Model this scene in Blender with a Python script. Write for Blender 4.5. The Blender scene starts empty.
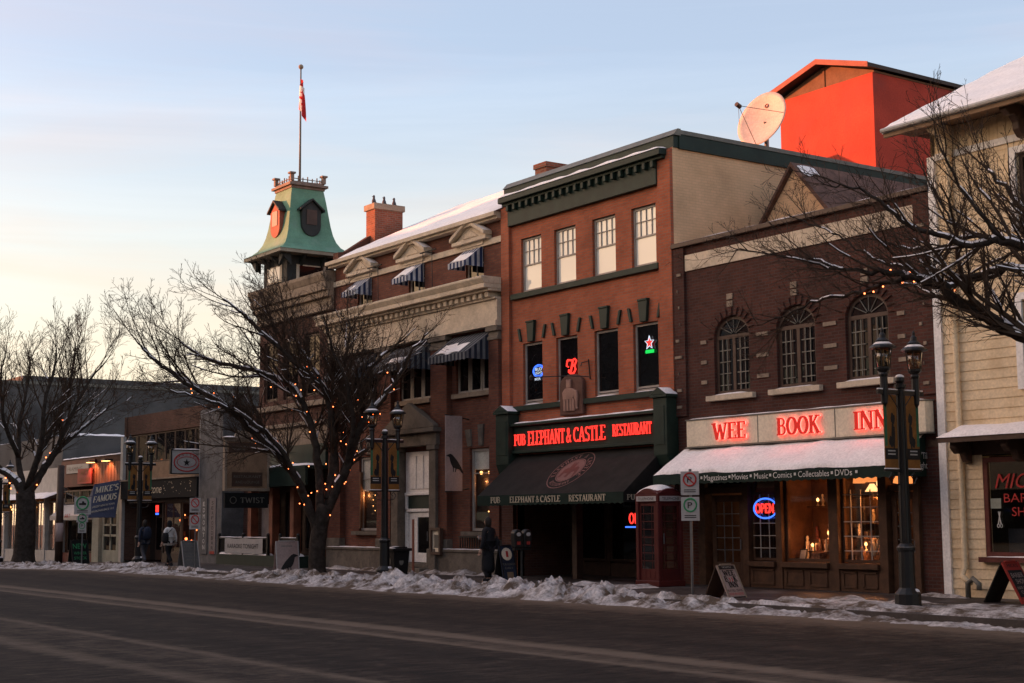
import bpy, bmesh, math, random
from mathutils import Vector, Matrix, noise

random.seed(7)
SC = bpy.context.scene
COL = SC.collection
R = math.radians

# ---------------------------------------------------------------- camera
cam_d = bpy.data.cameras.new('camera')
cam = bpy.data.objects.new('camera', cam_d)
COL.objects.link(cam)
_r = Vector((0.57180919, 0.82035447, -0.00726589))
_u = Vector((0.10159324, -0.06201918, 0.99289095))
_f = Vector((-0.8140719, 0.56848233, 0.11880561))
cam.matrix_world = Matrix(((_r.x, _u.x, -_f.x, 0), (_r.y, _u.y, -_f.y, 0), (_r.z, _u.z, -_f.z, 1.75), (0, 0, 0, 1)))
cam_d.sensor_width = 36
cam_d.lens = 1488.866 * 36 / 1024
cam_d.clip_start = 0.1
cam_d.clip_end = 4000
SC.camera = cam

# ---------------------------------------------------------------- world, sun, exposure
SUN_AZ = Vector((-0.72, -0.69, 0)).normalized()      # horizontal direction towards the sun
SUN_EL = R(4.2)
SKY_STRENGTH = 0.15
SUN_STRENGTH = 2.3
EXPOSURE = 2.1
w = bpy.data.worlds.new('World')
SC.world = w
w.use_nodes = True
nt = w.node_tree
bg = nt.nodes['Background']
sky = nt.nodes.new('ShaderNodeTexSky')
sky.sky_type = 'NISHITA'
sky.sun_disc = False
sky.sun_elevation = SUN_EL
sky.sun_rotation = math.atan2(SUN_AZ.x, SUN_AZ.y)
sky.air_density = 1.0
sky.dust_density = 1.0
sky.ozone_density = 2.2
# thin high cirrus: a little white mixed in along stretched noise
tc = nt.nodes.new('ShaderNodeTexCoord')
mp = nt.nodes.new('ShaderNodeMapping')
mp.inputs['Scale'].default_value = (1.2, 1.2, 9.0)
mp.inputs['Rotation'].default_value = (0.10, -0.06, 0)
nz = nt.nodes.new('ShaderNodeTexNoise')
nz.inputs['Scale'].default_value = 1.6
nz.inputs['Detail'].default_value = 7
nz.inputs['Roughness'].default_value = 0.55
nz.inputs['Distortion'].default_value = 0.4
rp = nt.nodes.new('ShaderNodeValToRGB')
rp.color_ramp.elements[0].position = 0.4
rp.color_ramp.elements[0].color = (0.5, 0.5, 0.5, 1)
rp.color_ramp.elements[1].position = 0.7
rp.color_ramp.elements[1].color = (0.86, 0.86, 0.86, 1)
mx = nt.nodes.new('ShaderNodeMix')
mx.data_type = 'RGBA'
# the veil is warmer low down, where the light that reaches it has crossed more air
sp = nt.nodes.new('ShaderNodeSeparateXYZ')
nt.links.new(tc.outputs['Generated'], sp.inputs[0])
vr = nt.nodes.new('ShaderNodeValToRGB')
VEIL_LOW = (1.78, 1.56, 1.17, 1)
VEIL_HIGH = (1.08, 1.03, 1.2, 1)
vr.color_ramp.elements[0].position = 0.09
vr.color_ramp.elements[0].color = VEIL_LOW
vr.color_ramp.elements[1].position = 0.3
vr.color_ramp.elements[1].color = VEIL_HIGH
nt.links.new(sp.outputs['Z'], vr.inputs['Fac'])
nt.links.new(vr.outputs['Color'], mx.inputs['B'])
nt.links.new(tc.outputs['Generated'], mp.inputs['Vector'])
nt.links.new(mp.outputs['Vector'], nz.inputs['Vector'])
nt.links.new(nz.outputs['Fac'], rp.inputs['Fac'])
# ... and thicker low down
thk = nt.nodes.new('ShaderNodeMapRange')
thk.inputs['From Min'].default_value = 0.08
thk.inputs['From Max'].default_value = 0.28
thk.inputs['To Min'].default_value = 0.4
thk.inputs['To Max'].default_value = 0.0
nt.links.new(sp.outputs['Z'], thk.inputs['Value'])
fac = nt.nodes.new('ShaderNodeMath')
fac.use_clamp = True
nt.links.new(rp.outputs['Color'], fac.inputs[0])
nt.links.new(thk.outputs['Result'], fac.inputs[1])
nt.links.new(fac.outputs[0], mx.inputs['Factor'])
nt.links.new(sky.outputs['Color'], mx.inputs['A'])
# the wide afterglow round the low sun, scattered by the same thin cloud
gd = nt.nodes.new('ShaderNodeVectorMath')
gd.operation = 'DOT_PRODUCT'
gd.inputs[1].default_value = (SUN_AZ.x, SUN_AZ.y, 0.08)
nt.links.new(tc.outputs['Generated'], gd.inputs[0])
gm = nt.nodes.new('ShaderNodeMath')
gm.operation = 'MAXIMUM'
gm.inputs[1].default_value = 0.0
nt.links.new(gd.outputs['Value'], gm.inputs[0])
gp = nt.nodes.new('ShaderNodeMath')
gp.operation = 'POWER'
gp.inputs[1].default_value = 6.0
nt.links.new(gm.outputs[0], gp.inputs[0])
gl = nt.nodes.new('ShaderNodeVectorMath')
gl.operation = 'SCALE'
GLOW = (6.6, 3.7, 1.85)
gl.inputs[0].default_value = GLOW
nt.links.new(gp.outputs[0], gl.inputs['Scale'])
ga = nt.nodes.new('ShaderNodeVectorMath')
ga.operation = 'ADD'
nt.links.new(mx.outputs['Result'], ga.inputs[0])
nt.links.new(gl.outputs['Vector'], ga.inputs[1])
# a few brighter streaks of cirrus
mp2 = nt.nodes.new('ShaderNodeMapping')
mp2.inputs['Scale'].default_value = (1.0, 1.0, 14.0)
mp2.inputs['Rotation'].default_value = (0.12, -0.1, 0.3)
nz2 = nt.nodes.new('ShaderNodeTexNoise')
nz2.inputs['Scale'].default_value = 1.1
nz2.inputs['Detail'].default_value = 8
nz2.inputs['Roughness'].default_value = 0.6
nz2.inputs['Distortion'].default_value = 0.8
st = nt.nodes.new('ShaderNodeMapRange')
st.inputs['From Min'].default_value = 0.5
st.inputs['From Max'].default_value = 0.72
st.inputs['To Max'].default_value = 0.11
sv = nt.nodes.new('ShaderNodeVectorMath')
sv.operation = 'SCALE'
sv.inputs[0].default_value = (1.0, 0.93, 0.88)
sa = nt.nodes.new('ShaderNodeVectorMath')
sa.operation = 'ADD'
nt.links.new(tc.outputs['Generated'], mp2.inputs['Vector'])
nt.links.new(mp2.outputs['Vector'], nz2.inputs['Vector'])
nt.links.new(nz2.outputs['Fac'], st.inputs['Value'])
nt.links.new(st.outputs['Result'], sv.inputs['Scale'])
nt.links.new(ga.outputs['Vector'], sa.inputs[0])
nt.links.new(sv.outputs['Vector'], sa.inputs[1])
nt.links.new(sa.outputs['Vector'], bg.inputs['Color'])
bg.inputs['Strength'].default_value = SKY_STRENGTH

sun_d = bpy.data.lights.new('sun', 'SUN')
sun_d.energy = SUN_STRENGTH
sun_d.angle = R(0.5)
sun_d.color = (1.0, 0.3, 0.12)
sun = bpy.data.objects.new('sun', sun_d)
COL.objects.link(sun)
_to = Vector((SUN_AZ.x * math.cos(SUN_EL), SUN_AZ.y * math.cos(SUN_EL), math.sin(SUN_EL)))
sun.rotation_euler = _to.to_track_quat('Z', 'Y').to_euler()
sun.location = (0, -10, 60)

vs = SC.view_settings
vs.view_transform = 'Standard'
vs.look = 'None'
vs.gamma = 1
vs.use_curve_mapping = False
vs.exposure = EXPOSURE

# ---------------------------------------------------------------- materials
MATS = {}


def _lin(c):
    return c / 12.92 if c <= 0.04045 else ((c + 0.055) / 1.055) ** 2.4


def H(h):
    h = h.lstrip('#')
    return tuple(_lin(int(h[i:i + 2], 16) / 255) for i in (0, 2, 4))


def node(nt, kind, **kw):
    n = nt.nodes.new(kind)
    for k, v in kw.items():
        n.inputs[k].default_value = v
    return n


def pm(name, col, rough=0.75, var=0.25, scale=2.5, fine=18.0, fvar=0.12, bump=0.0, bscale=40.0, metal=0.0, spec=0.3,
       stain=None, stain_at=(0.52, 0.7), stain_scale=1.3):
    """plain painted / stone / metal surface with two scales of colour variation, an optional stain and a bump"""
    m = bpy.data.materials.new(name)
    m.use_nodes = True
    nt = m.node_tree
    b = nt.nodes['Principled BSDF']
    b.inputs['Roughness'].default_value = rough
    b.inputs['Metallic'].default_value = metal
    b.inputs['Specular IOR Level'].default_value = spec
    tc = nt.nodes.new('ShaderNodeTexCoord')
    n1 = node(nt, 'ShaderNodeTexNoise', Scale=scale, Detail=4.0)
    n2 = node(nt, 'ShaderNodeTexNoise', Scale=fine, Detail=5.0)
    nt.links.new(tc.outputs['Object'], n1.inputs['Vector'])
    nt.links.new(tc.outputs['Object'], n2.inputs['Vector'])
    r1 = node(nt, 'ShaderNodeMapRange')
    r1.inputs['From Min'].default_value = 0.3
    r1.inputs['From Max'].default_value = 0.7
    r1.inputs['To Min'].default_value = 1 - var
    r1.inputs['To Max'].default_value = 1 + var
    r2 = node(nt, 'ShaderNodeMapRange')
    r2.inputs['From Min'].default_value = 0.3
    r2.inputs['From Max'].default_value = 0.7
    r2.inputs['To Min'].default_value = 1 - fvar
    r2.inputs['To Max'].default_value = 1 + fvar
    nt.links.new(n1.outputs['Fac'], r1.inputs['Value'])
    nt.links.new(n2.outputs['Fac'], r2.inputs['Value'])
    mu = nt.nodes.new('ShaderNodeMath')
    mu.operation = 'MULTIPLY'
    nt.links.new(r1.outputs['Result'], mu.inputs[0])
    nt.links.new(r2.outputs['Result'], mu.inputs[1])
    sc = nt.nodes.new('ShaderNodeVectorMath')
    sc.operation = 'SCALE'
    sc.inputs[0].default_value = col
    nt.links.new(mu.outputs[0], sc.inputs['Scale'])
    out = sc.outputs['Vector']
    if stain:
        n3 = node(nt, 'ShaderNodeTexNoise', Scale=stain_scale, Detail=8.0, Roughness=0.65)
        nt.links.new(tc.outputs['Object'], n3.inputs['Vector'])
        r3 = node(nt, 'ShaderNodeMapRange')
        r3.inputs['From Min'].default_value = stain_at[0]
        r3.inputs['From Max'].default_value = stain_at[1]
        nt.links.new(n3.outputs['Fac'], r3.inputs['Value'])
        mx = nt.nodes.new('ShaderNodeMix')
        mx.data_type = 'RGBA'
        nt.links.new(r3.outputs['Result'], mx.inputs['Factor'])
        nt.links.new(out, mx.inputs['A'])
        mx.inputs['B'].default_value = (*stain, 1)
        out = mx.outputs['Result']
    nt.links.new(out, b.inputs['Base Color'])
    if bump:
        n4 = node(nt, 'ShaderNodeTexNoise', Scale=bscale, Detail=5.0)
        nt.links.new(tc.outputs['Object'], n4.inputs['Vector'])
        bp = node(nt, 'ShaderNodeBump', Strength=bump, Distance=0.02)
        nt.links.new(n4.outputs['Fac'], bp.inputs['Height'])
        nt.links.new(bp.outputs['Normal'], b.inputs['Normal'])
    MATS[name] = m
    return m


def brick(name, c1, c2, mortar, bw=0.215, bh=0.075, rough=0.85, odd=None, odd_at=0.86, wear=0.3, ms=0.011):
    m = bpy.data.materials.new(name)
    m.use_nodes = True
    nt = m.node_tree
    b = nt.nodes['Principled BSDF']
    b.inputs['Roughness'].default_value = rough
    b.inputs['Specular IOR Level'].default_value = 0.2
    tc = nt.nodes.new('ShaderNodeTexCoord')
    sp = nt.nodes.new('ShaderNodeSeparateXYZ')
    nt.links.new(tc.outputs['Object'], sp.inputs[0])
    ad = nt.nodes.new('ShaderNodeMath')
    nt.links.new(sp.outputs['X'], ad.inputs[0])
    nt.links.new(sp.outputs['Y'], ad.inputs[1])
    cb = nt.nodes.new('ShaderNodeCombineXYZ')
    nt.links.new(ad.outputs[0], cb.inputs['X'])
    nt.links.new(sp.outputs['Z'], cb.inputs['Y'])
    br = node(nt, 'ShaderNodeTexBrick', Color1=(*c1, 1), Color2=(*c2, 1), Mortar=(*mortar, 1), Scale=1.0)
    br.inputs['Mortar Size'].default_value = ms
    br.inputs['Mortar Smooth'].default_value = 0.3
    br.inputs['Brick Width'].default_value = bw
    br.inputs['Row Height'].default_value = bh
    br.inputs['Bias'].default_value = 0.0
    nt.links.new(cb.outputs[0], br.inputs['Vector'])
    out = br.outputs['Color']
    if odd:
        # a scatter of bricks of another colour: one white-noise value per brick cell
        br2 = node(nt, 'ShaderNodeTexBrick', Color1=(0, 0, 0, 1), Color2=(1, 1, 1, 1), Mortar=(0, 0, 0, 1), Scale=1.0)
        br2.inputs['Mortar Size'].default_value = ms
        br2.inputs['Brick Width'].default_value = bw
        br2.inputs['Row Height'].default_value = bh
        nt.links.new(cb.outputs[0], br2.inputs['Vector'])
        gt = nt.nodes.new('ShaderNodeMath')
        gt.operation = 'GREATER_THAN'
        gt.inputs[1].default_value = odd_at
        nt.links.new(br2.outputs['Color'], gt.inputs[0])
        mo = nt.nodes.new('ShaderNodeMix')
        mo.data_type = 'RGBA'
        nt.links.new(gt.outputs[0], mo.inputs['Factor'])
        nt.links.new(out, mo.inputs['A'])
        mo.inputs['B'].default_value = (*odd, 1)
        out = mo.outputs['Result']
    n1 = node(nt, 'ShaderNodeTexNoise', Scale=0.7, Detail=8.0, Roughness=0.62)
    nt.links.new(tc.outputs['Object'], n1.inputs['Vector'])
    r1 = node(nt, 'ShaderNodeMapRange')
    r1.inputs['From Min'].default_value = 0.3
    r1.inputs['From Max'].default_value = 0.7
    r1.inputs['To Min'].default_value = 1 - wear
    r1.inputs['To Max'].default_value = 1 + wear
    nt.links.new(n1.outputs['Fac'], r1.inputs['Value'])
    sc = nt.nodes.new('ShaderNodeVectorMath')
    sc.operation = 'SCALE'
    nt.links.new(out, sc.inputs[0])
    nt.links.new(r1.outputs['Result'], sc.inputs['Scale'])
    nt.links.new(sc.outputs['Vector'], b.inputs['Base Color'])
    bp = node(nt, 'ShaderNodeBump', Strength=0.5, Distance=0.01)
    bp.invert = True
    nt.links.new(br.outputs['Fac'], bp.inputs['Height'])
    nt.links.new(bp.outputs['Normal'], b.inputs['Normal'])
    MATS[name] = m
    return m


def stripes(name, c1, c2, period=0.16, rough=0.85):
    """awning cloth in stripes that run down the slope: bands along X (object space)"""
    m = pm(name, c1, rough)
    nt = m.node_tree
    b = nt.nodes['Principled BSDF']
    src = b.inputs['Base Color'].links[0].from_socket
    tc = nt.nodes.new('ShaderNodeTexCoord')
    sp = nt.nodes.new('ShaderNodeSeparateXYZ')
    nt.links.new(tc.outputs['Object'], sp.inputs[0])
    ge = nt.nodes.new('ShaderNodeNewGeometry')
    sn = nt.nodes.new('ShaderNodeSeparateXYZ')
    nt.links.new(ge.outputs['True Normal'], sn.inputs[0])
    ab = nt.nodes.new('ShaderNodeMath')
    ab.operation = 'ABSOLUTE'
    nt.links.new(sn.outputs['X'], ab.inputs[0])
    cheek = nt.nodes.new('ShaderNodeMath')
    cheek.operation = 'GREATER_THAN'
    cheek.inputs[1].default_value = 0.7
    nt.links.new(ab.outputs[0], cheek.inputs[0])
    xy = nt.nodes.new('ShaderNodeMix')
    nt.links.new(cheek.outputs[0], xy.inputs['Factor'])
    nt.links.new(sp.outputs['X'], xy.inputs['A'])
    nt.links.new(sp.outputs['Y'], xy.inputs['B'])
    ad = nt.nodes.new('ShaderNodeMath')
    nt.links.new(xy.outputs['Result'], ad.inputs[0])
    ad.inputs[1].default_value = 1000.0
    md = nt.nodes.new('ShaderNodeMath')
    md.operation = 'MODULO'
    nt.links.new(ad.outputs[0], md.inputs[0])
    md.inputs[1].default_value = period
    gt = nt.nodes.new('ShaderNodeMath')
    gt.operation = 'GREATER_THAN'
    nt.links.new(md.outputs[0], gt.inputs[0])
    gt.inputs[1].default_value = period * 0.5
    mx = nt.nodes.new('ShaderNodeMix')
    mx.data_type = 'RGBA'
    nt.links.new(gt.outputs[0], mx.inputs['Factor'])
    nt.links.new(src, mx.inputs['A'])
    mx.inputs['B'].default_value = (*c2, 1)
    nt.links.new(mx.outputs['Result'], b.inputs['Base Color'])
    return m


def emit(name, col, strength):
    m = bpy.data.materials.new(name)
    m.use_nodes = True
    nt = m.node_tree
    nt.nodes.remove(nt.nodes['Principled BSDF'])
    e = node(nt, 'ShaderNodeEmission', Color=(*col, 1), Strength=strength)
    nt.links.new(e.outputs[0], nt.nodes['Material Output'].inputs['Surface'])
    MATS[name] = m
    return m


def glass(name, tint=(1, 1, 1), amount=1.0):
    """clear window pane: see-through with a Fresnel reflection"""
    m = bpy.data.materials.new(name)
    m.use_nodes = True
    nt = m.node_tree
    nt.nodes.remove(nt.nodes['Principled BSDF'])
    t = node(nt, 'ShaderNodeBsdfTransparent', Color=(*tint, 1))
    g = node(nt, 'ShaderNodeBsdfGlossy', Color=(1, 1, 1, 1), Roughness=0.015)
    f = node(nt, 'ShaderNodeLayerWeight', Blend=0.5)
    pw = nt.nodes.new('ShaderNodeMath')
    pw.operation = 'POWER'
    pw.inputs[1].default_value = 5.0
    nt.links.new(f.outputs['Facing'], pw.inputs[0])
    mu = nt.nodes.new('ShaderNodeMath')
    mu.operation = 'MULTIPLY_ADD'
    mu.inputs[1].default_value = 0.95 * amount
    mu.inputs[2].default_value = 0.045 * amount
    nt.links.new(pw.outputs[0], mu.inputs[0])
    mx = nt.nodes.new('ShaderNodeMixShader')
    nt.links.new(mu.outputs[0], mx.inputs[0])
    nt.links.new(t.outputs[0], mx.inputs[1])
    nt.links.new(g.outputs[0], mx.inputs[2])
    nt.links.new(mx.outputs[0], nt.nodes['Material Output'].inputs['Surface'])
    MATS[name] = m
    return m


def mirror_glass(name, back, amount, wave=0.03):
    """opaque pane: a share of mirror reflection over a coloured back"""
    m = bpy.data.materials.new(name)
    m.use_nodes = True
    nt = m.node_tree
    nt.nodes.remove(nt.nodes['Principled BSDF'])
    d = node(nt, 'ShaderNodeBsdfDiffuse', Color=(*back, 1))
    g = node(nt, 'ShaderNodeBsdfGlossy', Color=(1, 0.97, 0.9, 1), Roughness=0.02)
    tc = nt.nodes.new('ShaderNodeTexCoord')
    n = node(nt, 'ShaderNodeTexNoise', Scale=1.5, Detail=1.0)
    nt.links.new(tc.outputs['Object'], n.inputs['Vector'])
    bp = node(nt, 'ShaderNodeBump', Strength=wave, Distance=0.1)
    nt.links.new(n.outputs['Fac'], bp.inputs['Height'])
    nt.links.new(bp.outputs['Normal'], g.inputs['Normal'])
    mx = node(nt, 'ShaderNodeMixShader', Fac=amount)
    nt.links.new(d.outputs[0], mx.inputs[1])
    nt.links.new(g.outputs[0], mx.inputs[2])
    nt.links.new(mx.outputs[0], nt.nodes['Material Output'].inputs['Surface'])
    MATS[name] = m
    return m


# masonry
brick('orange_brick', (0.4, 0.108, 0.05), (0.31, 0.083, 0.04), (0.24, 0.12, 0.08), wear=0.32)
brick('bank_brick', (0.17, 0.06, 0.036), (0.115, 0.04, 0.026), (0.095, 0.055, 0.042), wear=0.3)
brick('dark_brick', (0.09, 0.032, 0.022), (0.06, 0.022, 0.016), (0.07, 0.045, 0.038), wear=0.38)
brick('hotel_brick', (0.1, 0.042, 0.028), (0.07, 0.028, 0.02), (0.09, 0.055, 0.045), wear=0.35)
brick('painted_brick', (0.74, 0.47, 0.27), (0.7, 0.44, 0.25), (0.64, 0.41, 0.235), wear=0.2)
brick('chimney_brick', (0.3, 0.09, 0.05), (0.2, 0.06, 0.035), (0.22, 0.15, 0.11), wear=0.25)
brick('shop_brick', (0.13, 0.06, 0.04), (0.09, 0.045, 0.03), (0.1, 0.07, 0.055), wear=0.3)
pm('stone', (0.26, 0.2, 0.145), 0.85, 0.22, stain=(0.11, 0.085, 0.065), bump=0.25, bscale=14)
pm('grey_stone', (0.14, 0.115, 0.09), 0.88, 0.25, stain=(0.065, 0.056, 0.046), bump=0.3, bscale=12)
pm('cream_trim', (0.56, 0.46, 0.34), 0.7, 0.15, stain=(0.24, 0.19, 0.14), stain_at=(0.56, 0.78))
pm('stucco_grey', (0.13, 0.125, 0.12), 0.9, 0.22, stain=(0.08, 0.076, 0.073), bump=0.3, bscale=25)
pm('block_grey', (0.1, 0.095, 0.09), 0.92, 0.25, scale=0.4, stain=(0.06, 0.056, 0.054), stain_scale=0.3, bump=0.2)
pm('red_stucco', (0.4, 0.05, 0.028), 0.85, 0.2, scale=0.9, stain=(0.3, 0.05, 0.035), stain_at=(0.5, 0.68), stain_scale=0.7, bump=0.3, bscale=20)
pm('brown_board', (0.15, 0.075, 0.04), 0.8, 0.2)
pm('dark_fascia', (0.05, 0.035, 0.028), 0.7, 0.2)
pm('roof_shingle', (0.13, 0.07, 0.05), 0.9, 0.35, scale=4, bump=0.5, bscale=25)
pm('tower_copper', (0.13, 0.27, 0.18), 0.75, 0.16, scale=1.6, stain=(0.18, 0.3, 0.22), bump=0.2, bscale=10)
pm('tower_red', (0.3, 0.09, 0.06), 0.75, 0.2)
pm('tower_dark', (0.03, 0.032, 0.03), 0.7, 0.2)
pm('tower_eave', (0.3, 0.26, 0.19), 0.75, 0.2)
pm('green_paint', (0.012, 0.026, 0.018), 0.6, 0.25, stain=(0.05, 0.055, 0.042), stain_at=(0.66, 0.74))
pm('green_dark', (0.012, 0.026, 0.02), 0.5, 0.2)
pm('cap_metal', (0.15, 0.14, 0.115), 0.5, 0.2, metal=0.0)
pm('white_paint', (0.42, 0.4, 0.37), 0.55, 0.12, stain=(0.28, 0.25, 0.22), stain_at=(0.6, 0.8))
pm('crest_stone', (0.2, 0.15, 0.12), 0.8, 0.2)
pm('trim_white', (0.8, 0.77, 0.73), 0.55, 0.1)
pm('window_white', (0.33, 0.29, 0.25), 0.5, 0.15)
pm('frame_brown', (0.07, 0.04, 0.028), 0.5, 0.2)
pm('yellow_board', (0.72, 0.565, 0.36), 0.65, 0.08, stain=(0.52, 0.37, 0.2), stain_at=(0.5, 0.74))
pm('wood', (0.07, 0.032, 0.016), 0.55, 0.3, scale=5, bump=0.15, bscale=30)
pm('wood_dark', (0.045, 0.025, 0.016), 0.55, 0.3, scale=5)
pm('siding_tan', (0.24, 0.15, 0.09), 0.75, 0.2)
pm('black_iron', (0.008, 0.008, 0.008), 0.45, 0.25, spec=0.4)
pm('black_flat', (0.008, 0.008, 0.008), 0.9, 0.2)
pm('grey_metal', (0.16, 0.16, 0.16), 0.45, 0.15, metal=0.6)
pm('snow', (0.88, 0.82, 0.79), 0.85, 0.06, bump=0.35, bscale=9, spec=0.15)
pm('bark', (0.042, 0.033, 0.027), 0.95, 0.4, scale=6, bump=0.9, bscale=22, spec=0.1)
pm('twig', (0.06, 0.04, 0.028), 0.95, 0.3, spec=0.1)
pm('awning_black', (0.018, 0.016, 0.014), 0.85, 0.3, spec=0.2)
pm('awning_green', (0.01, 0.022, 0.016), 0.8, 0.2, spec=0.2)
pm('cream_sign', (0.72, 0.62, 0.46), 0.6, 0.08)
pm('letter_white', (0.62, 0.6, 0.55), 0.7, 0.06)
pm('letter_cream', (0.5, 0.42, 0.3), 0.7, 0.08)
pm('letter_black', (0.012, 0.011, 0.011), 0.7, 0.1)
pm('letter_red', (0.42, 0.03, 0.025), 0.6, 0.1)
pm('letter_green', (0.03, 0.24, 0.09), 0.6, 0.1)
pm('booth_red', (0.075, 0.011, 0.009), 0.5, 0.2, stain=(0.08, 0.012, 0.01))
pm('banner_gold', (0.2, 0.085, 0.018), 0.75, 0.25, scale=3)
pm('banner_green', (0.03, 0.12, 0.06), 0.75, 0.2)
pm('sign_white', (0.38, 0.36, 0.34), 0.5, 0.08)
pm('sign_pink', (0.32, 0.235, 0.21), 0.6, 0.08)
pm('sign_blue', (0.05, 0.055, 0.09), 0.7, 0.2)
pm('sign_red', (0.3, 0.03, 0.022), 0.55, 0.12)
pm('rust', (0.2, 0.065, 0.035), 0.6, 0.3, scale=3)
pm('maroon', (0.11, 0.028, 0.02), 0.6, 0.25)
pm('pale_green', (0.27, 0.29, 0.24), 0.6, 0.15)
pm('blind', (0.2, 0.17, 0.16), 0.8, 0.15)
pm('crest_rose', (0.2, 0.1, 0.085), 0.8, 0.1)
pm('flag_red', (0.5, 0.02, 0.02), 0.8, 0.08)
pm('flag_white', (0.7, 0.68, 0.66), 0.8, 0.05)
pm('dish_white', (0.5, 0.43, 0.38), 0.5, 0.08)
pm('cloth_black', (0.012, 0.012, 0.014), 0.95, 0.2)
pm('cloth_grey', (0.06, 0.06, 0.07), 0.95, 0.2)
pm('cloth_white', (0.6, 0.58, 0.55), 0.9, 0.1)
pm('cloth_tan', (0.2, 0.13, 0.08), 0.9, 0.2)
pm('cloth_navy', (0.016, 0.022, 0.04), 0.9, 0.2)
pm('skin', (0.4, 0.24, 0.17), 0.6, 0.06)
pm('hair', (0.02, 0.014, 0.01), 0.7, 0.2)
pm('pigeon_grey', (0.07, 0.07, 0.08), 0.8, 0.25)
pm('plaque', (0.11, 0.05, 0.035), 0.7, 0.25, bump=0.4)
pm('plaque_figure', (0.34, 0.19, 0.14), 0.65, 0.2)
pm('ceramic', (0.5, 0.42, 0.32), 0.4, 0.1)
pm('book_mix', (0.2, 0.1, 0.06), 0.7, 0.6, scale=9)
pm('plush_red', (0.4, 0.03, 0.025), 0.9, 0.1)
pm('brown_leather', (0.1, 0.05, 0.03), 0.6, 0.2)
pm('interior_dark', (0.035, 0.024, 0.018), 0.9, 0.3)
pm('interior_warm', (0.2, 0.11, 0.06), 0.9, 0.4, scale=1.5)
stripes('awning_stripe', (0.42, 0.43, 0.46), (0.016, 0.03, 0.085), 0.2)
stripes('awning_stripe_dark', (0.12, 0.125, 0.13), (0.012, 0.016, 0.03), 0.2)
glass('clear_glass', (0.92, 0.92, 0.9), 1.2)
glass('lamp_glass', (0.75, 0.66, 0.5), 2.0)
mirror_glass('dark_glass', (0.006, 0.006, 0.007), 0.05)
mirror_glass('bright_glass', (0.72, 0.73, 0.66), 0.08)  # pale back paints in the bright sky these panes would mirror
mirror_glass('grey_glass', (0.012, 0.012, 0.013), 0.16)
emit('neon_red', (1.0, 0.035, 0.025), 0.51)
emit('neon_red_soft', (1.0, 0.05, 0.035), 0.145)
emit('neon_red_back', (1.0, 0.075, 0.06), 2.21)
emit('neon_blue', (0.05, 0.16, 1.0), 0.51)
emit('neon_white', (0.75, 0.85, 1.0), 0.297)
emit('neon_green', (0.02, 0.8, 0.12), 0.255)
emit('bulb_warm', (1.0, 0.2, 0.06), 1.6)
emit('lamp_warm', (1.0, 0.42, 0.13), 1.53)
emit('lamp_pale', (1.0, 0.72, 0.42), 1.19)
emit('warm_glow', (1.0, 0.3, 0.08), 0.3)
emit('warm_glow_bright', (1.0, 0.5, 0.2), 0.6)
emit('tube_green', (0.7, 1.0, 0.6), 0.35)
M = MATS

# ---------------------------------------------------------------- mesh helpers
ORG = {}


def drop(X):
    """the street falls away gently to the west of x = -55"""
    return -0.016 * min(max(0.0, -55.0 - X), 75.0)


def sw(X):
    return 0.13 + drop(X)


# parts whose far-apart pieces are built as one object each
APART = set('end_post cornice porch_post stone_base pilaster capital sill step pier shopfront_post keystone ring bracket corner_trim window_trim bulb '
            'window_lamp canopy door_surround accent_stone parapet shoes display_shelf window pane arch stall_riser display fascia_lamp railing wall chimney '
            'parapet_cap lettering snow recess_wall cap eave gable trim frame arm window_grille side_wall stone_band interior'.split())


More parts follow.
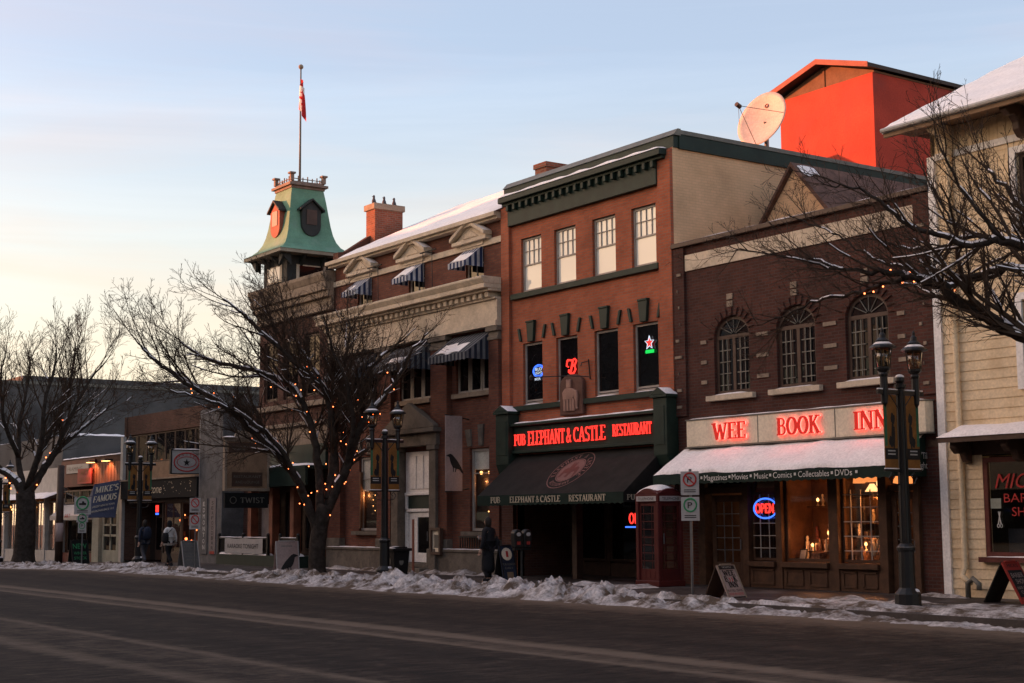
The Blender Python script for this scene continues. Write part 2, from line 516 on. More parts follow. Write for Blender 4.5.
class MB:
    def __init__(self):
        self.v, self.f, self.mi, self.m = [], [], [], 0

    def add(self, vs, fs):
        o = len(self.v)
        self.v += [Vector(p) for p in vs]
        for f in fs:
            self.f.append([o + i for i in f])
            self.mi.append(self.m)
        return self

    def box(self, x0, x1, y0, y1, z0, z1):
        if x1 < x0: x0, x1 = x1, x0
        if y1 < y0: y0, y1 = y1, y0
        if z1 < z0: z0, z1 = z1, z0
        return self.add([(x0, y0, z0), (x1, y0, z0), (x1, y1, z0), (x0, y1, z0), (x0, y0, z1), (x1, y0, z1), (x1, y1, z1), (x0, y1, z1)],
                        [(0, 3, 2, 1), (4, 5, 6, 7), (0, 1, 5, 4), (1, 2, 6, 5), (2, 3, 7, 6), (3, 0, 4, 7)])

    def poly(self, pts):
        return self.add(pts, [range(len(pts))])

    def prism(self, pts, d):
        """closed solid: ngon pts pushed along vector d"""
        d = Vector(d)
        a = [Vector(p) for p in pts]
        n = len(a)
        nrm = sum(((a[i] - a[0]).cross(a[(i + 1) % n] - a[0]) for i in range(1, n)), Vector())
        if nrm.dot(d) > 0:
            a.reverse()
        b = [p + d for p in a]
        return self.add(a + b, [tuple(range(n)), tuple(range(2 * n - 1, n - 1, -1))] + [(i, i + n, (i + 1) % n + n, (i + 1) % n) for i in range(n)])

    def tube(self, pts, rad, n=8, cap=True):
        pts = [Vector(p) for p in pts]
        if not isinstance(rad, (list, tuple)):
            rad = [rad] * len(pts)
        t0 = (pts[1] - pts[0]).normalized()
        a = t0.orthogonal().normalized()
        vs = []
        for i, p in enumerate(pts):
            t = (pts[min(i + 1, len(pts) - 1)] - pts[max(i - 1, 0)])
            t = t.normalized() if t.length > 1e-9 else t0
            a = (a - t * a.dot(t))
            a = a.normalized() if a.length > 1e-6 else t.orthogonal().normalized()
            b = t.cross(a)
            for k in range(n):
                an = 2 * math.pi * k / n
                vs.append(p + (a * math.cos(an) + b * math.sin(an)) * rad[i])
        fs = []
        for i in range(len(pts) - 1):
            for k in range(n):
                fs.append((i * n + k, i * n + (k + 1) % n, (i + 1) * n + (k + 1) % n, (i + 1) * n + k))
        if cap:
            fs.append(tuple(range(n - 1, -1, -1)))
            fs.append(tuple(range((len(pts) - 1) * n, len(pts) * n)))
        return self.add(vs, fs)

    def lathe(self, c, prof, n=16, sx=1.0, sy=1.0, rot=0.0):
        """prof = [(r, z)...] about the vertical through c"""
        c = Vector(c)
        vs, fs = [], []
        for r, z in prof:
            for k in range(n):
                an = 2 * math.pi * k / n + rot
                vs.append(c + Vector((r * math.cos(an) * sx, r * math.sin(an) * sy, z)))
        for i in range(len(prof) - 1):
            for k in range(n):
                fs.append((i * n + k, i * n + (k + 1) % n, (i + 1) * n + (k + 1) % n, (i + 1) * n + k))
        fs.append(tuple(range(n - 1, -1, -1)))
        fs.append(tuple(range((len(prof) - 1) * n, len(prof) * n)))
        return self.add(vs, fs)

    def ball(self, c, r, n=10, m=7, s=(1, 1, 1)):
        prof = [(max(1e-3, r * math.sin(math.pi * i / m)), -r * math.cos(math.pi * i / m) * s[2]) for i in range(m + 1)]
        return self.lathe(c, prof, n, s[0], s[1])

    def clusters(self, gap):
        """the mesh's far-apart pieces, each as a builder of its own"""
        par = list(range(len(self.v)))

        def find(a):
            while par[a] != a:
                par[a] = par[par[a]]
                a = par[a]
            return a
        for f in self.f:
            for k in f[1:]:
                par[find(k)] = find(f[0])
        isl = {}
        for i, f in enumerate(self.f):
            isl.setdefault(find(f[0]), []).append(i)
        boxes = []
        for fl in isl.values():
            P = [self.v[k] for i in fl for k in self.f[i]]
            boxes.append([[min(p[a] for p in P) - gap / 2 for a in range(3)], [max(p[a] for p in P) + gap / 2 for a in range(3)], fl])
        merged = True
        while merged:
            merged = False
            for i in range(len(boxes)):
                for j in range(i + 1, len(boxes)):
                    a, b = boxes[i], boxes[j]
                    if all(a[0][k] <= b[1][k] and b[0][k] <= a[1][k] for k in range(3)):
                        boxes[i] = [[min(a[0][k], b[0][k]) for k in range(3)], [max(a[1][k], b[1][k]) for k in range(3)], a[2] + b[2]]
                        boxes.pop(j)
                        merged = True
                        break
                if merged: break
        out = []
        for _, _, fl in boxes:
            mb, mp = MB(), {}
            for i in fl:
                g = []
                for k in self.f[i]:
                    if k not in mp:
                        mp[k] = len(mb.v)
                        mb.v.append(self.v[k])
                    g.append(mp[k])
                mb.f.append(g)
                mb.mi.append(self.mi[i])
            out.append(mb)
        return out

    def build(self, name, mat, parent=None, loc=None, smooth=False, bevel=0.0):
        if parent is not None and name in APART and len(self.f) < 900:
            cl = self.clusters(0.12)
            if 1 < len(cl) < 60:
                cl.sort(key=lambda c: -len(c.f))
                return [c.build1(name, mat, parent, loc, smooth, bevel) for c in cl][0]
        return self.build1(name, mat, parent, loc, smooth, bevel)

    def build1(self, name, mat, parent=None, loc=None, smooth=False, bevel=0.0):
        me = bpy.data.meshes.new(name)
        o = bpy.data.objects.new(name, me)
        if parent is not None:
            org = ORG[parent.name]
            o.parent = parent
        else:
            org = Vector(loc) if loc is not None else Vector((0, 0, 0))
            o.location = org
        ORG[o.name] = org
        me.from_pydata([p - org for p in self.v], [], self.f)
        for m in (mat if isinstance(mat, (list, tuple)) else [mat]):
            me.materials.append(M[m] if isinstance(m, str) else m)
        if max(self.mi or [0]) > 0:
            me.polygons.foreach_set('material_index', self.mi)
        if smooth:
            me.polygons.foreach_set('use_smooth', [True] * len(me.polygons))
        me.update()
        if bevel:
            bm = o.modifiers.new('bevel', 'BEVEL')
            bm.width = bevel
            bm.segments = 1
            bm.limit_method = 'ANGLE'
        COL.objects.link(o)
        return o


def tag(o, label=None, cat=None, group=None, kind=None):
    if label: o['label'] = label
    if cat: o['category'] = cat
    if group: o['group'] = group
    if kind: o['kind'] = kind
    return o


def thing(name, label, cat, loc, group=None, rz=0.0):
    o = bpy.data.objects.new(name, None)
    o.empty_display_size = 0.3
    o.location = loc
    COL.objects.link(o)
    ORG[o.name] = Vector(loc)
    return tag(o, label, cat, group)


def copy_tree(o, parent=None):
    c = o.copy()
    COL.objects.link(c)
    ORG[c.name] = ORG[o.name]
    if parent is not None:
        c.parent = parent
    for ch in list(o.children):
        if ch.name in SC.objects:
            copy_tree(ch, c)
    return c


def place(o, loc, rz=0.0):
    o.location = loc
    o.rotation_euler = (0, 0, rz)
    return o


# ---------------------------------------------------------------- lettering
def _arc(cx, cy, rx, ry, a0, a1, n=9):
    return [(cx + rx * math.cos(R(a0 + (a1 - a0) * i / n)), cy + ry * math.sin(R(a0 + (a1 - a0) * i / n))) for i in range(n + 1)]


# each glyph: advance, strokes (points, thick?, serif at start, serif at end)
GL = {
    'A': (.78, [([(.08, 0), (.38, 1)], 0, 1, 0), ([(.38, 1), (.68, 0)], 1, 0, 1), ([(.2, .34), (.57, .34)], 0, 0, 0)]),
    'B': (.7, [([(.17, 0), (.17, 1)], 1, 1, 1), ([(.17, .96)] + _arc(.34, .75, .22, .21, 90, -90) + [(.17, .54)], 0, 0, 0), ([(.17, .53)] + _arc(.36, .285, .26, .25, 90, -90) + [(.17, .04)], 0, 0, 0)]),
    'C': (.74, [(_arc(.42, .5, .31, .47, 48, 312, 14), 1, 0, 0), ([(.64, .74), (.64, .95)], 0, 0, 0)]),
    'D': (.78, [([(.17, 0), (.17, 1)], 1, 1, 1), ([(.17, .96)] + _arc(.3, .5, .36, .46, 90, -90, 12) + [(.17, .04)], 0, 0, 0)]),
    'E': (.66, [([(.17, 0), (.17, 1)], 1, 1, 1), ([(.17, .96), (.58, .96), (.58, .8)], 0, 0, 0), ([(.17, .52), (.46, .52)], 0, 0, 0), ([(.17, .04), (.6, .04), (.6, .22)], 0, 0, 0)]),
    'F': (.62, [([(.17, 0), (.17, 1)], 1, 1, 1), ([(.17, .96), (.57, .96), (.57, .8)], 0, 0, 0), ([(.17, .52), (.46, .52)], 0, 0, 0)]),
    'G': (.78, [(_arc(.42, .5, .31, .47, 48, 330, 14), 1, 0, 0), ([(.66, .02), (.66, .42)], 1, 0, 1)]),
    'H': (.82, [([(.17, 0), (.17, 1)], 1, 1, 1), ([(.64, 0), (.64, 1)], 1, 1, 1), ([(.17, .51), (.64, .51)], 0, 0, 0)]),
    'I': (.4, [([(.2, 0), (.2, 1)], 1, 1, 1)]),
    'K': (.8, [([(.17, 0), (.17, 1)], 1, 1, 1), ([(.62, 1), (.2, .42)], 0, 1, 0), ([(.33, .58), (.68, 0)], 1, 0, 1)]),
    'L': (.62, [([(.17, 0), (.17, 1)], 1, 1, 1), ([(.17, .04), (.58, .04), (.58, .24)], 0, 0, 0)]),
    'M': (.95, [([(.14, 0), (.14, 1)], 0, 1, 1), ([(.14, 1), (.46, .1)], 1, 0, 0), ([(.46, .1), (.78, 1)], 0, 0, 0), ([(.78, 0), (.78, 1)], 1, 1, 1)]),
    'N': (.84, [([(.14, 0), (.14, 1)], 0, 1, 1), ([(.14, 1), (.68, 0)], 1, 0, 0), ([(.68, 0), (.68, 1)], 0, 0, 1)]),
    'O': (.82, [(_arc(.41, .5, .31, .47, 0, 360, 20), 1, 0, 0)]),
    'P': (.66, [([(.17, 0), (.17, 1)], 1, 1, 1), ([(.17, .96)] + _arc(.34, .71, .25, .25, 90, -90) + [(.17, .46)], 0, 0, 0)]),
    'R': (.76, [([(.17, 0), (.17, 1)], 1, 1, 1), ([(.17, .96)] + _arc(.34, .73, .23, .23, 90, -90) + [(.17, .5)], 0, 0, 0), ([(.36, .5), (.64, 0)], 1, 0, 1)]),
    'S': (.62, [(_arc(.31, .74, .2, .22, 30, 270, 9) + _arc(.31, .26, .22, .24, 90, -150, 9), 1, 0, 0)]),
    'T': (.7, [([(.34, 0), (.34, 1)], 1, 1, 0), ([(.05, .78), (.06, .96), (.62, .96), (.63, .78)], 0, 0, 0)]),
    'U': (.8, [([(.16, 1), (.16, .34)] + _arc(.4, .32, .24, .29, 180, 360, 10)[0:] + [(.64, .34), (.64, 1)], 1, 1, 1)]),
    'W': (1.08, [([(.08, 1), (.32, 0)], 1, 1, 0), ([(.32, 0), (.52, .9)], 0, 0, 0), ([(.52, .9), (.74, 0)], 1, 0, 0), ([(.74, 0), (.98, 1)], 0, 0, 1)]),
    'X': (.78, [([(.08, 1), (.68, 0)], 1, 1, 1), ([(.66, 1), (.1, 0)], 0, 1, 1)]),
    'Y': (.74, [([(.07, 1), (.36, .46)], 1, 1, 0), ([(.66, 1), (.36, .46)], 0, 1, 0), ([(.36, .46), (.36, 0)], 1, 0, 1)]),
    '&': (.9, [([(.8, .02), (.28, .68)] + _arc(.38, .8, .15, .17, 200, -20, 8) + [(.5, .66), (.24, .44)] + _arc(.32, .23, .22, .21, 130, 330, 9) + [(.74, .5)], 0, 0, 0)]),
    "'": (.24, [([(.12, 1), (.1, .78)], 1, 0, 0)]),
    '-': (.45, [([(.08, .45), (.37, .45)], 0, 0, 0)]),
    '.': (.25, [([(.12, 0), (.12, .12)], 1, 0, 0)]),
    ' ': (.42, []),
}


def serif_text(mb, s, org, ex, ez, h, width=None, depth=(0, -0.02, 0), thick=.17, thin=.085, italic=0.0, serifs=True):
    """raised serif capitals: org = left end of the baseline, ex / ez = unit directions, h = cap height"""
    org, ex, ez = Vector(org), Vector(ex).normalized(), Vector(ez).normalized()
    adv = sum(GL[c][0] for c in s)
    kx = (width / adv) if width else h
    x = 0.0
    for c in s:
        a, strokes = GL[c]
        for pts, tk, s0, s1 in strokes:
            t = thick if tk else thin
            P = [Vector((p[0] + italic * p[1], p[1])) for p in pts]
            L, Rr = [], []
            closed = (P[0] - P[-1]).length < 1e-4
            for i, p in enumerate(P):
                if closed and i in (0, len(P) - 1):
                    d = (P[1] - P[-2])
                else:
                    d = P[min(i + 1, len(P) - 1)] - P[max(i - 1, 0)]
                d = d.normalized()
                nrm = Vector((-d.y, d.x))
                tt = t if len(P) < 4 or not tk else thin + (t - thin) * abs(d.y)
                L.append(p + nrm * tt * .5)
                Rr.append(p - nrm * tt * .5)

            def W(q):
                return org + ex * ((x + q.x) * kx) + ez * (q.y * h)
            for i in range(len(P) - 1):
                mb.prism([W(L[i]), W(L[i + 1]), W(Rr[i + 1]), W(Rr[i])], depth)
            if serifs:
                for fl, p in ((s0, P[0]), (s1, P[-1])):
                    if fl:
                        y0 = 0 if p.y < .5 else 1 - .07
                        mb.prism([W(Vector((p.x - .15, y0))), W(Vector((p.x + .15, y0))), W(Vector((p.x + .15, y0 + .07))), W(Vector((p.x - .15, y0 + .07)))], depth)
        x += a
    return mb


def sans_text(mb, s, org, ex, ez, h, width=None, depth=0.01, italic=0.0):
    """lettering from the built-in font, turned into mesh and laid on the plane org, ex, ez"""
    cu = bpy.data.curves.new('lettering', 'FONT')
    cu.body = s
    cu.size = 1.0
    cu.shear = italic
    cu.extrude = 0.0
    cu.resolution_u = 3
    ob = bpy.data.objects.new('lettering', cu)
    COL.objects.link(ob)
    dg = bpy.context.evaluated_depsgraph_get()
    me = bpy.data.meshes.new_from_object(ob.evaluated_get(dg))
    bpy.data.objects.remove(ob)
    bpy.data.curves.remove(cu)
    if len(me.vertices):
        xs = [v.co.x for v in me.vertices]
        x0, x1 = min(xs), max(xs)
        org, ex, ez = Vector(org), Vector(ex).normalized(), Vector(ez).normalized()
        n = ex.cross(ez)
        kz = h / 0.72
        kx = width / (x1 - x0) if width else kz
        mb.add([org + ex * ((v.co.x - x0) * kx) + ez * (v.co.y * kz) + n * depth for v in me.vertices], [tuple(p.vertices) for p in me.polygons])
    bpy.data.meshes.remove(me)
    return mb


# ---------------------------------------------------------------- building helpers
def facade(mb, x0, x1, z0, z1, Y, ops, depth=0.22):
    """street wall facing -Y with real openings; op = (x0, x1, z0, z1[, rise]) with an arched head when rise is given"""
    xs = sorted({x0, x1} | {v for o in ops for v in o[:2]})
    zs = sorted({z0, z1} | {v for o in ops for v in o[2:4]})
    for i in range(len(xs) - 1):
        # merge cells vertically
        run = None
        for k in range(len(zs) - 1):
            cx, cz = (xs[i] + xs[i + 1]) / 2, (zs[k] + zs[k + 1]) / 2
            hole = any(o[0] < cx < o[1] and o[2] < cz < o[3] for o in ops)
            if hole:
                if run is not None:
                    mb.poly([(xs[i], Y, run), (xs[i + 1], Y, run), (xs[i + 1], Y, zs[k]), (xs[i], Y, zs[k])])
                    run = None
            elif run is None:
                run = zs[k]
        if run is not None:
            mb.poly([(xs[i], Y, run), (xs[i + 1], Y, run), (xs[i + 1], Y, z1), (xs[i], Y, z1)])
    for o in ops:
        a, b, c, d = o[:4]
        rise = o[4] if len(o) > 4 else 0
        e = d - rise
        Y2 = Y + depth
        mb.poly([(a, Y, c), (a, Y2, c), (a, Y2, e), (a, Y, e)])
        mb.poly([(b, Y, c), (b, Y, e), (b, Y2, e), (b, Y2, c)])
        mb.poly([(a, Y, c), (b, Y, c), (b, Y2, c), (a, Y2, c)])
        if not rise:
            mb.poly([(a, Y, d), (a, Y2, d), (b, Y2, d), (b, Y, d)])
        else:
            pts = [((a + b) / 2 - (b - a) / 2 * math.cos(math.pi * t / 16), e + rise * math.sin(math.pi * t / 16)) for t in range(17)]
            for t in range(16):
                p, q = pts[t], pts[t + 1]
                mb.poly([(p[0], Y, p[1]), (q[0], Y, q[1]), (q[0], Y, d), (p[0], Y, d)]) if abs(p[1] - d) + abs(q[1] - d) > 1e-6 else None
                mb.poly([(p[0], Y, p[1]), (p[0], Y2, p[1]), (q[0], Y2, q[1]), (q[0], Y, q[1])])
    return mb


def window(root, x0, x1, z0, z1, Y, fmat, gmat, v=(), h=(), fr=0.07, bar=0.03, d=0.13, rise=0.0, name='window', label=None, inset=0.0):
    """window = frame mesh (with its glazing bars) > pane"""
    f = MB()
    ya, yb = Y + d - 0.05, Y + d + 0.02
    e = z1 - rise
    f.box(x0, x0 + fr, ya, yb, z0, e)
    f.box(x1 - fr, x1, ya, yb, z0, e)
    f.box(x0 + fr, x1 - fr, ya, yb, z0, z0 + fr)
    xc, hw = (x0 + x1) / 2, (x1 - x0) / 2
    if rise:
        n = 12
        for t in range(n):
            a0, a1 = math.pi * t / n, math.pi * (t + 1) / n
            o0, o1 = (xc - hw * math.cos(a0), e + rise * math.sin(a0)), (xc - hw * math.cos(a1), e + rise * math.sin(a1))
            k = 1 - fr / hw
            i0, i1 = (xc - hw * k * math.cos(a0), e + rise * k * math.sin(a0)), (xc - hw * k * math.cos(a1), e + rise * k * math.sin(a1))
            f.prism([(o0[0], ya, o0[1]), (o1[0], ya, o1[1]), (i1[0], ya, i1[1]), (i0[0], ya, i0[1])], (0, yb - ya, 0))
    else:
        f.box(x0 + fr, x1 - fr, ya, yb, z1 - fr, z1)
    for it in v:
        t, za, zb, bw = it if isinstance(it, tuple) else (it, 0, 1, bar)
        X = x0 + (x1 - x0) * t
        f.box(X - bw / 2, X + bw / 2, ya + .008, yb - .004, z0 + (z1 - z0) * za + (fr if za == 0 else 0), (z0 + (z1 - z0) * zb) - (fr if zb == 1 and not rise else 0))
    for it in h:
        t, bw = it if isinstance(it, tuple) else (it, bar)
        Z = z0 + (z1 - z0) * t
        f.box(x0 + fr, x1 - fr, ya + .004, yb - .008, Z - bw / 2, Z + bw / 2)
    fo = f.build(name, fmat, root)
    p = MB()
    yp = Y + d - 0.015
    if rise:
        pts = [(x0 + .02, yp, z0 + .02), (x1 - .02, yp, z0 + .02)] + [(xc + (hw - .02) * math.cos(math.pi * t / 16), yp, e + (rise - .02) * math.sin(math.pi * t / 16)) for t in range(17)]
        p.prism(pts, (0, 0.008, 0))
    else:
        p.box(x0 + .02, x1 - .02, yp, yp + .008, z0 + .02, z1 - .02)
    p.build('pane', gmat, fo)
    if label:
        fo['label'] = label
    return fo


def awning(root, x0, x1, zt, zb, proj, Y, mat, val=0.2, t=0.012, sides=True, snow=None, valmat=None, name='awning', rag=.22):
    """sloped cloth awning with side cheeks and a hanging valance; snow = (x0, x1, t0, t1) fractions of the slope"""
    a = MB()
    A, B, C_, D = Vector((x0, Y, zt)), Vector((x1, Y, zt)), Vector((x1, Y - proj, zb)), Vector((x0, Y - proj, zb))
    a.prism([A, B, C_, D], (0, 0, -t))
    if sides:
        for X, s in ((x0, 1), (x1, -1)):
            a.prism([(X, Y, zt - t), (X, Y - proj, zb - t), (X, Y - proj, zb - val), (X, Y, zb - val)], (s * t, 0, 0))
    aw = a.build(name, mat, root)
    b = MB()
    n = max(8, int((x1 - x0) / .22))
    for i in range(n):
        xa, xb = x0 + (x1 - x0) * i / n, x0 + (x1 - x0) * (i + 1) / n
        yv = Y - proj - .006
        b.prism([(xa, yv, zb + .005), (xb, yv, zb + .005), (xb, yv, zb - val), ((xa + xb) / 2, yv, zb - val - .03), (xa, yv, zb - val)], (0, -t, 0))
    b.build('valance', valmat or mat, aw)
    if snow:
        slab(aw, A + (B - A) * snow[0], A + (B - A) * snow[1], (D - A), snow[2], snow[3], 0.05, 'snow', 14, rag)
    return aw


def slab(parent, P, Q, down, t0, t1, th, name='snow', res=14, ragged=0.06):
    """uneven snow lying on a sloped strip from edge P-Q running along 'down'"""
    s = MB()
    up = (Q - P).cross(down).normalized()
    if up.z < 0: up = -up
    nx, ny = max(4, int((Q - P).length / .12)), res
    vs, fs = [], []
    for j in range(ny + 1):
        for i in range(nx + 1):
            u = i / nx
            rag = ragged * (noise.noise(Vector((P.x + u * (Q - P).length * 2.2, P.z, 3.1 + (j > 0) * 5))) + .5 * noise.noise(Vector((P.x + u * (Q - P).length * 6, P.z, 8.1))))
            tt = t0 + (t1 - t0) * j / ny
            if j == 0: tt += rag
            elif j == ny: tt += min(rag, 1.0 - t1 if t1 < 1 else 0)
            elif ragged > .1: tt += rag * (1 - j / ny)
            p = P + (Q - P) * u + down * tt
            edge = min(1.0, min(i, nx - i) / 1.5, min(j, ny - j) / 1.2)
            hgt = th * (0.12 + 0.88 * edge) * (0.8 + 0.5 * noise.noise(p * 1.7))
            vs.append(p + up * (hgt if edge > 0 else 0.003))
    for j in range(ny):
        for i in range(nx):
            a = j * (nx + 1) + i
            fs.append((a, a + 1, a + nx + 2, a + nx + 1))
    s.add(vs, fs)
    return s.build(name, 'snow', parent, smooth=True)


def ledge_snow(parent, x0, x1, y0, y1, z, th=0.05, name='snow', n=None):
    """a cushion of snow on a flat ledge (top at z)"""
    return slab(parent, Vector((x0, y1, z)), Vector((x1, y1, z)), Vector((0, y0 - y1, 0)), 0.02, 0.98, th, name, 5, 0.03)


# ---------------------------------------------------------------- ground, road, pavements
def strip(name, mat, Y0, Y1, zoff, x0=-400, x1=150, ny=1, kind='structure', label=None):
    m = MB()
    xs = [x0, -130, -110, -90, -70, -62, -55, -40, -20, 0, 20, 60, x1]
    ys = [Y0 + (Y1 - Y0) * k / ny for k in range(ny + 1)]
    vs = [(x, y, drop(x) + zoff) for y in ys for x in xs]
    n = len(xs)
    m.add(vs, [(j * n + i, j * n + i + 1, (j + 1) * n + i + 1, (j + 1) * n + i) for j in range(ny) for i in range(n - 1)])
    return tag(m.build(name, mat), label, None, None, kind)


def road_material():
    m = pm('road', (0.023, 0.0155, 0.0112), 0.9, 0.28, scale=1.6, fine=45, fvar=0.35, bump=0.5, bscale=55, spec=0.12)
    nt = m.node_tree
    b = nt.nodes['Principled BSDF']
    src = b.inputs['Base Color'].links[0].from_socket
    tc = nt.nodes.new('ShaderNodeTexCoord')
    sp = nt.nodes.new('ShaderNodeSeparateXYZ')
    nt.links.new(tc.outputs['Object'], sp.inputs[0])
    # salt and dry slush left between the wheel tracks: streaks stretched along the street, gathered in bands
    mp = nt.nodes.new('ShaderNodeMapping')
    mp.inputs['Scale'].default_value = (0.3, 4.5, 1)
    nt.links.new(tc.outputs['Object'], mp.inputs['Vector'])
    nz = node(nt, 'ShaderNodeTexNoise', Scale=1.0, Detail=8.0, Roughness=0.7)
    nt.links.new(mp.outputs[0], nz.inputs['Vector'])
    nb = node(nt, 'ShaderNodeTexNoise', Scale=0.25, Detail=3.0)
    nt.links.new(tc.outputs['Object'], nb.inputs['Vector'])
    wob = nt.nodes.new('ShaderNodeMath')
    wob.operation = 'MULTIPLY_ADD'
    nt.links.new(nb.outputs['Fac'], wob.inputs[0])
    wob.inputs[1].default_value = 0.3
    nt.links.new(sp.outputs['Y'], wob.inputs[2])
    ramp = nt.nodes.new('ShaderNodeValToRGB')
    mr = node(nt, 'ShaderNodeMapRange')
    mr.inputs['From Min'].default_value = 0.0
    mr.inputs['From Max'].default_value = 21.0
    nt.links.new(wob.outputs[0], mr.inputs['Value'])
    nt.links.new(mr.outputs['Result'], ramp.inputs['Fac'])
    el = ramp.color_ramp.elements
    el[0].position, el[0].color = 0.0, (.3, .3, .3, 1)
    el[1].position, el[1].color = 1.0, (1, 1, 1, 1)
    for y, v in ((6.5, .1), (6.9, .55), (7.3, .2), (8.2, .3), (8.35, .62), (8.55, .2), (9.2, .08), (11.55, .14), (11.75, .7), (11.95, .4), (12.3, .3), (12.5, .8), (12.75, .62), (13.0, .14), (15.2, .04), (16.6, .16), (17.8, .2), (19.0, .62), (19.8, .9)):
        e = el.new(min(.999, y / 21.0))
        e.color = (v, v, v, 1)
    # rough blotches and grit break the streaks up
    g0 = nt.nodes.new('ShaderNodeMapping')
    g0.inputs['Scale'].default_value = (5.0, 1.6, 1)
    nt.links.new(tc.outputs['Object'], g0.inputs['Vector'])
    gq = node(nt, 'ShaderNodeTexNoise', Scale=1.4, Detail=10.0, Roughness=0.8)
    gq.name = 'grit'
    nt.links.new(g0.outputs[0], gq.inputs['Vector'])
    nc = node(nt, 'ShaderNodeTexNoise', Scale=1.7, Detail=9.0, Roughness=0.75)
    nt.links.new(tc.outputs['Object'], nc.inputs['Vector'])
    av = nt.nodes.new('ShaderNodeMath')
    av.operation = 'MULTIPLY_ADD'
    nt.links.new(nc.outputs['Fac'], av.inputs[0])
    av.inputs[1].default_value = 0.6
    hf = nt.nodes.new('ShaderNodeMath')
    hf.operation = 'MULTIPLY'
    nt.links.new(nz.outputs['Fac'], hf.inputs[0])
    hf.inputs[1].default_value = 0.35
    ag = nt.nodes.new('ShaderNodeMath')
    ag.operation = 'MULTIPLY_ADD'
    nt.links.new(nt.nodes['grit'].outputs['Fac'], ag.inputs[0])
    ag.inputs[1].default_value = 0.7
    nt.links.new(hf.outputs[0], ag.inputs[2])
    nt.links.new(ag.outputs[0], av.inputs[2])
    th = nt.nodes.new('ShaderNodeMath')
    th.operation = 'MULTIPLY_ADD'
    nt.links.new(ramp.outputs['Color'], th.inputs[0])
    th.inputs[1].default_value = 0.68
    nt.links.new(av.outputs[0], th.inputs[2])
    # grit and worn patches, long across the street so that they read at this low angle
    gm_ = nt.nodes.new('ShaderNodeMapping')
    gm_.inputs['Scale'].default_value = (4.0, 0.9, 1)
    nt.links.new(tc.outputs['Object'], gm_.inputs['Vector'])
    gn = node(nt, 'ShaderNodeTexNoise', Scale=1.6, Detail=10.0, Roughness=0.8)
    nt.links.new(gm_.outputs[0], gn.inputs['Vector'])
    gr = node(nt, 'ShaderNodeMapRange')
    gr.inputs['From Min'].default_value = 0.4
    gr.inputs['From Max'].default_value = 0.62
    gr.inputs['To Min'].default_value = 0.45
    gr.inputs['To Max'].default_value = 2.3
    nt.links.new(gn.outputs['Fac'], gr.inputs['Value'])
    # darker wet tyre tracks
    tr = nt.nodes.new('ShaderNodeValToRGB')
    nt.links.new(mr.outputs['Result'], tr.inputs['Fac'])
    te = tr.color_ramp.elements
    te[0].position, te[0].color = 0.0, (1, 1, 1, 1)
    te[1].position, te[1].color = 1.0, (1.1, 1.1, 1.1, 1)
    for y, v in ((7.6, 1), (9.3, .62), (10.0, .95), (10.9, .6), (11.5, 1), (13.6, 1), (14.4, .6), (15.1, .95), (16.1, .62), (16.9, 1)):
        e = te.new(y / 21.0)
        e.color = (v, v, v, 1)
    gt = nt.nodes.new('ShaderNodeMath')
    gt.operation = 'MULTIPLY'
    nt.links.new(gr.outputs['Result'], gt.inputs[0])
    nt.links.new(tr.outputs['Color'], gt.inputs[1])
    gs = nt.nodes.new('ShaderNodeVectorMath')
    gs.operation = 'SCALE'
    nt.links.new(src, gs.inputs[0])
    nt.links.new(gt.outputs[0], gs.inputs['Scale'])
    src = gs.outputs['Vector']
    m2 = node(nt, 'ShaderNodeMapRange')
    m2.inputs['From Min'].default_value = 0.94
    m2.inputs['From Max'].default_value = 1.3
    m2.inputs['To Max'].default_value = 0.8
    nt.links.new(th.outputs[0], m2.inputs['Value'])
    mx = nt.nodes.new('ShaderNodeMix')
    mx.data_type = 'RGBA'
    nt.links.new(m2.outputs['Result'], mx.inputs['Factor'])
    nt.links.new(src, mx.inputs['A'])
    mx.inputs['B'].default_value = (0.16, 0.115, 0.082, 1)
    nt.links.new(mx.outputs['Result'], b.inputs['Base Color'])


def pavement_material():
    m = brick('paving', (0.045, 0.033, 0.028), (0.032, 0.025, 0.022), (0.03, 0.026, 0.024), 0.3, 0.15, rough=0.55, ms=0.008)
    nt = m.node_tree
    b = nt.nodes['Principled BSDF']
    # paving lies flat: use X, Y as the brick plane
    cb = [n for n in nt.nodes if n.type == 'COMBXYZ'][0]
    sp = [n for n in nt.nodes if n.type == 'SEPXYZ'][0]
    nt.links.new(sp.outputs['X'], cb.inputs['X'])
    nt.links.new(sp.outputs['Y'], cb.inputs['Y'])
    src = b.inputs['Base Color'].links[0].from_socket
    tc = nt.nodes.new('ShaderNodeTexCoord')
    nz = node(nt, 'ShaderNodeTexNoise', Scale=0.9, Detail=9.0, Roughness=0.7)
    nt.links.new(tc.outputs['Object'], nz.inputs['Vector'])
    mr = node(nt, 'ShaderNodeMapRange')
    mr.inputs['From Min'].default_value = 0.5
    mr.inputs['From Max'].default_value = 0.72
    mr.inputs['To Max'].default_value = 0.6
    nt.links.new(nz.outputs['Fac'], mr.inputs['Value'])
    mx = nt.nodes.new('ShaderNodeMix')
    mx.data_type = 'RGBA'
    nt.links.new(mr.outputs['Result'], mx.inputs['Factor'])
    nt.links.new(src, mx.inputs['A'])
    mx.inputs['B'].default_value = (0.22, 0.2, 0.19, 1)
    nt.links.new(mx.outputs['Result'], b.inputs['Base Color'])


def snow_dirty_material():
    m = pm('snow_dirty', (0.46, 0.42, 0.4), 0.9, 0.3, scale=2.5, fvar=.35, stain=(0.1, 0.072, 0.052), stain_at=(0.44, 0.6), stain_scale=1.9, bump=0.6, bscale=16, spec=0.1)
    return m


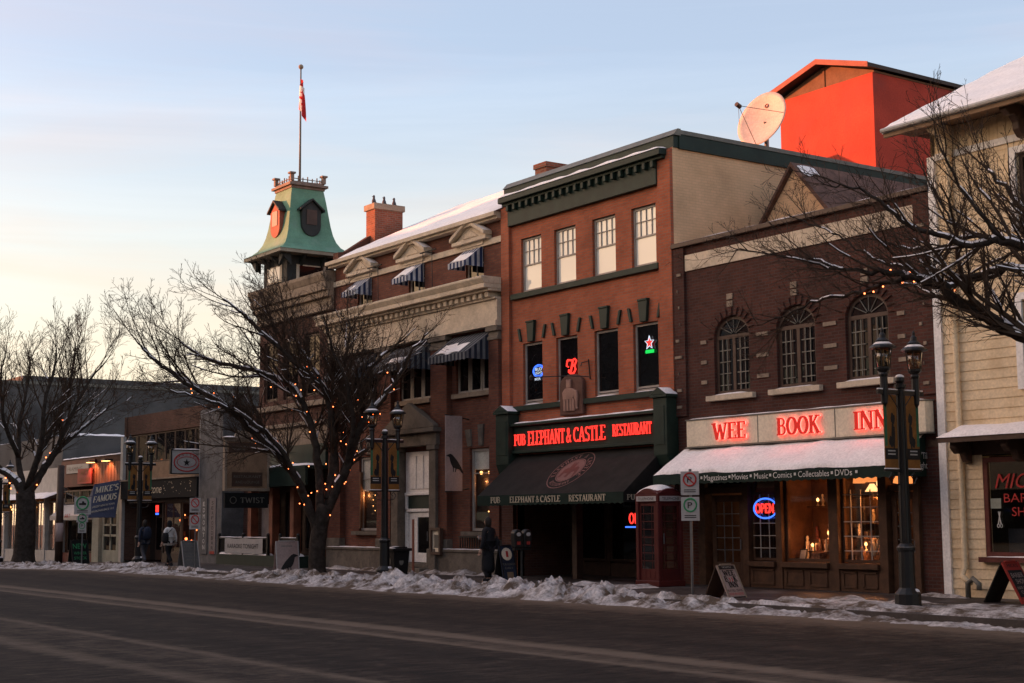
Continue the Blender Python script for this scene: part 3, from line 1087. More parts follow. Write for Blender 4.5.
road_material()
pavement_material()
snow_dirty_material()
pm('ground_earth', (0.09, 0.08, 0.07), 0.95, 0.3, scale=0.3)
g = MB()
xs = [-2500, -400, -130, -110, -90, -70, -55, -30, 0, 150, 800]
ys = [-900, -40, 0, 20, 60, 900, 2500]
g.add([(x, y, drop(x) - 0.03) for y in ys for x in xs], [(j * 11 + i, j * 11 + i + 1, (j + 1) * 11 + i + 1, (j + 1) * 11 + i) for j in range(6) for i in range(10)])
tag(g.build('ground', 'ground_earth'), 'bare winter ground under the street and the buildings', None, None, 'structure')
strip('road', 'road', 1.0, 20.0, 0.0, ny=4, label='dark wet winter street streaked with salt and slush')
strip('pavement', 'paving', 20.18, 27.0, 0.13, ny=2, label='dark brick pavement with patches of trodden snow')
strip('near_pavement', 'paving', -6.0, 0.85, 0.13, label='pavement on the near side of the street')
pm('kerb_concrete', (0.07, 0.058, 0.05), 0.9, 0.2)
for nm, ya, yb in (('kerb', 20.0, 20.18), ('near_kerb', 0.85, 1.0)):
    k = MB()
    xs = [-130, -110, -90, -70, -55, -40, -20, 0, 40]
    for i in range(len(xs) - 1):
        x0, x1 = xs[i], xs[i + 1]
        a, b = drop(x0), drop(x1)
        k.add([(x0, ya, a - .02), (x1, ya, b - .02), (x1, yb, b - .02), (x0, yb, a - .02), (x0, ya, a + .134), (x1, ya, b + .134), (x1, yb, b + .134), (x0, yb, a + .134)],
              [(0, 1, 5, 4), (4, 5, 6, 7), (2, 3, 7, 6)])
    tag(k.build(nm, 'kerb_concrete'), 'concrete kerb along the pavement', None, None, 'structure')


def snow_bank():
    """ploughed snow heaped along the kerb: high and lumpy to the west of the sandwich board, a thin crust to the east"""
    m = MB()
    nx, ny = 1500, 34
    x0, x1 = -100.0, -9.0
    Y0, Y1 = 18.6, 21.1
    vs = []
    for i in range(nx + 1):
        x = x0 + (x1 - x0) * i / nx
        big = 0.4 if x < -22.6 else 0.4 - 0.25 * min(1.0, (x + 22.6) / 1.6)
        if -33 < x < -24: big *= 1.1 + .5 * math.sin(math.pi * (x + 33) / 9)
        big *= 0.8 + 0.5 * noise.noise(Vector((x * .23, 1.7, 0))) + .3 * noise.noise(Vector((x * .9, 5.7, 0)))
        if x < -36: big *= 1 - .38 * min(1.0, (-36 - x) / 8)
        if -47 < x < -44.5: big *= .55
        wid = 0.62 + 0.25 * noise.noise(Vector((x * .35, 9.1, 0))) + (0.22 if x < -30 else 0)
        if x > -22: wid *= .9
        cy = 19.85 + .12 * noise.noise(Vector((x * .3, 4, 4)))
        for j in range(ny + 1):
            y = Y0 + (Y1 - Y0) * j / ny
            s = (y - cy) / wid
            base = drop(x) + (0.0 if y < 20 else 0.134)
            p = math.exp(-s * s * 1.6)
            lump = noise.noise(Vector((x * 1.7, y * 2.1, 0.5))) * .6 + (.35 - abs(noise.noise(Vector((x * 3.9, y * 3.9, 7.5))))) * .8 + (.25 - abs(noise.noise(Vector((x * 9, y * 9, 2.5))))) * .5
            hgt = big * p * (0.62 + 0.95 * lump) - 0.035 + .03 * noise.noise(Vector((x * 1.3, y * 1.3, 11)))
            vs.append((x, y, base + hgt if j not in (0, ny) else base - .05))
    fs = [(i * (ny + 1) + j, (i + 1) * (ny + 1) + j, (i + 1) * (ny + 1) + j + 1, i * (ny + 1) + j + 1) for i in range(nx) for j in range(ny)]
    m.add(vs, fs)
    tag(m.build('snow_bank', 'snow_dirty', smooth=True), 'long bank of dirty ploughed snow heaped along the kerb', None, None, 'stuff')


snow_bank()


def wall_snow(name, x0, x1, y0, y1, th, label, seed):
    m = MB()
    nx, ny = int((x1 - x0) / .09), int((y1 - y0) / .09)
    vs = []
    for i in range(nx + 1):
        for j in range(ny + 1):
            x, y = x0 + (x1 - x0) * i / nx, y0 + (y1 - y0) * j / ny
            e = min(1, min(i, nx - i) / 4) * min(1, j / 3)
            n = noise.noise(Vector((x * 1.1, y * 2.2, seed))) + .4 * noise.noise(Vector((x * 4, y * 4, seed)))
            vs.append((x, y, sw(x) + th * e * (.35 + 1.1 * n) - .03 + .02 * e))
    m.add(vs, [(i * (ny + 1) + j, (i + 1) * (ny + 1) + j, (i + 1) * (ny + 1) + j + 1, i * (ny + 1) + j + 1) for i in range(nx) for j in range(ny)])
    tag(m.build(name, 'snow_dirty', smooth=True), label, None, None, 'stuff')


wall_snow('snow_drift', -46.5, -36.3, 24.0, 24.88, .16, 'thin snow drift along the stone base of the bank', 3.3)
wall_snow('snow_patch', -21.5, -15.0, 20.3, 22.4, .1, 'thin trodden snow round the foot of the street lamp', 8.1)
wall_snow('snow_patch', -30.5, -27.0, 22.3, 23.2, .08, 'thin snow on the pavement before the phone box', 5.1)
wall_snow('snow_patch', -21.0, -18.8, 24.3, 24.95, .12, 'thin snow below the yellow clapboard wall', 6.6)

# ================================================================ ORANGE BRICK PUB BUILDING
pub = thing('brick_building', 'three-storey orange brick pub building with green cornice and four tall bright upper windows', 'building', (-32.35, 25, .13))
W3 = [(-35.3, -34.29), (-33.66, -32.65), (-31.89, -30.88), (-30.2, -29.2)]
W2 = [(-35.24, -34.28), (-33.62, -32.62), (-31.86, -30.84), (-30.2, -29.19)]
m = MB()
ops = [(a, b, 8.35, 9.96) for a, b in W3] + [(a, b, 5.05, 6.85) for a, b in W2] + [(-35.6, -29.3, 0.13, 3.35)]
facade(m, -36.2, -28.5, .13, 11.3, 25.0, ops, .24)
m.box(-36.2, -35.8, 24.9, 24.998, 2.7, 11.0)
m.box(-29.0, -28.5, 24.9, 24.998, 2.7, 11.25)
m.box(-36.19, -28.53, 25.24, 25.5, 3.4, 11.2)
m.build('wall', 'orange_brick', pub)
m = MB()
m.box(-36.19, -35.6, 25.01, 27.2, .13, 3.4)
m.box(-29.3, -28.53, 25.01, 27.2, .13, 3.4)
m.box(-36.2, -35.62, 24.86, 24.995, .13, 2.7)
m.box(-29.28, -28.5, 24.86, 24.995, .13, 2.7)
m.build('wall', 'hotel_brick', pub)  # darker brick on the ground-floor piers stands in for street-level shade
m = MB()
m.poly([(-28.5, 25.0, .1), (-28.5, 62, .1), (-28.5, 62, 11.32), (-28.5, 25.0, 11.32)])
m.poly([(-36.2, 25.0, 8), (-36.2, 62, 8), (-36.2, 62, 11.32), (-36.2, 25.0, 11.32)])
m.poly([(-36.2, 62, .1), (-28.5, 62, .1), (-28.5, 62, 11.32), (-36.2, 62, 11.32)])
m.build('side_wall', 'painted_brick', pub)
m = MB()
m.box(-36.18, -28.52, 25.5, 61.9, 11.1, 11.2)
m.build('roof', 'roof_shingle', pub)
m = MB()
m.box(-35.8, -29.0, 24.86, 24.998, 10.4, 11.02)
m.box(-35.98, -28.66, 24.78, 24.996, 11.02, 11.1)
m.box(-36.02, -28.62, 24.66, 24.996, 11.1, 11.26)
for i in range(21):
    x = -35.72 + i * .331
    m.box(x, x + .12, 24.74, 24.858, 10.84, 11.018)
m.build('cornice', 'green_paint', pub, bevel=.012)
slab(pub, Vector((-36.0, 25.0, 11.29)), Vector((-28.64, 25.0, 11.29)), Vector((0, -.35, -.02)), 0, 1, .1, 'snow', 6, .02)
m = MB()
m.box(-36.2, -28.47, 25.02, 25.2, 11.3, 11.62)
m.box(-28.53, -28.44, 25.2, 62, 11.28, 11.66)
m.box(-36.2, -36.1, 25.2, 62, 11.3, 11.66)
m.build('parapet', 'green_paint', pub)
m = MB()
m.prism([(-36.22, 24.98, 11.62), (-36.22, 25.24, 11.62), (-36.22, 25.24, 11.8), (-36.22, 25.14, 11.8)], (7.8, 0, 0))
m.box(-28.56, -28.42, 25.24, 62, 11.66, 11.77)
m.build('parapet_cap', 'cap_metal', pub)
m = MB()
m.box(-35.72, -29.02, 24.88, 24.997, 8.18, 8.34)
m.box(-35.66, -29.1, 24.89, 24.997, 4.88, 5.03)
for a, b in W2:
    c = (a + b) / 2
    m.prism([(c - .13, 24.9, 6.87), (c + .13, 24.9, 6.87), (c + .19, 24.9, 7.42), (c - .19, 24.9, 7.42)], (0, .097, 0))
    m.box(c - .2, c + .2, 24.88, 24.996, 7.42, 7.48)
    for s in (-1, 1):
        m.prism([(c + s * .5, 24.94, 6.92), (c + s * .6, 24.94, 6.92), (c + s * .7, 24.94, 7.3), (c + s * .6, 24.94, 7.3)], (0, .057, 0))
m.build('sill', 'green_paint', pub, bevel=.01)
for a, b in W3:
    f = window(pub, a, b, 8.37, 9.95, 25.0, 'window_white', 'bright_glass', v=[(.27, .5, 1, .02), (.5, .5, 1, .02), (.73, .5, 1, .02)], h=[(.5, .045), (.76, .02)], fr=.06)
for k, (a, b) in enumerate(W2):
    window(pub, a, b, 5.06, 6.84, 25.0, 'window_white', 'dark_glass', h=[(.06, .05)], fr=.06)
    ledge_snow(pub, a + .1, b - .05, 24.9, 25.0, 5.035, .03)
# recessed entrance under the awning
m = MB()
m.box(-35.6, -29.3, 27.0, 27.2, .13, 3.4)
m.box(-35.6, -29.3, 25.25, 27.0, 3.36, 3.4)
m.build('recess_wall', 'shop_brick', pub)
m = MB()
for x in (-35.5, -33.75, -32.3, -31.55, -29.4):
    m.box(x - .08, x + .08, 26.88, 26.999, .13, 3.3)
m.box(-35.5, -29.4, 26.9, 26.998, .13, .5)
m.box(-32.95, -32.75, 24.98, 25.2, .13, 3.35)
m.build('shopfront_post', 'wood_dark', pub)
for a, b in ((-35.4, -33.85), (-33.65, -32.4), (-31.45, -29.5)):
    window(pub, a, b, .55, 3.0, 26.8, 'wood_dark', 'dark_glass', h=[.75], fr=.07)
d = MB()
d.box(-32.2, -31.65, 26.86, 26.94, .14, 2.4)
do = d.build('door', 'frame_brown', pub)
p = MB(); p.box(-32.1, -31.75, 26.845, 26.858, .9, 2.2); p.build('pane', 'dark_glass', do)
h = MB(); h.tube([(-31.72, 26.82, 1.0), (-31.72, 26.82, 1.3)], .015, 6); h.build('handle', 'grey_metal', do)
m = MB()
m.box(-40.8, -39.9, 30, 31.0, 11.2, 14.0)
# sign box with its two capped end posts
sg = thing('pub_sign', 'long dark green sign box with red neon lettering above the black awning', 'sign', (-32.3, 24.9, 3.6))
m = MB()
m.box(-35.42, -29.02, 24.78, 24.99, 3.72, 4.42)
m.box(-35.44, -29.0, 24.66, 24.99, 4.42, 4.5)
m.box(-35.44, -29.0, 24.72, 24.99, 3.64, 3.72)
m.build('sign_box', 'green_paint', sg, bevel=.01)
m = MB()
POSTS = ((-36.1, -35.46), (-28.98, -28.46))
for a, b in POSTS:
    c = (a + b) / 2
    m.box(a, b, 24.6, 24.99, 3.35, 4.8)
    m.box(a - .06, b + .06, 24.54, 24.99, 4.8, 4.87)
    m.prism([(a - .06, 24.54, 4.87), (b + .06, 24.54, 4.87), (c, 24.54, 5.06)], (0, .45, 0))
    m.box(a + .08, b - .08, 24.585, 24.6, 3.6, 4.6)
    m.prism([(a, 24.6, 3.35), (a, 24.99, 3.35), (a, 24.99, 2.75), (a, 24.9, 2.9), (a, 24.7, 3.1)], (b - a, 0, 0))
m.build('end_post', 'green_paint', sg, bevel=.012)
for a, b in POSTS:
    c = (a + b) / 2
    slab(sg, Vector((c, 24.54, 5.06)), Vector((c, 24.99, 5.06)), Vector((b + .06 - c, 0, -.19)), .02, .98, .05, 'snow', 5, .02)
    slab(sg, Vector((c, 24.54, 5.06)), Vector((c, 24.99, 5.06)), Vector((a - .06 - c, 0, -.19)), .02, .98, .05, 'snow', 5, .02)
ledge_snow(sg, -35.4, -29.05, 24.68, 24.98, 4.5, .06)
for wd, x, z, h_, wi in (('PUB', -35.36, 3.87, .32, .56), ('ELEPHANT', -34.68, 3.85, .4, 1.76), ('&', -32.86, 3.85, .4, .24), ('CASTLE', -32.54, 3.85, .4, 1.42), ('RESTAURANT', -30.82, 3.92, .31, 1.6)):
    m = MB()
    serif_text(m, wd, (x, 24.76, z), (1, 0, 0), (0, 0, 1), h_, wi, (0, -.03, 0), .1, .06)
    m.build1('lettering', 'neon_red', sg)
# black awning
aw = awning(pub, -35.45, -28.9, 3.6, 2.42, 1.42, 24.95, 'awning_black', val=.26, valmat='awning_green')
yv = 24.95 - 1.42 - .024
for wd, x, wi in (('PUB', -34.77, .48), ('ELEPHANT', -33.83, 1.18), ('&', -32.6, .16), ('CASTLE', -32.4, .9), ('RESTAURANT', -31.14, 1.55)):
    m = MB()
    serif_text(m, wd, (x, yv, 2.21), (1, 0, 0), (0, 0, 1), .17, wi, (0, -.006, 0), .17, .09)
    m.build1('lettering', 'letter_cream', aw)
m = MB()
serif_text(m, 'PUB', (-28.89, 23.62, 2.22), (0, 1, 0), (0, 0, 1), .14, .4, (.006, 0, 0), .17, .09)
m.build1('lettering', 'letter_cream', aw)
# round crest on the slope
A = Vector((-32.05, 24.95, 3.6)); dn = Vector((0, -1.42, -1.18)).normalized(); nn = Vector((0, -1.18, 1.42)).normalized()
C0 = A + dn * .86 + nn * .012


def crest(cx, cz, k=1.0):
    return C0 + Vector((1, 0, 0)) * (cx * k) + dn * (-cz * k)


def on_crest(pts, lift):
    return [crest(x, z) + nn * lift for x, z in pts]


def ring(m, r0, r1, lift, n=36):
    for i in range(n):
        a0, a1 = 2 * math.pi * i / n, 2 * math.pi * (i + 1) / n
        m.poly(on_crest([(r0 * math.cos(a0), r0 * math.sin(a0)), (r1 * math.cos(a0), r1 * math.sin(a0)), (r1 * math.cos(a1), r1 * math.sin(a1)), (r0 * math.cos(a1), r0 * math.sin(a1))], lift))


m = MB()
ring(m, .74, .77, .004); ring(m, .46, .49, .004)
m.poly(on_crest([(.45 * math.cos(2 * math.pi * i / 30), .45 * math.sin(2 * math.pi * i / 30)) for i in range(30)], .003))
txt = ' ELEPHANT & CASTLE '
for i, c in enumerate(txt):
    a = R(215 - i * 250 / (len(txt) - 1))
    o = crest(.53 * math.cos(a), .53 * math.sin(a)) + nn * .004
    ez_ = (crest(math.cos(a), math.sin(a)) - C0).normalized()
    ex_ = ez_.cross(nn)
    serif_text(m, c, o - ex_ * .06, ex_, ez_, .15, .12, nn * .003, .2, .11)
for i, c in enumerate('RESTAURANT'):
    a = R(233 + i * 74 / 9)
    o = crest(.68 * math.cos(a), .68 * math.sin(a)) + nn * .004
    ez_ = (C0 - crest(math.cos(a), math.sin(a))).normalized()
    ex_ = ez_.cross(nn)
    serif_text(m, c, o - ex_ * .04, ex_, ez_, .13, .08, nn * .003, .2, .11)
m.build('crest', 'crest_rose', aw)
m = MB()
el = [(-.3, -.3), (-.2, -.3), (-.18, -.12), (-.02, -.14), (-.02, -.3), (.09, -.3), (.11, -.1), (.2, -.04), (.27, -.16), (.3, -.3), (.35, -.3), (.36, -.1), (.3, .1), (.18, .15), (.08, .1), (-.2, .1), (-.3, .02)]
m.poly(on_crest(el, .008))
m.poly(on_crest([(-.14, .1), (.06, .1), (.06, .33), (.02, .33), (.02, .28), (-.02, .28), (-.02, .33), (-.06, .33), (-.06, .28), (-.1, .28), (-.1, .33), (-.14, .33)], .008))
m.build('crest', 'maroon', aw)
# carved plaque of an elephant carrying a tower, on the wall between the middle windows
pq = thing('wall_plaque', 'arched carved plaque of an elephant carrying a castle over the neon pub sign', 'plaque', (-32.75, 24.9, 4.5))
m = MB()
pts = [(-33.3, 24.86, 4.62), (-32.25, 24.86, 4.62)] + [(-32.775 + .525 * math.cos(math.pi * t / 12), 24.86, 5.45 + .3 * math.sin(math.pi * t / 12)) for t in range(13)]
m.prism(pts, (0, .13, 0))
pts2 = [(-32.775 + (x + 32.775) * .86, 24.8, 4.7 + (z - 4.62) * .9) for x, y, z in pts]
m.build('board', 'plaque', pq, bevel=.02)
m = MB()


def elephant(m, X, Y, Z, k, d):
    def q(pts):
        m.prism([(X + x * k, Y, Z + z * k) for x, z in pts], (0, d, 0))
    q([(-.3, .36), (.22, .36), (.3, .5), (.28, .66), (.12, .72), (-.2, .72), (-.34, .6)])
    for x in (-.28, -.12, .04, .17):
        q([(x, .0), (x + .11, .0), (x + .12, .38), (x - .01, .38)])
    q([(.26, .66), (.4, .62), (.44, .44), (.4, .1), (.46, .06), (.35, .04), (.34, .3), (.26, .42)])
    q([(-.13, .72), (.09, .72), (.09, 1.0), (.05, 1.0), (.05, .95), (0, .95), (0, 1.0), (-.05, 1.0), (-.05, .95), (-.09, .95), (-.09, 1.0), (-.13, 1.0)])


elephant(m, -32.8, 24.79, 4.72, .88, .07)
m.build('figure', 'plaque_figure', pq, bevel=.015)
# iron bracket arm beside the plaque
br = MB()
br.tube([(-32.05, 24.98, 5.55), (-32.05, 24.93, 6.1)], .018, 6)
br.tube([(-32.05, 24.94, 5.62), (-32.3, 24.5, 5.64), (-33.3, 23.9, 5.66)], .014, 6)
br.tube([(-32.05, 24.93, 6.05), (-32.12, 24.75, 6.0), (-32.1, 24.7, 5.9)], .014, 6)
br.lathe((-33.3, 23.9, 5.58), [(.05, 0), (.06, .08), (.02, .14)], 8)
tag(br.build('iron_bracket', 'black_iron', None, (-32.05, 25, 5.5)), 'thin black iron bracket arm on the orange brick by the plaque', 'bracket')


# neon window signs, each hung behind a second-floor pane (built just in front of the pane)
def neon(name, label, parts, loc):
    t = thing(name, label, 'neon sign', loc, 'beer neon signs in the pub windows')
    for nm, mat, fn in parts:
        q = MB()
        fn(q)
        q.build(nm, mat, t)
    t.scale = (.78, .78, .78)
    t.location.z += .06
    return t


YN = 25.06


def ell(m, cx, cz, rx, rz, r, a0=0, a1=360, n=28, y=YN):
    m.tube([(cx + rx * math.cos(R(a0 + (a1 - a0) * i / n)), y, cz + rz * math.sin(R(a0 + (a1 - a0) * i / n))) for i in range(n + 1)], r, 6)


neon('neon_sign', 'small blue oval neon sign with white lettering in a dark pub window', [
    ('tube', 'neon_blue', lambda q: (ell(q, -34.56, 6.02, .34, .22, .022, 25, 335), ell(q, -34.56, 6.02, .29, .17, .012, 25, 335))),
    ('lettering', 'neon_white', lambda q: (sans_text(q, 'BUD', (-34.76, YN, 6.03), (1, 0, 0), (0, 0, 1), .11, .4, 0), sans_text(q, 'LIGHT', (-34.78, YN, 5.9), (1, 0, 0), (0, 0, 1), .1, .44, 0),
                                           sans_text(q, 'BEER', (-34.8, YN, 5.68), (1, 0, 0), (0, 0, 1), .09, .36, 0)))], (-34.56, YN, 5.66))
neon('neon_sign', 'red script letter B neon sign over a small white line of writing', [
    ('tube', 'neon_red', lambda q: (q.tube([(-33.1 + .05, YN, 5.78), (-32.98, YN, 6.0), (-32.9, YN, 6.24)], .035, 6),
                                    q.tube([(-33.25, YN, 6.2), (-33.2, YN, 6.27), (-32.95, YN, 6.24), (-32.78, YN, 6.28), (-32.7, YN, 6.2), (-32.78, YN, 6.08), (-32.97, YN, 6.04), (-32.8, YN, 6.02), (-32.75, YN, 5.9), (-32.86, YN, 5.78), (-33.02, YN, 5.77), (-33.16, YN, 5.84), (-33.13, YN, 5.92)], .036, 6),
                                    q.tube([(-33.25, YN, 6.18), (-33.28, YN, 6.06), (-33.17, YN, 6.02)], .03, 6))),
    ('lettering', 'neon_white', lambda q: sans_text(q, 'BUDWEISER', (-33.26, YN, 5.62), (1, 0, 0), (0, 0, 1), .055, .58, 0))], (-33.0, YN, 5.6))
star = [(.2 * (1 if i % 2 == 0 else .42) * math.sin(math.pi * i / 5), .2 * (1 if i % 2 == 0 else .42) * math.cos(math.pi * i / 5)) for i in range(11)]
neon('neon_sign', 'red star neon sign outlined in white over green writing', [
    ('star', 'neon_red', lambda q: q.prism([(-29.62 + x * .8, YN, 6.33 + z * .8) for x, z in star[:-1]], (0, -.01, 0))),
    ('tube', 'neon_white', lambda q: q.tube([(-29.62 + x * 1.2, YN, 6.33 + z * 1.2) for x, z in star], .014, 5)),
    ('lettering', 'neon_green', lambda q: (sans_text(q, 'HEINEKEN', (-29.84, YN, 6.0), (1, 0, 0), (0, 0, 1), .085, .46, 0), q.box(-29.83, -29.4, YN + .01, YN + .015, 5.985, 6.1)))], (-29.62, YN, 5.98))
# chimney stub on the roof
ch = MB()
ch.box(-40.75 + 6, -39.6 + 6, 30.2, 31.0, 11.2, 13.72)
ch = MB()
ch.box(-36.08, -35.5, 26.1, 26.9, 11.2, 12.35)
ch.box(-36.12, -35.46, 26.06, 26.94, 12.35, 12.5)
ch.build('chimney', 'chimney_brick', pub)

# ================================================================ BANK
bank = thing('bank_building', 'brick and stone bank building with three striped dormer awnings and a snowy roof', 'building', (-41.55, 25, .13))
BAYS = [-37.85, -41.3, -44.75]
m = MB()
ops = [(c - 1.0, c + 1.0, 5.62, 7.45) for c in BAYS]
ops += [(-38.1, -36.75, 1.4, 3.92), (-45.0, -43.55, 1.4, 3.92), (-41.9, -40.02, .4, 3.95)]
facade(m, -46.9, -36.2, .13, 7.5, 25.0, ops, .24)
facade(m, -46.9, -36.2, 8.5, 10.9, 25.05, [(c - .5, c + .5, 8.98, 10.12) for c in BAYS], .2)
m.box(-46.88, -36.22, 25.26, 25.6, .13, 10.9)
m.box(-46.88, -46.6, 25.6, 34, .13, 10.9)
m.box(-46.88, -36.22, 33.6, 34, .13, 10.9)
m.build('wall', 'bank_brick', bank)
m = MB()
for a, b in ((-46.9, -46.0), (-43.45, -42.55), (-40.05, -39.1), (-36.75, -36.24)):
    m.box(a, b, 24.8, 24.997, 1.16, 7.08)
m.build('pilaster', 'bank_brick', bank)
m = MB()
for a, b in ((-46.9, -46.0), (-43.45, -42.55), (-40.05, -39.1), (-36.75, -36.24)):
    m.box(a - .03, b + .03, 24.76, 24.996, .86, 1.16)
    m.box(a - .03, b + .03, 24.76, 24.996, 7.08, 7.2)
    m.box(a, b, 24.8, 24.996, 7.2, 7.34)
    m.box(a - .06, b + .04, 24.72, 24.996, 7.34, 7.5)
m.build('capital', 'grey_stone', bank, bevel=.012)
m = MB()
m.box(-46.9, -42.3, 24.74, 24.995, .1, .78)
m.box(-39.8, -36.22, 24.74, 24.995, .1, .78)
m.box(-46.9, -42.3, 24.7, 24.995, .78, .86)
m.box(-39.8, -36.22, 24.7, 24.995, .78, .86)
m.build('stone_base', 'grey_stone', bank, bevel=.012)
ledge_snow(bank, -46.9, -42.35, 24.72, 24.98, .86, .035)
ledge_snow(bank, -39.75, -36.25, 24.72, 24.98, .86, .035)
m = MB()
m.box(-46.92, -36.23, 24.7, 25.04, 7.5, 7.66)
m.box(-46.92, -36.23, 24.76, 25.04, 7.66, 8.3)
m.box(-46.92, -36.23, 24.68, 25.04, 8.3, 8.36)
m.build('frieze', 'cream_trim', bank)
m = MB()
for i in range(32):
    x = -46.86 + i * .331
    m.box(x, x + .19, 24.56, 25.04, 8.36, 8.52)
m.box(-46.95, -36.23, 24.46, 25.04, 8.52, 8.6)
m.box(-46.98, -36.22, 24.3, 25.04, 8.6, 8.74)
m.prism([(-47.0, 24.3, 8.74), (-47.0, 25.04, 8.74), (-47.0, 25.04, 8.95), (-47.0, 24.2, 8.95), (-47.0, 24.2, 8.88)], (10.78, 0, 0))
m.build('cornice', 'cream_trim', bank, bevel=.012)
ledge_snow(bank, -46.95, -36.3, 24.22, 25.0, 8.95, .06)
m = MB()
m.box(-46.98, -36.22, 24.78, 25.3, 10.74, 10.82)
m.box(-47.0, -36.22, 24.66, 25.3, 10.82, 10.94)
m.box(-46.9, -36.22, 24.97, 25.04, 10.06, 10.24)
m.build('eave', 'cream_trim', bank)
m = MB()
m.prism([(-46.7, 24.68, 10.94), (-46.7, 30.0, 13.5), (-46.7, 33.9, 11.2)], (10.5, 0, 0))
m.build('roof', 'roof_shingle', bank)
slab(bank, Vector((-46.2, 30.0, 13.5)), Vector((-36.22, 30.0, 13.5)), Vector((0, -5.32, -2.56)), .0, .995, .09, 'roof_snow', 30, .01)
m = MB()
m.prism([(-47.0, 25.0, 10.9), (-47.0, 25.0, 11.3), (-47.0, 25.3, 11.35), (-47.0, 26.4, 12.1), (-47.0, 27.4, 12.3), (-47.0, 30, 13.5), (-47.0, 33.9, 11.2), (-47.0, 33.9, 10.9)], (.36, 0, 0))
m.build('gable_parapet', 'bank_brick', bank)
m = MB()
m.box(-46.95, -46.3, 26.32, 27.48, 11.5, 12.98)
c = m.build('chimney', 'chimney_brick', bank)
m = MB()
m.box(-47.02, -46.23, 26.25, 27.55, 12.98, 13.2)
m.build('cap', 'stone', c, bevel=.015)
for k, c in enumerate(BAYS):
    # top floor: window, pediment, striped awning
    window(bank, c - .5, c + .5, 8.98, 10.11, 25.05, 'window_white', 'dark_glass', v=[.5], h=[.55], fr=.08, d=.12)
    m = MB()
    m.box(c - .95, c + .95, 24.8, 25.048, 10.24, 10.36)
    m.box(c - .62, c + .62, 24.93, 25.047, 10.12, 10.24)
    for s in (-1, 1):
        m.prism([(c + s * .97, 24.72, 10.36), (c + s * .97, 24.72, 10.48), (c, 24.72, 10.98), (c, 24.72, 10.86)], (0, .32, 0))
    m.prism([(c - .9, 24.9, 10.36), (c + .9, 24.9, 10.36), (c, 24.9, 10.86)], (0, .14, 0))
    m.prism([(c - .42, 24.87, 10.4), (c + .42, 24.87, 10.4), (c, 24.87, 10.66)], (0, .029, 0))
    p = m.build('pediment', 'cream_trim', bank, bevel=.01)
    for s in (-1, 1):
        slab(p, Vector((c, 24.72, 10.985)), Vector((c, 25.04, 10.985)), Vector((s * .97, 0, -.5)), .03, .98, .03, 'snow', 6, .03)
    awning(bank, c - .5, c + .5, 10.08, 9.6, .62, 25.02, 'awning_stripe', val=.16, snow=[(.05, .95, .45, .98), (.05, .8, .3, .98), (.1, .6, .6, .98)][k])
    # second floor: three lights under a darker awning
    f = MB()
    window(bank, c - 1.0, c - .36, 5.64, 7.44, 25.0, 'window_white', 'dark_glass', h=[.62], fr=.07)
    window(bank, c - .32, c + .32, 5.64, 7.44, 25.0, 'window_white', 'dark_glass', h=[.62], fr=.07)
    window(bank, c + .36, c + 1.0, 5.64, 7.44, 25.0, 'window_white', 'dark_glass', h=[.62], fr=.07)
    f.box(c - 1.08, c + 1.08, 24.86, 24.998, 5.48, 5.62)
    f.build('sill', 'stone', bank)
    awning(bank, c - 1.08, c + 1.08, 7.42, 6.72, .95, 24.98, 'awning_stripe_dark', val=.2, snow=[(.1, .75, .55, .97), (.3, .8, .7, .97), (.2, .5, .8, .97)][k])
# iron rods beside two pediments
for c in BAYS[1:]:
    m = MB()
    m.tube([(c + .8, 24.7, 10.3), (c + 1.75, 24.7, 10.3)], .025, 6)
    m.tube([(c + 1.1, 25.04, 10.3), (c + 1.1, 24.7, 10.3)], .02, 6)
    m.tube([(c + 1.5, 24.72, 8.95), (c + 1.5, 24.7, 10.3)], .012, 6)
    m.tube([(c + .95, 24.72, 8.95), (c + .95, 24.7, 10.3)], .012, 6)
    m.build('iron_arm', 'black_iron', bank)
# street-level windows with a lit interior
for k, (a, b) in enumerate(((-38.1, -36.75), (-45.0, -43.55))):
    window(bank, a + .02, b - .02, 1.42, 3.9, 25.0, 'window_white', 'clear_glass', h=[.7], fr=.08)
    m = MB()
    m.box(a - .25, b + .25, 24.82, 24.998, 1.28, 1.4)
    m.build('sill', 'grey_stone', bank)
    m = MB()
    cx = (a + b) / 2
    for s in (-.62, 0, .62):
        m.prism([(cx + s - .1, 24.94, 3.98), (cx + s + .1, 24.94, 3.98), (cx + s * 1.15 + .15, 24.94, 4.5 + (.12 if s == 0 else 0)), (cx + s * 1.15 - .15, 24.94, 4.5 + (.12 if s == 0 else 0))], (0, .058, 0))
    m.build('keystone', 'grey_stone', bank)
    m = MB()
    m.poly([(a, 25.245, 1.4), (b, 25.245, 1.4), (b, 25.245, 3.9), (a, 25.245, 3.9)])
    m.build('interior', 'interior_dark', bank)
    m = MB()
    if k == 0:
        m.box(a + .1, b - .1, 25.13, 25.15, 3.27, 3.85)
    else:
        m.box(a + .1, b - .1, 25.13, 25.15, 2.75, 3.85)
    m.build('blind', 'trim_white', bank)
m = MB()
for x in (-37.75, -37.3):
    m.ball((x, 25.19, 3.17), .05, 8, 5)
for z in (1.65, 1.8, 2.0, 2.15, 2.35, 2.5):
    m.ball((-37.3 + .1 * math.sin(z * 9), 25.2, z), .02, 6, 4)
m.build('window_lamp', 'lamp_warm', bank)
for x, z, e in ((-37.55, 2.9, 1.2), (-44.75, 2.6, 1.6)):
    ld = bpy.data.lights.new('window_light', 'POINT'); ld.energy = e; ld.color = (1, .42, .15); ld.shadow_soft_size = .01
    lo = bpy.data.objects.new('window_light', ld); lo.location = (x, 25.2, z); COL.objects.link(lo)
m = MB()
m.ball((-44.8, 25.2, 3.0), .06, 8, 5)
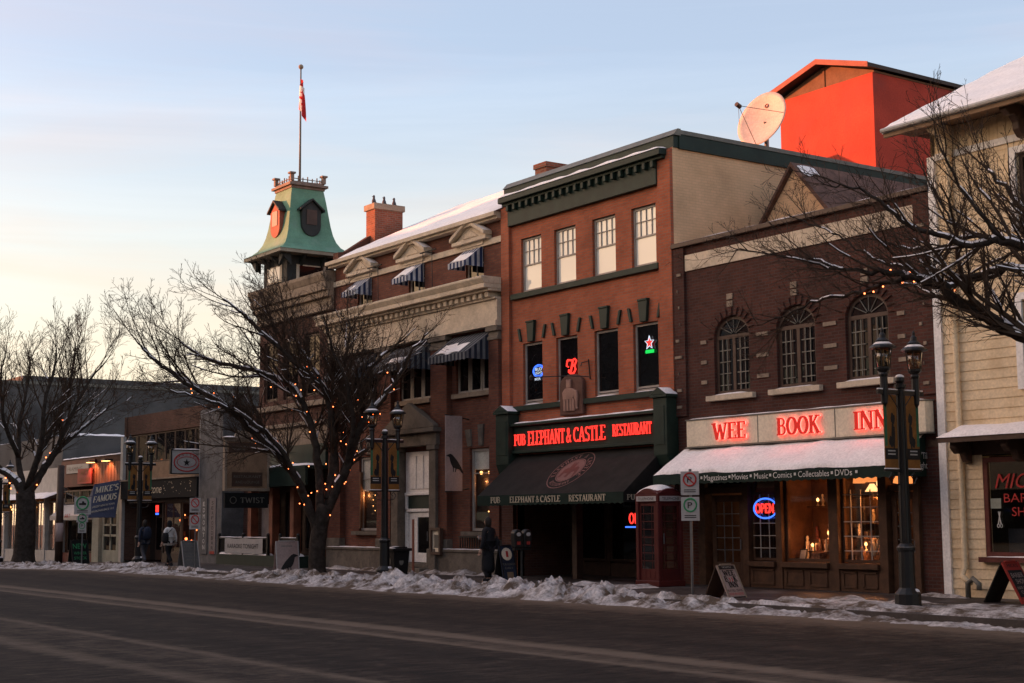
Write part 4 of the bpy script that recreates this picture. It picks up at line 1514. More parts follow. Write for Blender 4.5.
for i in range(9):
    m.ball((-44.1 + .3 * math.cos(i * .7), 25.2, 2.35 + .3 * math.sin(i * .7)), .014, 6, 4)
m.build('window_lamp', 'lamp_warm', bank)
m = MB()
m.box(-44.97, -44.9, 24.99, 25.1, 1.5, 3.4)
m.build('window_trim', 'brown_board', bank)
# stone doorway
m = MB()
for a, b in ((-42.35, -41.92), (-40.0, -39.6)):
    m.box(a, b, 24.7, 24.994, .87, 3.95)
    m.box(a - .05, b + .05, 24.64, 24.994, .13, .87)
    m.box(a - .05, b + .05, 24.64, 24.994, 3.95, 4.1)
m.box(-42.45, -39.5, 24.66, 24.994, 4.1, 4.5)
m.box(-42.55, -39.4, 24.5, 24.994, 4.5, 4.64)
m.prism([(-42.55, 24.5, 4.64), (-39.4, 24.5, 4.64), (-39.4, 24.5, 4.72), (-40.975, 24.5, 5.5), (-42.55, 24.5, 4.72)], (0, .2, 0))
m.prism([(-42.35, 24.6, 4.66), (-39.6, 24.6, 4.66), (-40.975, 24.6, 5.35)], (0, .394, 0))
m.build('door_surround', 'grey_stone', bank, bevel=.015)
m = MB()
m.box(-41.9, -40.02, 25.0, 25.1, 2.62, 3.95)
for x in (-41.6, -41.15, -40.7):
    m.box(x, x + .38, 24.97, 24.998, 2.75, 3.8)
m.box(-41.9, -40.02, 24.95, 25.12, 2.55, 2.64)
m.box(-41.9, -40.02, 24.97, 25.12, 2.02, 2.12)
m.box(-41.9, -41.78, 24.97, 25.12, .4, 2.55)
m.box(-40.14, -40.02, 24.97, 25.12, .4, 2.55)
m.build('door_frame', 'trim_white', bank, bevel=.008)
m = MB()
m.box(-41.77, -40.15, 25.02, 25.08, 2.13, 2.54)
m.build('transom', 'green_dark', bank)
d = MB()
for a, b, z0, z1 in ((-41.4, -41.2, .42, 2.0), (-40.5, -40.32, .42, 2.0), (-41.2, -40.5, .42, .72), (-41.2, -40.5, 1.85, 2.0)):
    d.box(a, b, 25.02, 25.1, z0, z1)
d.box(-41.76, -41.42, 25.05, 25.1, .42, 2.0)
d.box(-40.3, -40.16, 25.05, 25.1, .42, 2.0)
do = d.build('door', 'trim_white', bank, bevel=.006)
p = MB(); p.box(-41.2, -40.5, 25.05, 25.07, .73, 1.84); p.build('pane', 'dark_glass', do)
h = MB(); h.tube([(-40.55, 24.99, 1.1), (-40.55, 24.99, 1.4)], .014, 6); h.build('handle', 'grey_metal', do)
m = MB()
m.box(-42.0, -39.9, 24.3, 25.1, .1, .27)
m.box(-41.95, -39.95, 24.62, 25.1, .27, .4)
m.build('step', 'grey_stone', bank, bevel=.015)
m = MB()
for i in range(16):
    x = -38.35 + i * .13
    m.box(x, x + .03, 24.78, 24.81, .9, 1.26)
m.box(-38.4, -36.3, 24.77, 24.82, 1.22, 1.27)
m.build('window_grille', 'black_iron', bank)


def bird_silhouette(m, O, ex, ez, k, d):
    """perched crow outline, facing -ex"""
    pts = [(-.5, .42), (-.34, .5), (-.24, .52), (-.12, .46), (.02, .32), (.2, .12), (.36, -.12), (.5, -.4), (.42, -.42), (.26, -.24), (.1, -.2), (.06, -.36), (.02, -.36), (.04, -.18), (-.06, -.16), (-.06, -.36), (-.1, -.36), (-.1, -.14), (-.2, .0), (-.26, .16), (-.3, .34), (-.36, .38)]
    O, ex, ez, d = Vector(O), Vector(ex), Vector(ez), Vector(d)
    m.prism([O + ex * (x * k) + ez * (z * k) for x, z in pts], d)


rs = thing('hanging_sign', 'tall pale banner sign with a black crow, hung out from the bank wall', 'sign', (-38.1, 25.0, 3.8))
m = MB()
m.box(-38.12, -38.08, 24.12, 24.72, 2.62, 4.9)
m.build('panel', 'sign_pink', rs, bevel=.006)
m = MB()
m.tube([(-38.1, 24.98, 4.8), (-38.1, 24.1, 4.93)], .02, 6)
m.tube([(-38.1, 24.98, 2.7), (-38.1, 24.1, 2.6)], .02, 6)
m.build('bracket', 'black_iron', rs)
m = MB()
bird_silhouette(m, (-38.075, 24.44, 3.42), (0, 1, 0), (0, 0, 1), .62, (.006, 0, 0))
m.build('crow', 'letter_black', rs)
nb = thing('notice_board', 'small framed notice board on the stone wall beside the bank door', 'notice board', (-39.48, 24.7, .7))
m = MB()
for a, b, z0, z1 in ((-39.78, -39.7, .7, 1.52), (-39.27, -39.19, .7, 1.52), (-39.7, -39.27, .7, .78), (-39.7, -39.27, 1.44, 1.52)):
    m.box(a, b, 24.6, 24.72, z0, z1)
m.build('frame', 'frame_brown', nb)
m = MB(); m.box(-39.7, -39.27, 24.66, 24.7, .78, 1.44); m.build('paper', 'cream_sign', nb)
m = MB(); m.box(-39.6, -39.37, 24.654, 24.659, .9, 1.3); m.build('drawing', 'cap_metal', nb)
PIG = [('leftmost of three dark pigeons perched on the brick bank chimney', 26.45), ('middle one of three dark pigeons perched on the brick bank chimney', 26.88), ('rightmost of three dark pigeons perched on the brick bank chimney', 27.3)]
for lb, y in PIG:
    m = MB()
    z = 13.2
    m.lathe((-46.62, y, z), [(.03, 0), (.085, .07), (.09, .14), (.06, .21), (.045, .25), (.055, .3), (.035, .345), (.01, .36)], 10, 1.0, .85)
    m.prism([(-46.6, y + .02, z + .12), (-46.65, y + .1, z + .1), (-46.6, y + .24, z - .02), (-46.58, y + .2, z - .02)], (.05, 0, 0))
    m.prism([(-46.62, y - .05, z + .31), (-46.62, y - .095, z + .3), (-46.62, y - .05, z + .285)], (.015, 0, 0))
    tag(m.build('pigeon', 'pigeon_grey', None, (-46.62, y, z), smooth=True), lb, 'bird', 'pigeons on the chimney')

# ================================================================ HOTEL WITH THE CORNER TOWER
hotel = thing('hotel_building', 'dark brick hotel with a heavy cornice and a flared green corner tower', 'building', (-50.5, 25, .13))
m = MB()
HW = [(-52.6, -51.4), (-50.9, -49.7), (-49.2, -48.0)]
facade(m, -53.0, -46.95, 3.9, 9.3, 25.0, [(a, b, 6.3, 8.6) for a, b in HW], .22)
m.box(-52.98, -46.97, 25.24, 40, 3.9, 10.4)
m.box(-52.98, -46.97, 25.02, 25.24, 9.3, 10.4)
m.box(-53.0, -52.4, 25.0, 25.3, .13, 3.9)
m.box(-47.5, -46.95, 25.0, 25.3, .13, 3.9)
m.box(-55.6, -53.02, 25.6, 40, .13, 6.0)
m.build('wall', 'hotel_brick', hotel)
for a, b in HW:
    window(hotel, a, b, 6.32, 8.58, 25.0, 'frame_brown', 'dark_glass', v=[.5], h=[.55], fr=.09)
m = MB()
m.box(-53.1, -46.9, 24.82, 24.998, 9.27, 9.42)
m.box(-53.1, -46.9, 24.9, 24.998, 9.42, 9.75)
m.box(-53.12, -46.9, 24.74, 25.0, 9.75, 9.98)
m.box(-53.18, -46.9, 24.64, 25.0, 9.98, 10.3)
m.prism([(-53.22, 24.64, 10.3), (-53.22, 25.2, 10.3), (-53.22, 25.2, 10.72), (-53.22, 24.54, 10.64), (-53.22, 24.54, 10.52)], (6.3, 0, 0))
m.box(-53.1, -46.9, 24.84, 24.998, 5.9, 6.1)
m.build('cornice', 'stone', hotel, bevel=.015)
m = MB()
m.box(-53.1, -46.92, 24.76, 25.0, 4.5, 5.2)
m.box(-53.2, -46.92, 24.62, 25.0, 5.2, 5.34)
m.build('belt_course', 'stone', hotel, bevel=.015)
m = MB()
m.box(-53.0, -46.92, 23.9, 25.0, 3.58, 3.7)
m.box(-53.0, -46.92, 23.92, 24.02, 3.0, 3.58)
m.box(-53.0, -52.9, 24.02, 25.0, 3.0, 3.58)
m.box(-53.0, -46.92, 24.7, 25.0, 3.7, 4.5)
m.build('canopy', 'green_dark', hotel)
ledge_snow(hotel, -52.9, -47.0, 23.92, 24.68, 3.7, .12)
m = MB()
for x in (-52.9, -51.05, -49.3, -47.3):
    m.box(x - .15, x + .15, 24.6, 24.9, .5, 3.0)
m.build('porch_post', 'rust', hotel)
m = MB()
m.box(-52.4, -47.5, 25.1, 25.24, .13, 3.9)
m.build('shopfront', 'wood_dark', hotel)
for a, b in ((-52.6, -51.3), (-50.8, -49.5), (-49.1, -47.5)):
    window(hotel, a, b, .7, 2.9, 24.96, 'wood_dark', 'grey_glass', v=[.5], fr=.07)
m = MB(); m.box(-52.5, -51.3, 24.93, 24.95, 1.1, 2.4); m.build('blind', 'blind', hotel)
# tower
m = MB()
TX, TY = -51.2, 25.75
m.box(TX - 1.0, TX + 1.0, TY - 1.0, TY + 1.0, 10.35, 11.75)
for s in (-1, 1):
    for k in range(4):
        o = -1.3 + k * .87
        m.prism([(TX + o - .05, TY + s * 1.0, 11.72), (TX + o - .05, TY + s * 1.42, 11.72), (TX + o - .05, TY + s * 1.0, 11.3)], (.1, 0, 0))
        m.prism([(TX + s * 1.0, TY + o - .05, 11.72), (TX + s * 1.42, TY + o - .05, 11.72), (TX + s * 1.0, TY + o - .05, 11.3)], (0, .1, 0))
tw = m.build('tower', 'tower_dark', hotel)
m = MB()
m.box(TX - .62, TX + .62, TY - 1.04, TY - 1.005, 10.75, 11.4)
m.box(TX + 1.005, TX + 1.04, TY - .62, TY + .62, 10.75, 11.4)
m.build('window', 'cream_trim', tw)
m = MB()
m.box(TX - .5, TX - .05, TY - 1.06, TY - 1.045, 10.8, 11.35)
m.box(TX + .05, TX + .5, TY - 1.06, TY - 1.045, 10.8, 11.35)
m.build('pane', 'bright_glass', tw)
m = MB()
m.box(TX + 1.045, TX + 1.06, TY - .5, TY + .5, 10.8, 11.35)
m.build('pane', 'dark_glass', tw)
m = MB()
m.box(TX - 1.58, TX + 1.58, TY - 1.58, TY + 1.58, 11.75, 11.88)
m.build('tower_eave', 'tower_eave', tw)
m = MB()
prof = [(1.6, 11.88), (1.36, 12.0), (1.18, 12.16), (1.05, 12.38), (.96, 12.65), (.89, 13.0), (.82, 13.5), (.75, 14.0), (.68, 14.42)]
q2 = math.sqrt(2)
m.lathe((TX, TY, 0), [(r * q2, z) for r, z in prof], 4, rot=math.pi / 4)
rf = m.build('tower_roof', 'tower_copper', tw)
m = MB()
m.box(TX - .72, TX + .72, TY - .72, TY + .72, 14.42, 14.52)
m.box(TX - .82, TX + .82, TY - .82, TY + .82, 14.52, 14.62)
m.box(TX - .7, TX + .7, TY - .7, TY + .7, 14.62, 14.7)
for i in range(7):
    o = -.6 + i * .2
    for s in (-1, 1):
        m.box(TX + o - .02, TX + o + .02, TY + s * .66 - .02, TY + s * .66 + .02, 14.7, 14.86 + .05 * (i % 2))
        m.box(TX + s * .66 - .02, TX + s * .66 + .02, TY + o - .02, TY + o + .02, 14.7, 14.86 + .05 * (i % 2))
for s in (-1, 1):
    m.box(TX - .7, TX + .7, TY + s * .66 - .015, TY + s * .66 + .015, 14.78, 14.81)
    m.box(TX + s * .66 - .015, TX + s * .66 + .015, TY - .7, TY + .7, 14.78, 14.81)
    for t in (-1, 1):
        m.box(TX + s * .68 - .07, TX + s * .68 + .07, TY + t * .68 - .07, TY + t * .68 + .07, 14.7, 14.95)
        m.box(TX + s * .68 - .12, TX + s * .68 + .12, TY + t * .68 - .12, TY + t * .68 + .12, 14.95, 15.02)
m.build('roof_crest', 'crest_stone', tw, bevel=.008)
# a round-bottomed dormer on the street face and on the east face
for face in ('street', 'east'):
    def P(a, out, z):
        return (TX + a, TY - out, z) if face == 'street' else (TX + out, TY + a, z)

    def pr(m, pts, o0, o1):
        A = [P(a, o0, z) for a, z in pts]
        m.prism(A, Vector(P(0, o1, 0)) - Vector(P(0, o0, 0)))
    lower = [(.4 * math.cos(R(180 + 180 * t / 10)), 12.95 + .42 * math.sin(R(180 + 180 * t / 10))) for t in range(11)]
    m = MB()
    pr(m, [(-.4, 13.55)] + lower + [(.4, 13.55), (0, 13.9)], .7, 1.04)
    dm = m.build('dormer', 'tower_red' if face == 'street' else 'tower_dark', tw, bevel=.01)  # one paint: sunlit red on the street face, shaded dark on the east
    m = MB()
    for s in (-1, 1):
        pr(m, [(s * .52, 13.5), (s * .52, 13.57), (0, 13.99), (0, 13.92)], .62, 1.14)
    m.build('hood', 'tower_dark', dm)
    m = MB()
    pr(m, [(-.22, 12.98), (.22, 12.98), (.22, 13.55), (-.22, 13.55)], 1.045, 1.06)
    m.build('pane', 'sign_pink' if face == 'street' else 'frame_brown', dm)  # pane tone also painted lit to the street, shaded to the east
fp = thing('flagpole', 'slim flagpole with a gold ball rising from the green tower roof', 'flagpole', (TX, TY, 14.6))
m = MB()
m.tube([(TX, TY, 14.5), (TX, TY, 17), (TX, TY, 19.38)], [.05, .04, .028], 8)
m.build('pole', 'cap_metal', fp, smooth=True)
m = MB(); m.ball((TX, TY, 19.45), .1, 10, 7); m.build('ball', 'stone', fp, smooth=True)
# limp flag: cloth hanging in folds from the hoist
m = MB()
nx, nz = 14, 24
vs = []
for j in range(nz + 1):
    v = j / nz
    for i in range(nx + 1):
        u = i / nx
        sag = u * 1.15
        z = 18.95 - v * 1.05 - sag * (.72 + .1 * math.sin(u * 6)) + .02 * math.sin(v * 5)
        x = TX + .05 + u * .55 + .05 * math.sin(u * 17 + v * 2)
        y = TY - .04 - u * .1 + .09 * math.sin(u * 13 + v * 1.5)
        vs.append((x, y, z))
for j in range(nz):
    for i in range(nx):
        u, v = (i + .5) / nx, (j + .5) / nz
        leaf = abs(u - .5) < .16 * (1 - abs(v - .5) * 2.1) * (1 + .5 * math.cos(v * 26)) and .2 < v < .8
        m.m = 1 if (.25 < u < .75 and not leaf) else 0
        a = j * (nx + 1) + i
        m.f.append([a, a + 1, a + nx + 2, a + nx + 1]); m.mi.append(m.m)
m.v = [Vector(p) for p in vs]
tag(m.build('flag', ['flag_red', 'flag_white'], None, (TX, TY, 18.9), smooth=True), 'limp red and white flag hanging from the tower flagpole', 'flag')
# projecting sign in front of the porch
ts = thing('hanging_sign', 'large wooden signboard with snow on its top and a dark TWIST panel below', 'sign', (-53.3, 25, 3.6))
m = MB()
X = -53.3
m.box(X - .06, X + .06, 23.62, 25.3, 2.98, 4.72)
m.build('panel', 'siding_tan', ts)
m = MB()
for y0, y1, z0, z1 in ((23.56, 23.66, 2.92, 4.8), (25.24, 25.34, 2.92, 4.8), (23.66, 25.24, 2.92, 3.02), (23.66, 25.24, 4.7, 4.8)):
    m.box(X - .1, X + .1, y0, y1, z0, z1)
m.box(X - .14, X + .14, 23.5, 25.4, 4.8, 4.86)
m.prism([(X, 23.9, 4.86), (X, 25.0, 4.86), (X, 24.85, 5.1), (X, 24.05, 5.1)], (.12, 0, 0))
m.tube([(X, 25.3, 4.4), (X, 26.36, 4.4)], .03, 6)
m.build('frame', 'stone', ts, bevel=.01)
ledge_y = Vector((X - .13, 23.52, 4.86))
slab(ts, Vector((X - .13, 25.38, 4.86)), Vector((X - .13, 23.52, 4.86)), Vector((.26, 0, 0)), .03, .97, .06, 'snow', 5, .03)
m = MB()
m.box(X + .062, X + .075, 23.72, 25.2, 4.32, 4.66)
m.box(X + .062, X + .075, 23.85, 25.05, 3.1, 3.6)
m.build('name_board', 'frame_brown', ts)
m = MB()
sans_text(m, 'ROADHOUSE', (X + .08, 23.85, 4.4), (0, 1, 0), (0, 0, 1), .16, 1.2, .002)
sans_text(m, 'RESTAURANT', (X + .08, 23.92, 3.4), (0, 1, 0), (0, 0, 1), .1, 1.06, .002)
sans_text(m, 'AND LOUNGE', (X + .08, 23.98, 3.2), (0, 1, 0), (0, 0, 1), .1, .95, .002)
m.build('lettering', 'cap_metal', ts)
m = MB()
m.box(X - .05, X + .05, 23.6, 25.3, 2.32, 2.86)
lp = m.build('lower_panel', 'black_flat', ts)
m = MB()
serif_text(m, 'TWIST', (X + .052, 24.2, 2.5), (0, 1, 0), (0, 0, 1), .2, .95, (.004, 0, 0), .16, .1, serifs=False)
ell2 = [(X + .056, 23.92 + .12 * math.cos(R(i * 30)), 2.6 + .12 * math.sin(R(i * 30))) for i in range(13)]
m.tube(ell2, .014, 5)
m.build('lettering', 'cap_metal', lp)
ts.location += Vector((3.4, -1.38, -.08))
# low railing and planter in front of the porch
pr_ = thing('patio_railing', 'dark patio railing with snow along its ledge in front of the hotel porch', 'railing', (-51.5, 23.4, .13))
m = MB()
m.box(-54.3, -47.3, 22.95, 24.5, .13, .52)
m.build('deck', 'green_dark', pr_)
m = MB()
for x in (-54.2, -52.0, -49.9, -48.9, -47.5):
    m.box(x - .05, x + .05, 22.98, 23.08, .52, 1.22)
    m.ball((x, 23.03, 1.26), .07, 8, 5)
m.box(-54.2, -49.9, 23.0, 23.06, 1.1, 1.16)
m.box(-48.9, -47.5, 23.0, 23.06, 1.1, 1.16)
for i in range(59):
    x = -54.15 + i * .072
    m.box(x, x + .02, 23.02, 23.04, .52, 1.1)
for i in range(19):
    x = -48.88 + i * .072
    m.box(x, x + .02, 23.02, 23.04, .52, 1.1)
m.build('rail', 'black_iron', pr_)
ledge_snow(pr_, -54.25, -49.9, 22.98, 23.3, .52, .14)
ledge_snow(pr_, -48.95, -47.4, 22.98, 23.3, .52, .1)
for a, b in ((-54.2, -49.9), (-48.9, -47.5)):
    ledge_snow(pr_, a, b, 22.99, 23.07, 1.16, .03)
bn = thing('banner', 'white cloth banner with black lettering tied along the porch railing', 'banner', (-52.9, 22.97, .6))
m = MB()
n = 16
vs = [(-53.55 + 3.3 * i / n, 22.965 + .012 * math.sin(i * 1.3), z + .015 * math.sin(i * .9)) for z in (.56, .84, 1.12) for i in range(n + 1)]
m.add(vs, [(j * 17 + i, j * 17 + i + 1, j * 17 + i + 18, j * 17 + i + 17) for j in range(2) for i in range(n)])
bc = m.build('cloth', 'sign_white', bn, smooth=True)
m = MB()
sans_text(m, 'KARAOKE TONIGHT', (-53.25, 22.945, .76), (1, 0, 0), (0, 0, 1), .17, 2.7, 0)
m.build('lettering', 'letter_black', bn)
pr_.location.y += .93
bn.location.y += .93

# ================================================================ DARK BRICK BOOK SHOP
shop = thing('brick_building', 'dark brown brick book shop building with three arched lattice windows and a snowy awning', 'building', (-24.4, 25, .13))
AW = [-26.47, -24.32, -22.17]
m = MB()
facade(m, -28.5, -20.3, 3.3, 8.6, 25.0, [(c - .62, c + .62, 4.74, 6.66, .5) for c in AW], .26)
m.box(-28.48, -20.32, 25.28, 25.5, 3.3, 8.55)
m.box(-28.5, -27.8, 25.0, 25.3, .13, 3.3)
m.box(-20.85, -20.3, 25.0, 25.3, .13, 3.3)
m.poly([(-20.3, 25.28, .13), (-20.3, 60, .13), (-20.3, 60, 8.6), (-20.3, 25.28, 8.6)])
m.box(-28.5, -28.08, 24.93, 24.998, 4.3, 8.58)
m.box(-20.72, -20.3, 24.93, 24.998, 4.3, 8.58)
m.build('wall', 'dark_brick', shop)
m = MB()
m.box(-28.52, -20.28, 24.88, 25.5, 8.6, 8.72)
m.build('coping', 'frame_brown', shop, bevel=.01)
ledge_snow(shop, -28.45, -20.4, 24.9, 25.2, 8.72, .035)
m = MB()
m.box(-28.06, -20.74, 24.96, 24.998, 7.97, 8.38)
m.build('stone_band', 'cream_trim', shop)
m = MB()
for c in AW:
    m.box(c - .82, c + .82, 24.86, 24.997, 4.6, 4.73)
m.build('sill', 'cream_trim', shop, bevel=.01)
m = MB()
rs_ = random.Random(3)
for c in AW:
    m.box(c - .1, c + .1, 24.965, 24.997, 6.88, 7.02); m.box(c - .1, c + .1, 24.965, 24.997, 7.06, 7.2)
    for s in (-1, 1):
        for z in (5.05, 5.55, 6.05):
            m.box(c + s * .98 - .1, c + s * .98 + .1, 24.972, 24.997, z, z + .09)
for s in (-28.3, -20.55):
    for k in range(9):
        z = 4.5 + k * .42
        m.box(s - .05 + rs_.uniform(-.1, .1), s + .05 + rs_.uniform(-.08, .1), 24.9, 24.928, z, z + .07)
m.build('accent_stone', 'stone', shop)
m = MB()
for c in AW:
    for t in range(13):
        a = math.pi * t / 12
        m.prism([(c - math.cos(a) * .63 - .05 * math.sin(a), 24.96, 6.16 + .51 * math.sin(a)), (c - math.cos(a) * .63 + .05 * math.sin(a), 24.96, 6.16 + .51 * math.sin(a)),
                 (c - math.cos(a) * .82 + .06 * math.sin(a), 24.96, 6.16 + .7 * math.sin(a)), (c - math.cos(a) * .82 - .06 * math.sin(a), 24.96, 6.16 + .7 * math.sin(a))], (0, .037, 0))
m.build('arch', 'dark_brick', shop)
for k, c in enumerate(AW):
    f = window(shop, c - .62, c + .62, 4.75, 6.65, 25.0, 'frame_brown', 'grey_glass', v=[(.5, 0, .76, .1), (.2, 0, .73, .02), (.35, 0, .73, .02), (.65, 0, .73, .02), (.8, 0, .73, .02)], h=[(.74, .09)], fr=.09, rise=.5)
    l = MB()
    for s in (-1, 1):
        for t in (.12, .27, .42, .57):
            z = 4.75 + 1.9 * t
            l.box(c + s * .31 - .2, c + s * .31 + .2, 25.075, 25.095, z - .012, z + .012)
        for d_ in (-.08, .08):
            l.box(c + s * .31 + d_ - .012, c + s * .31 + d_ + .012, 25.072, 25.092, 4.85, 6.1)
    for a in (30, 60, 90, 120, 150):
        l.tube([(c + .08 * math.cos(R(a)), 25.085, 6.2 + .06 * math.sin(R(a))), (c + .52 * math.cos(R(a)), 25.085, 6.2 + .42 * math.sin(R(a)))], .012, 5)
    l.build('lattice', 'cap_metal', f)
    ledge_snow(shop, c - .6, c + .6, 24.88, 25.02, 4.735, .035)
m = MB()
m.box(-28.48, -20.32, 25.5, 60, 8.3, 8.4)
m.build('roof', 'roof_shingle', shop)
# small gabled roof house
m = MB()
m.prism([(-28.45, 28, 8.4), (-25.6, 28, 8.4), (-25.6, 28, 9.15), (-27.1, 28, 10.86), (-28.45, 28, 9.3)], (0, 20, 0))
gb = m.build('roof_gable', 'painted_brick', shop)
m = MB()
m.prism([(-27.1, 27.85, 10.88), (-27.1, 27.85, 11.0), (-25.35, 27.85, 9.02), (-25.4, 27.85, 8.9)], (0, 20.3, 0))
m.prism([(-27.1, 27.85, 10.88), (-27.1, 27.85, 11.0), (-28.46, 27.85, 9.4), (-28.46, 27.85, 9.28)], (0, 20.3, 0))
m.build('roof', 'roof_shingle', gb)
slab(gb, Vector((-27.05, 27.95, 10.98)), Vector((-27.05, 28.6, 10.98)), Vector((1.6, 0, -1.82)), .04, .17, .04, ragged=.1)
slab(gb, Vector((-27.05, 29.5, 10.98)), Vector((-27.05, 33, 10.98)), Vector((1.6, 0, -1.82)), .8, .95, .05, ragged=.2)
m = MB()
m.prism([(-28.5, 24.99, 3.2), (-20.3, 24.99, 3.2), (-20.3, 24.99, 3.34), (-28.5, 24.99, 3.34)], (0, .3, 0))
m.build('lintel', 'wood_dark', shop)
# sign board
ws = thing('shop_sign', 'long cream signboard with glowing red lettering above the white snowy awning', 'sign', (-24.42, 24.9, 3.5))
m = MB()
m.box(-27.86, -20.42, 24.72, 24.99, 3.5, 4.15)
for x in (-25.63, -23.15):
    pass
m.build('board', 'cream_sign', ws, bevel=.01)
m = MB()
for x in (-25.35, -22.93):
    m.box(x - .012, x + .012, 24.714, 24.722, 3.51, 4.14)
m.box(-27.88, -20.4, 24.7, 24.99, 4.15, 4.18)
m.box(-27.88, -20.4, 24.7, 24.99, 3.47, 3.5)
m.build('trim', 'cap_metal', ws)
ledge_snow(ws, -27.86, -20.44, 24.72, 24.98, 4.18, .035)
WORDS = [('WEE', -26.82, 1.14), ('BOOK', -24.66, 1.35), ('INN', -22.34, 1.0)]
for wd, x, wi in WORDS:
    m = MB(); b = MB()
    serif_text(m, wd, (x, 24.66, 3.63), (1, 0, 0), (0, 0, 1), .4, wi, (0, -.03, 0), .17, .08)
    serif_text(b, wd, (x, 24.685, 3.63), (1, 0, 0), (0, 0, 1), .4, wi, (0, -.012, 0), .14, .07)
    m.build1('lettering', 'neon_red_soft', ws)
    b.build1('glow_tube', 'neon_red_back', ws)
# awning with its blanket of snow
aw = awning(shop, -28.2, -20.65, 3.46, 2.78, 1.05, 24.96, 'awning_green', val=.2)
m = MB()
for wd, x, wi in (('Books', -27.0, .5), ('Magazines', -26.33, .79), ('Movies', -25.38, .53), ('Music', -24.65, .44), ('Comics', -24.05, .58), ('Collectables', -23.28, .91), ('DVDs', -22.2, .48)):
    q = MB(); sans_text(q, wd, (x, 23.88, 2.63), (1, 0, 0), (0, 0, 1), .135, wi, 0); q.build1('lettering', 'letter_white', aw)
for x in (-27.12, -26.42, -25.46, -24.76, -24.14, -23.38, -22.29, -21.6):
    m.box(x - .03, x + .03, 23.88, 23.884, 2.67, 2.73)
m2 = MB()
sans_text(m2, "Open 'Til", (-20.636, 24.42, 2.95), (0, 1, 0), (0, 0, 1), .14, .56, 0)
sans_text(m2, 'Midnight', (-20.636, 24.42, 2.75), (0, 1, 0), (0, 0, 1), .14, .56, 0)
m.build1('separator_dot', 'letter_white', aw)
m2.build('lettering', 'letter_white', aw)
slab(aw, Vector((-28.19, 24.94, 3.47)), Vector((-20.66, 24.94, 3.47)), Vector((0, -1.05, -.68)), .02, .985, .1, 'snow', 16, .05)
# shopfront: piers, doors, show windows
m = MB()
m.box(-27.8, -27.55, 24.98, 25.25, .13, 3.2)
for a, b in ((-26.15, -25.95), (-25.05, -24.86), (-23.4, -23.12), (-21.95, -21.72), (-20.98, -20.85)):
    m.box(a, b, 24.9, 25.2, .13, 3.2)
m.box(-27.55, -26.15, 24.98, 25.2, 2.35, 2.5)
m.box(-27.55, -26.15, 24.98, 25.2, 3.05, 3.2)
m.box(-25.95, -25.05, 24.96, 25.2, 2.85, 3.2)
m.box(-24.86, -21.95, 24.96, 25.2, 2.9, 3.2)
m.box(-21.72, -20.98, 24.98, 25.2, 2.9, 3.2)
m.box(-21.72, -20.98, 24.98, 25.2, 2.3, 2.42)
for a, b in ((-25.95, -25.05), (-24.86, -23.4), (-23.12, -21.95)):
    m.box(a, b, 24.82, 25.2, .62, .74)
    m.box(a, b, 24.93, 25.2, .13, .62)
    n = 1 if b - a < 1 else 2
    for i in range(n):
        x0, x1 = a + .08 + i * (b - a) / n, a + (i + 1) * (b - a) / n - .08
        for p in ((x0, x0 + .05, .22, .56), (x1 - .05, x1, .22, .56), (x0, x1, .2, .25), (x0, x1, .52, .57)):
            m.box(p[0], p[1], 24.905, 24.93, p[2], p[3])
m.build('shopfront', 'wood', shop, bevel=.006)


def shop_door(x0, x1, z1, label):
    d = MB()
    for p in ((x0, x0 + .14, .15, z1), (x1 - .14, x1, .15, z1), (x0 + .14, x1 - .14, .15, .7), (x0 + .14, x1 - .14, z1 - .16, z1)):
        d.box(p[0], p[1], 25.04, 25.1, p[2], p[3])
    do = d.build('door', 'wood', shop, bevel=.006)
    p = MB(); p.box(x0 + .14, x1 - .14, 25.07, 25.078, .7, z1 - .16); p.build('pane', 'clear_glass', do)
    b = MB()
    for t in (.33, .67):
        X = x0 + .14 + (x1 - x0 - .28) * t
        b.box(X - .01, X + .01, 25.055, 25.07, .7, z1 - .16)
    for t in (.2, .4, .6, .8):
        Z = .7 + (z1 - .86) * t
        b.box(x0 + .14, x1 - .14, 25.052, 25.067, Z - .01, Z + .01)
    b.build('lattice', 'grey_metal', do)
    h = MB(); h.tube([(x1 - .07, 25.0, 1.0), (x1 - .07, 25.0, 1.25)], .016, 6); h.build('handle', 'grey_metal', do)
    do['label'] = label


shop_door(-27.35, -26.25, 2.3, 'lattice glazed wooden shop door by the red phone box')
shop_door(-21.7, -21.0, 2.28, 'narrow wooden shop door behind the street lamp')
window(shop, -27.5, -26.2, 2.5, 3.05, 24.98, 'wood', 'dark_glass', fr=.06)
f = window(shop, -25.93, -25.07, .76, 2.82, 24.98, 'wood', 'clear_glass', h=[(.76, .07)], fr=.06, rise=.38, d=.1)
l = MB()
for t in (.33, .67): l.box(-25.93 + .86 * t - .009, -25.93 + .86 * t + .009, 25.0, 25.02, .82, 2.3)
for t in (.14, .28, .42, .56): l.box(-25.88, -25.12, 25.002, 25.022, .76 + 2.06 * t - .009, .76 + 2.06 * t + .009)
l.build('lattice', 'window_white', f)
m = MB()
pts = [(-25.5 + .36 * math.cos(math.pi * t / 12), 25.12, 2.46 + .33 * math.sin(math.pi * t / 12)) for t in range(13)]
m.prism(pts, (0, .01, 0))
m.build('fan_light', 'siding_tan', f)
window(shop, -24.84, -23.42, .76, 2.88, 24.98, 'wood', 'clear_glass', fr=.06, d=.1)
f = window(shop, -23.1, -21.97, .76, 2.88, 24.98, 'wood', 'clear_glass', fr=.06, d=.1)
l = MB()
for t in (.25, .5, .75): l.box(-23.1 + 1.13 * t - .011, -23.1 + 1.13 * t + .011, 25.0, 25.02, .82, 2.35)
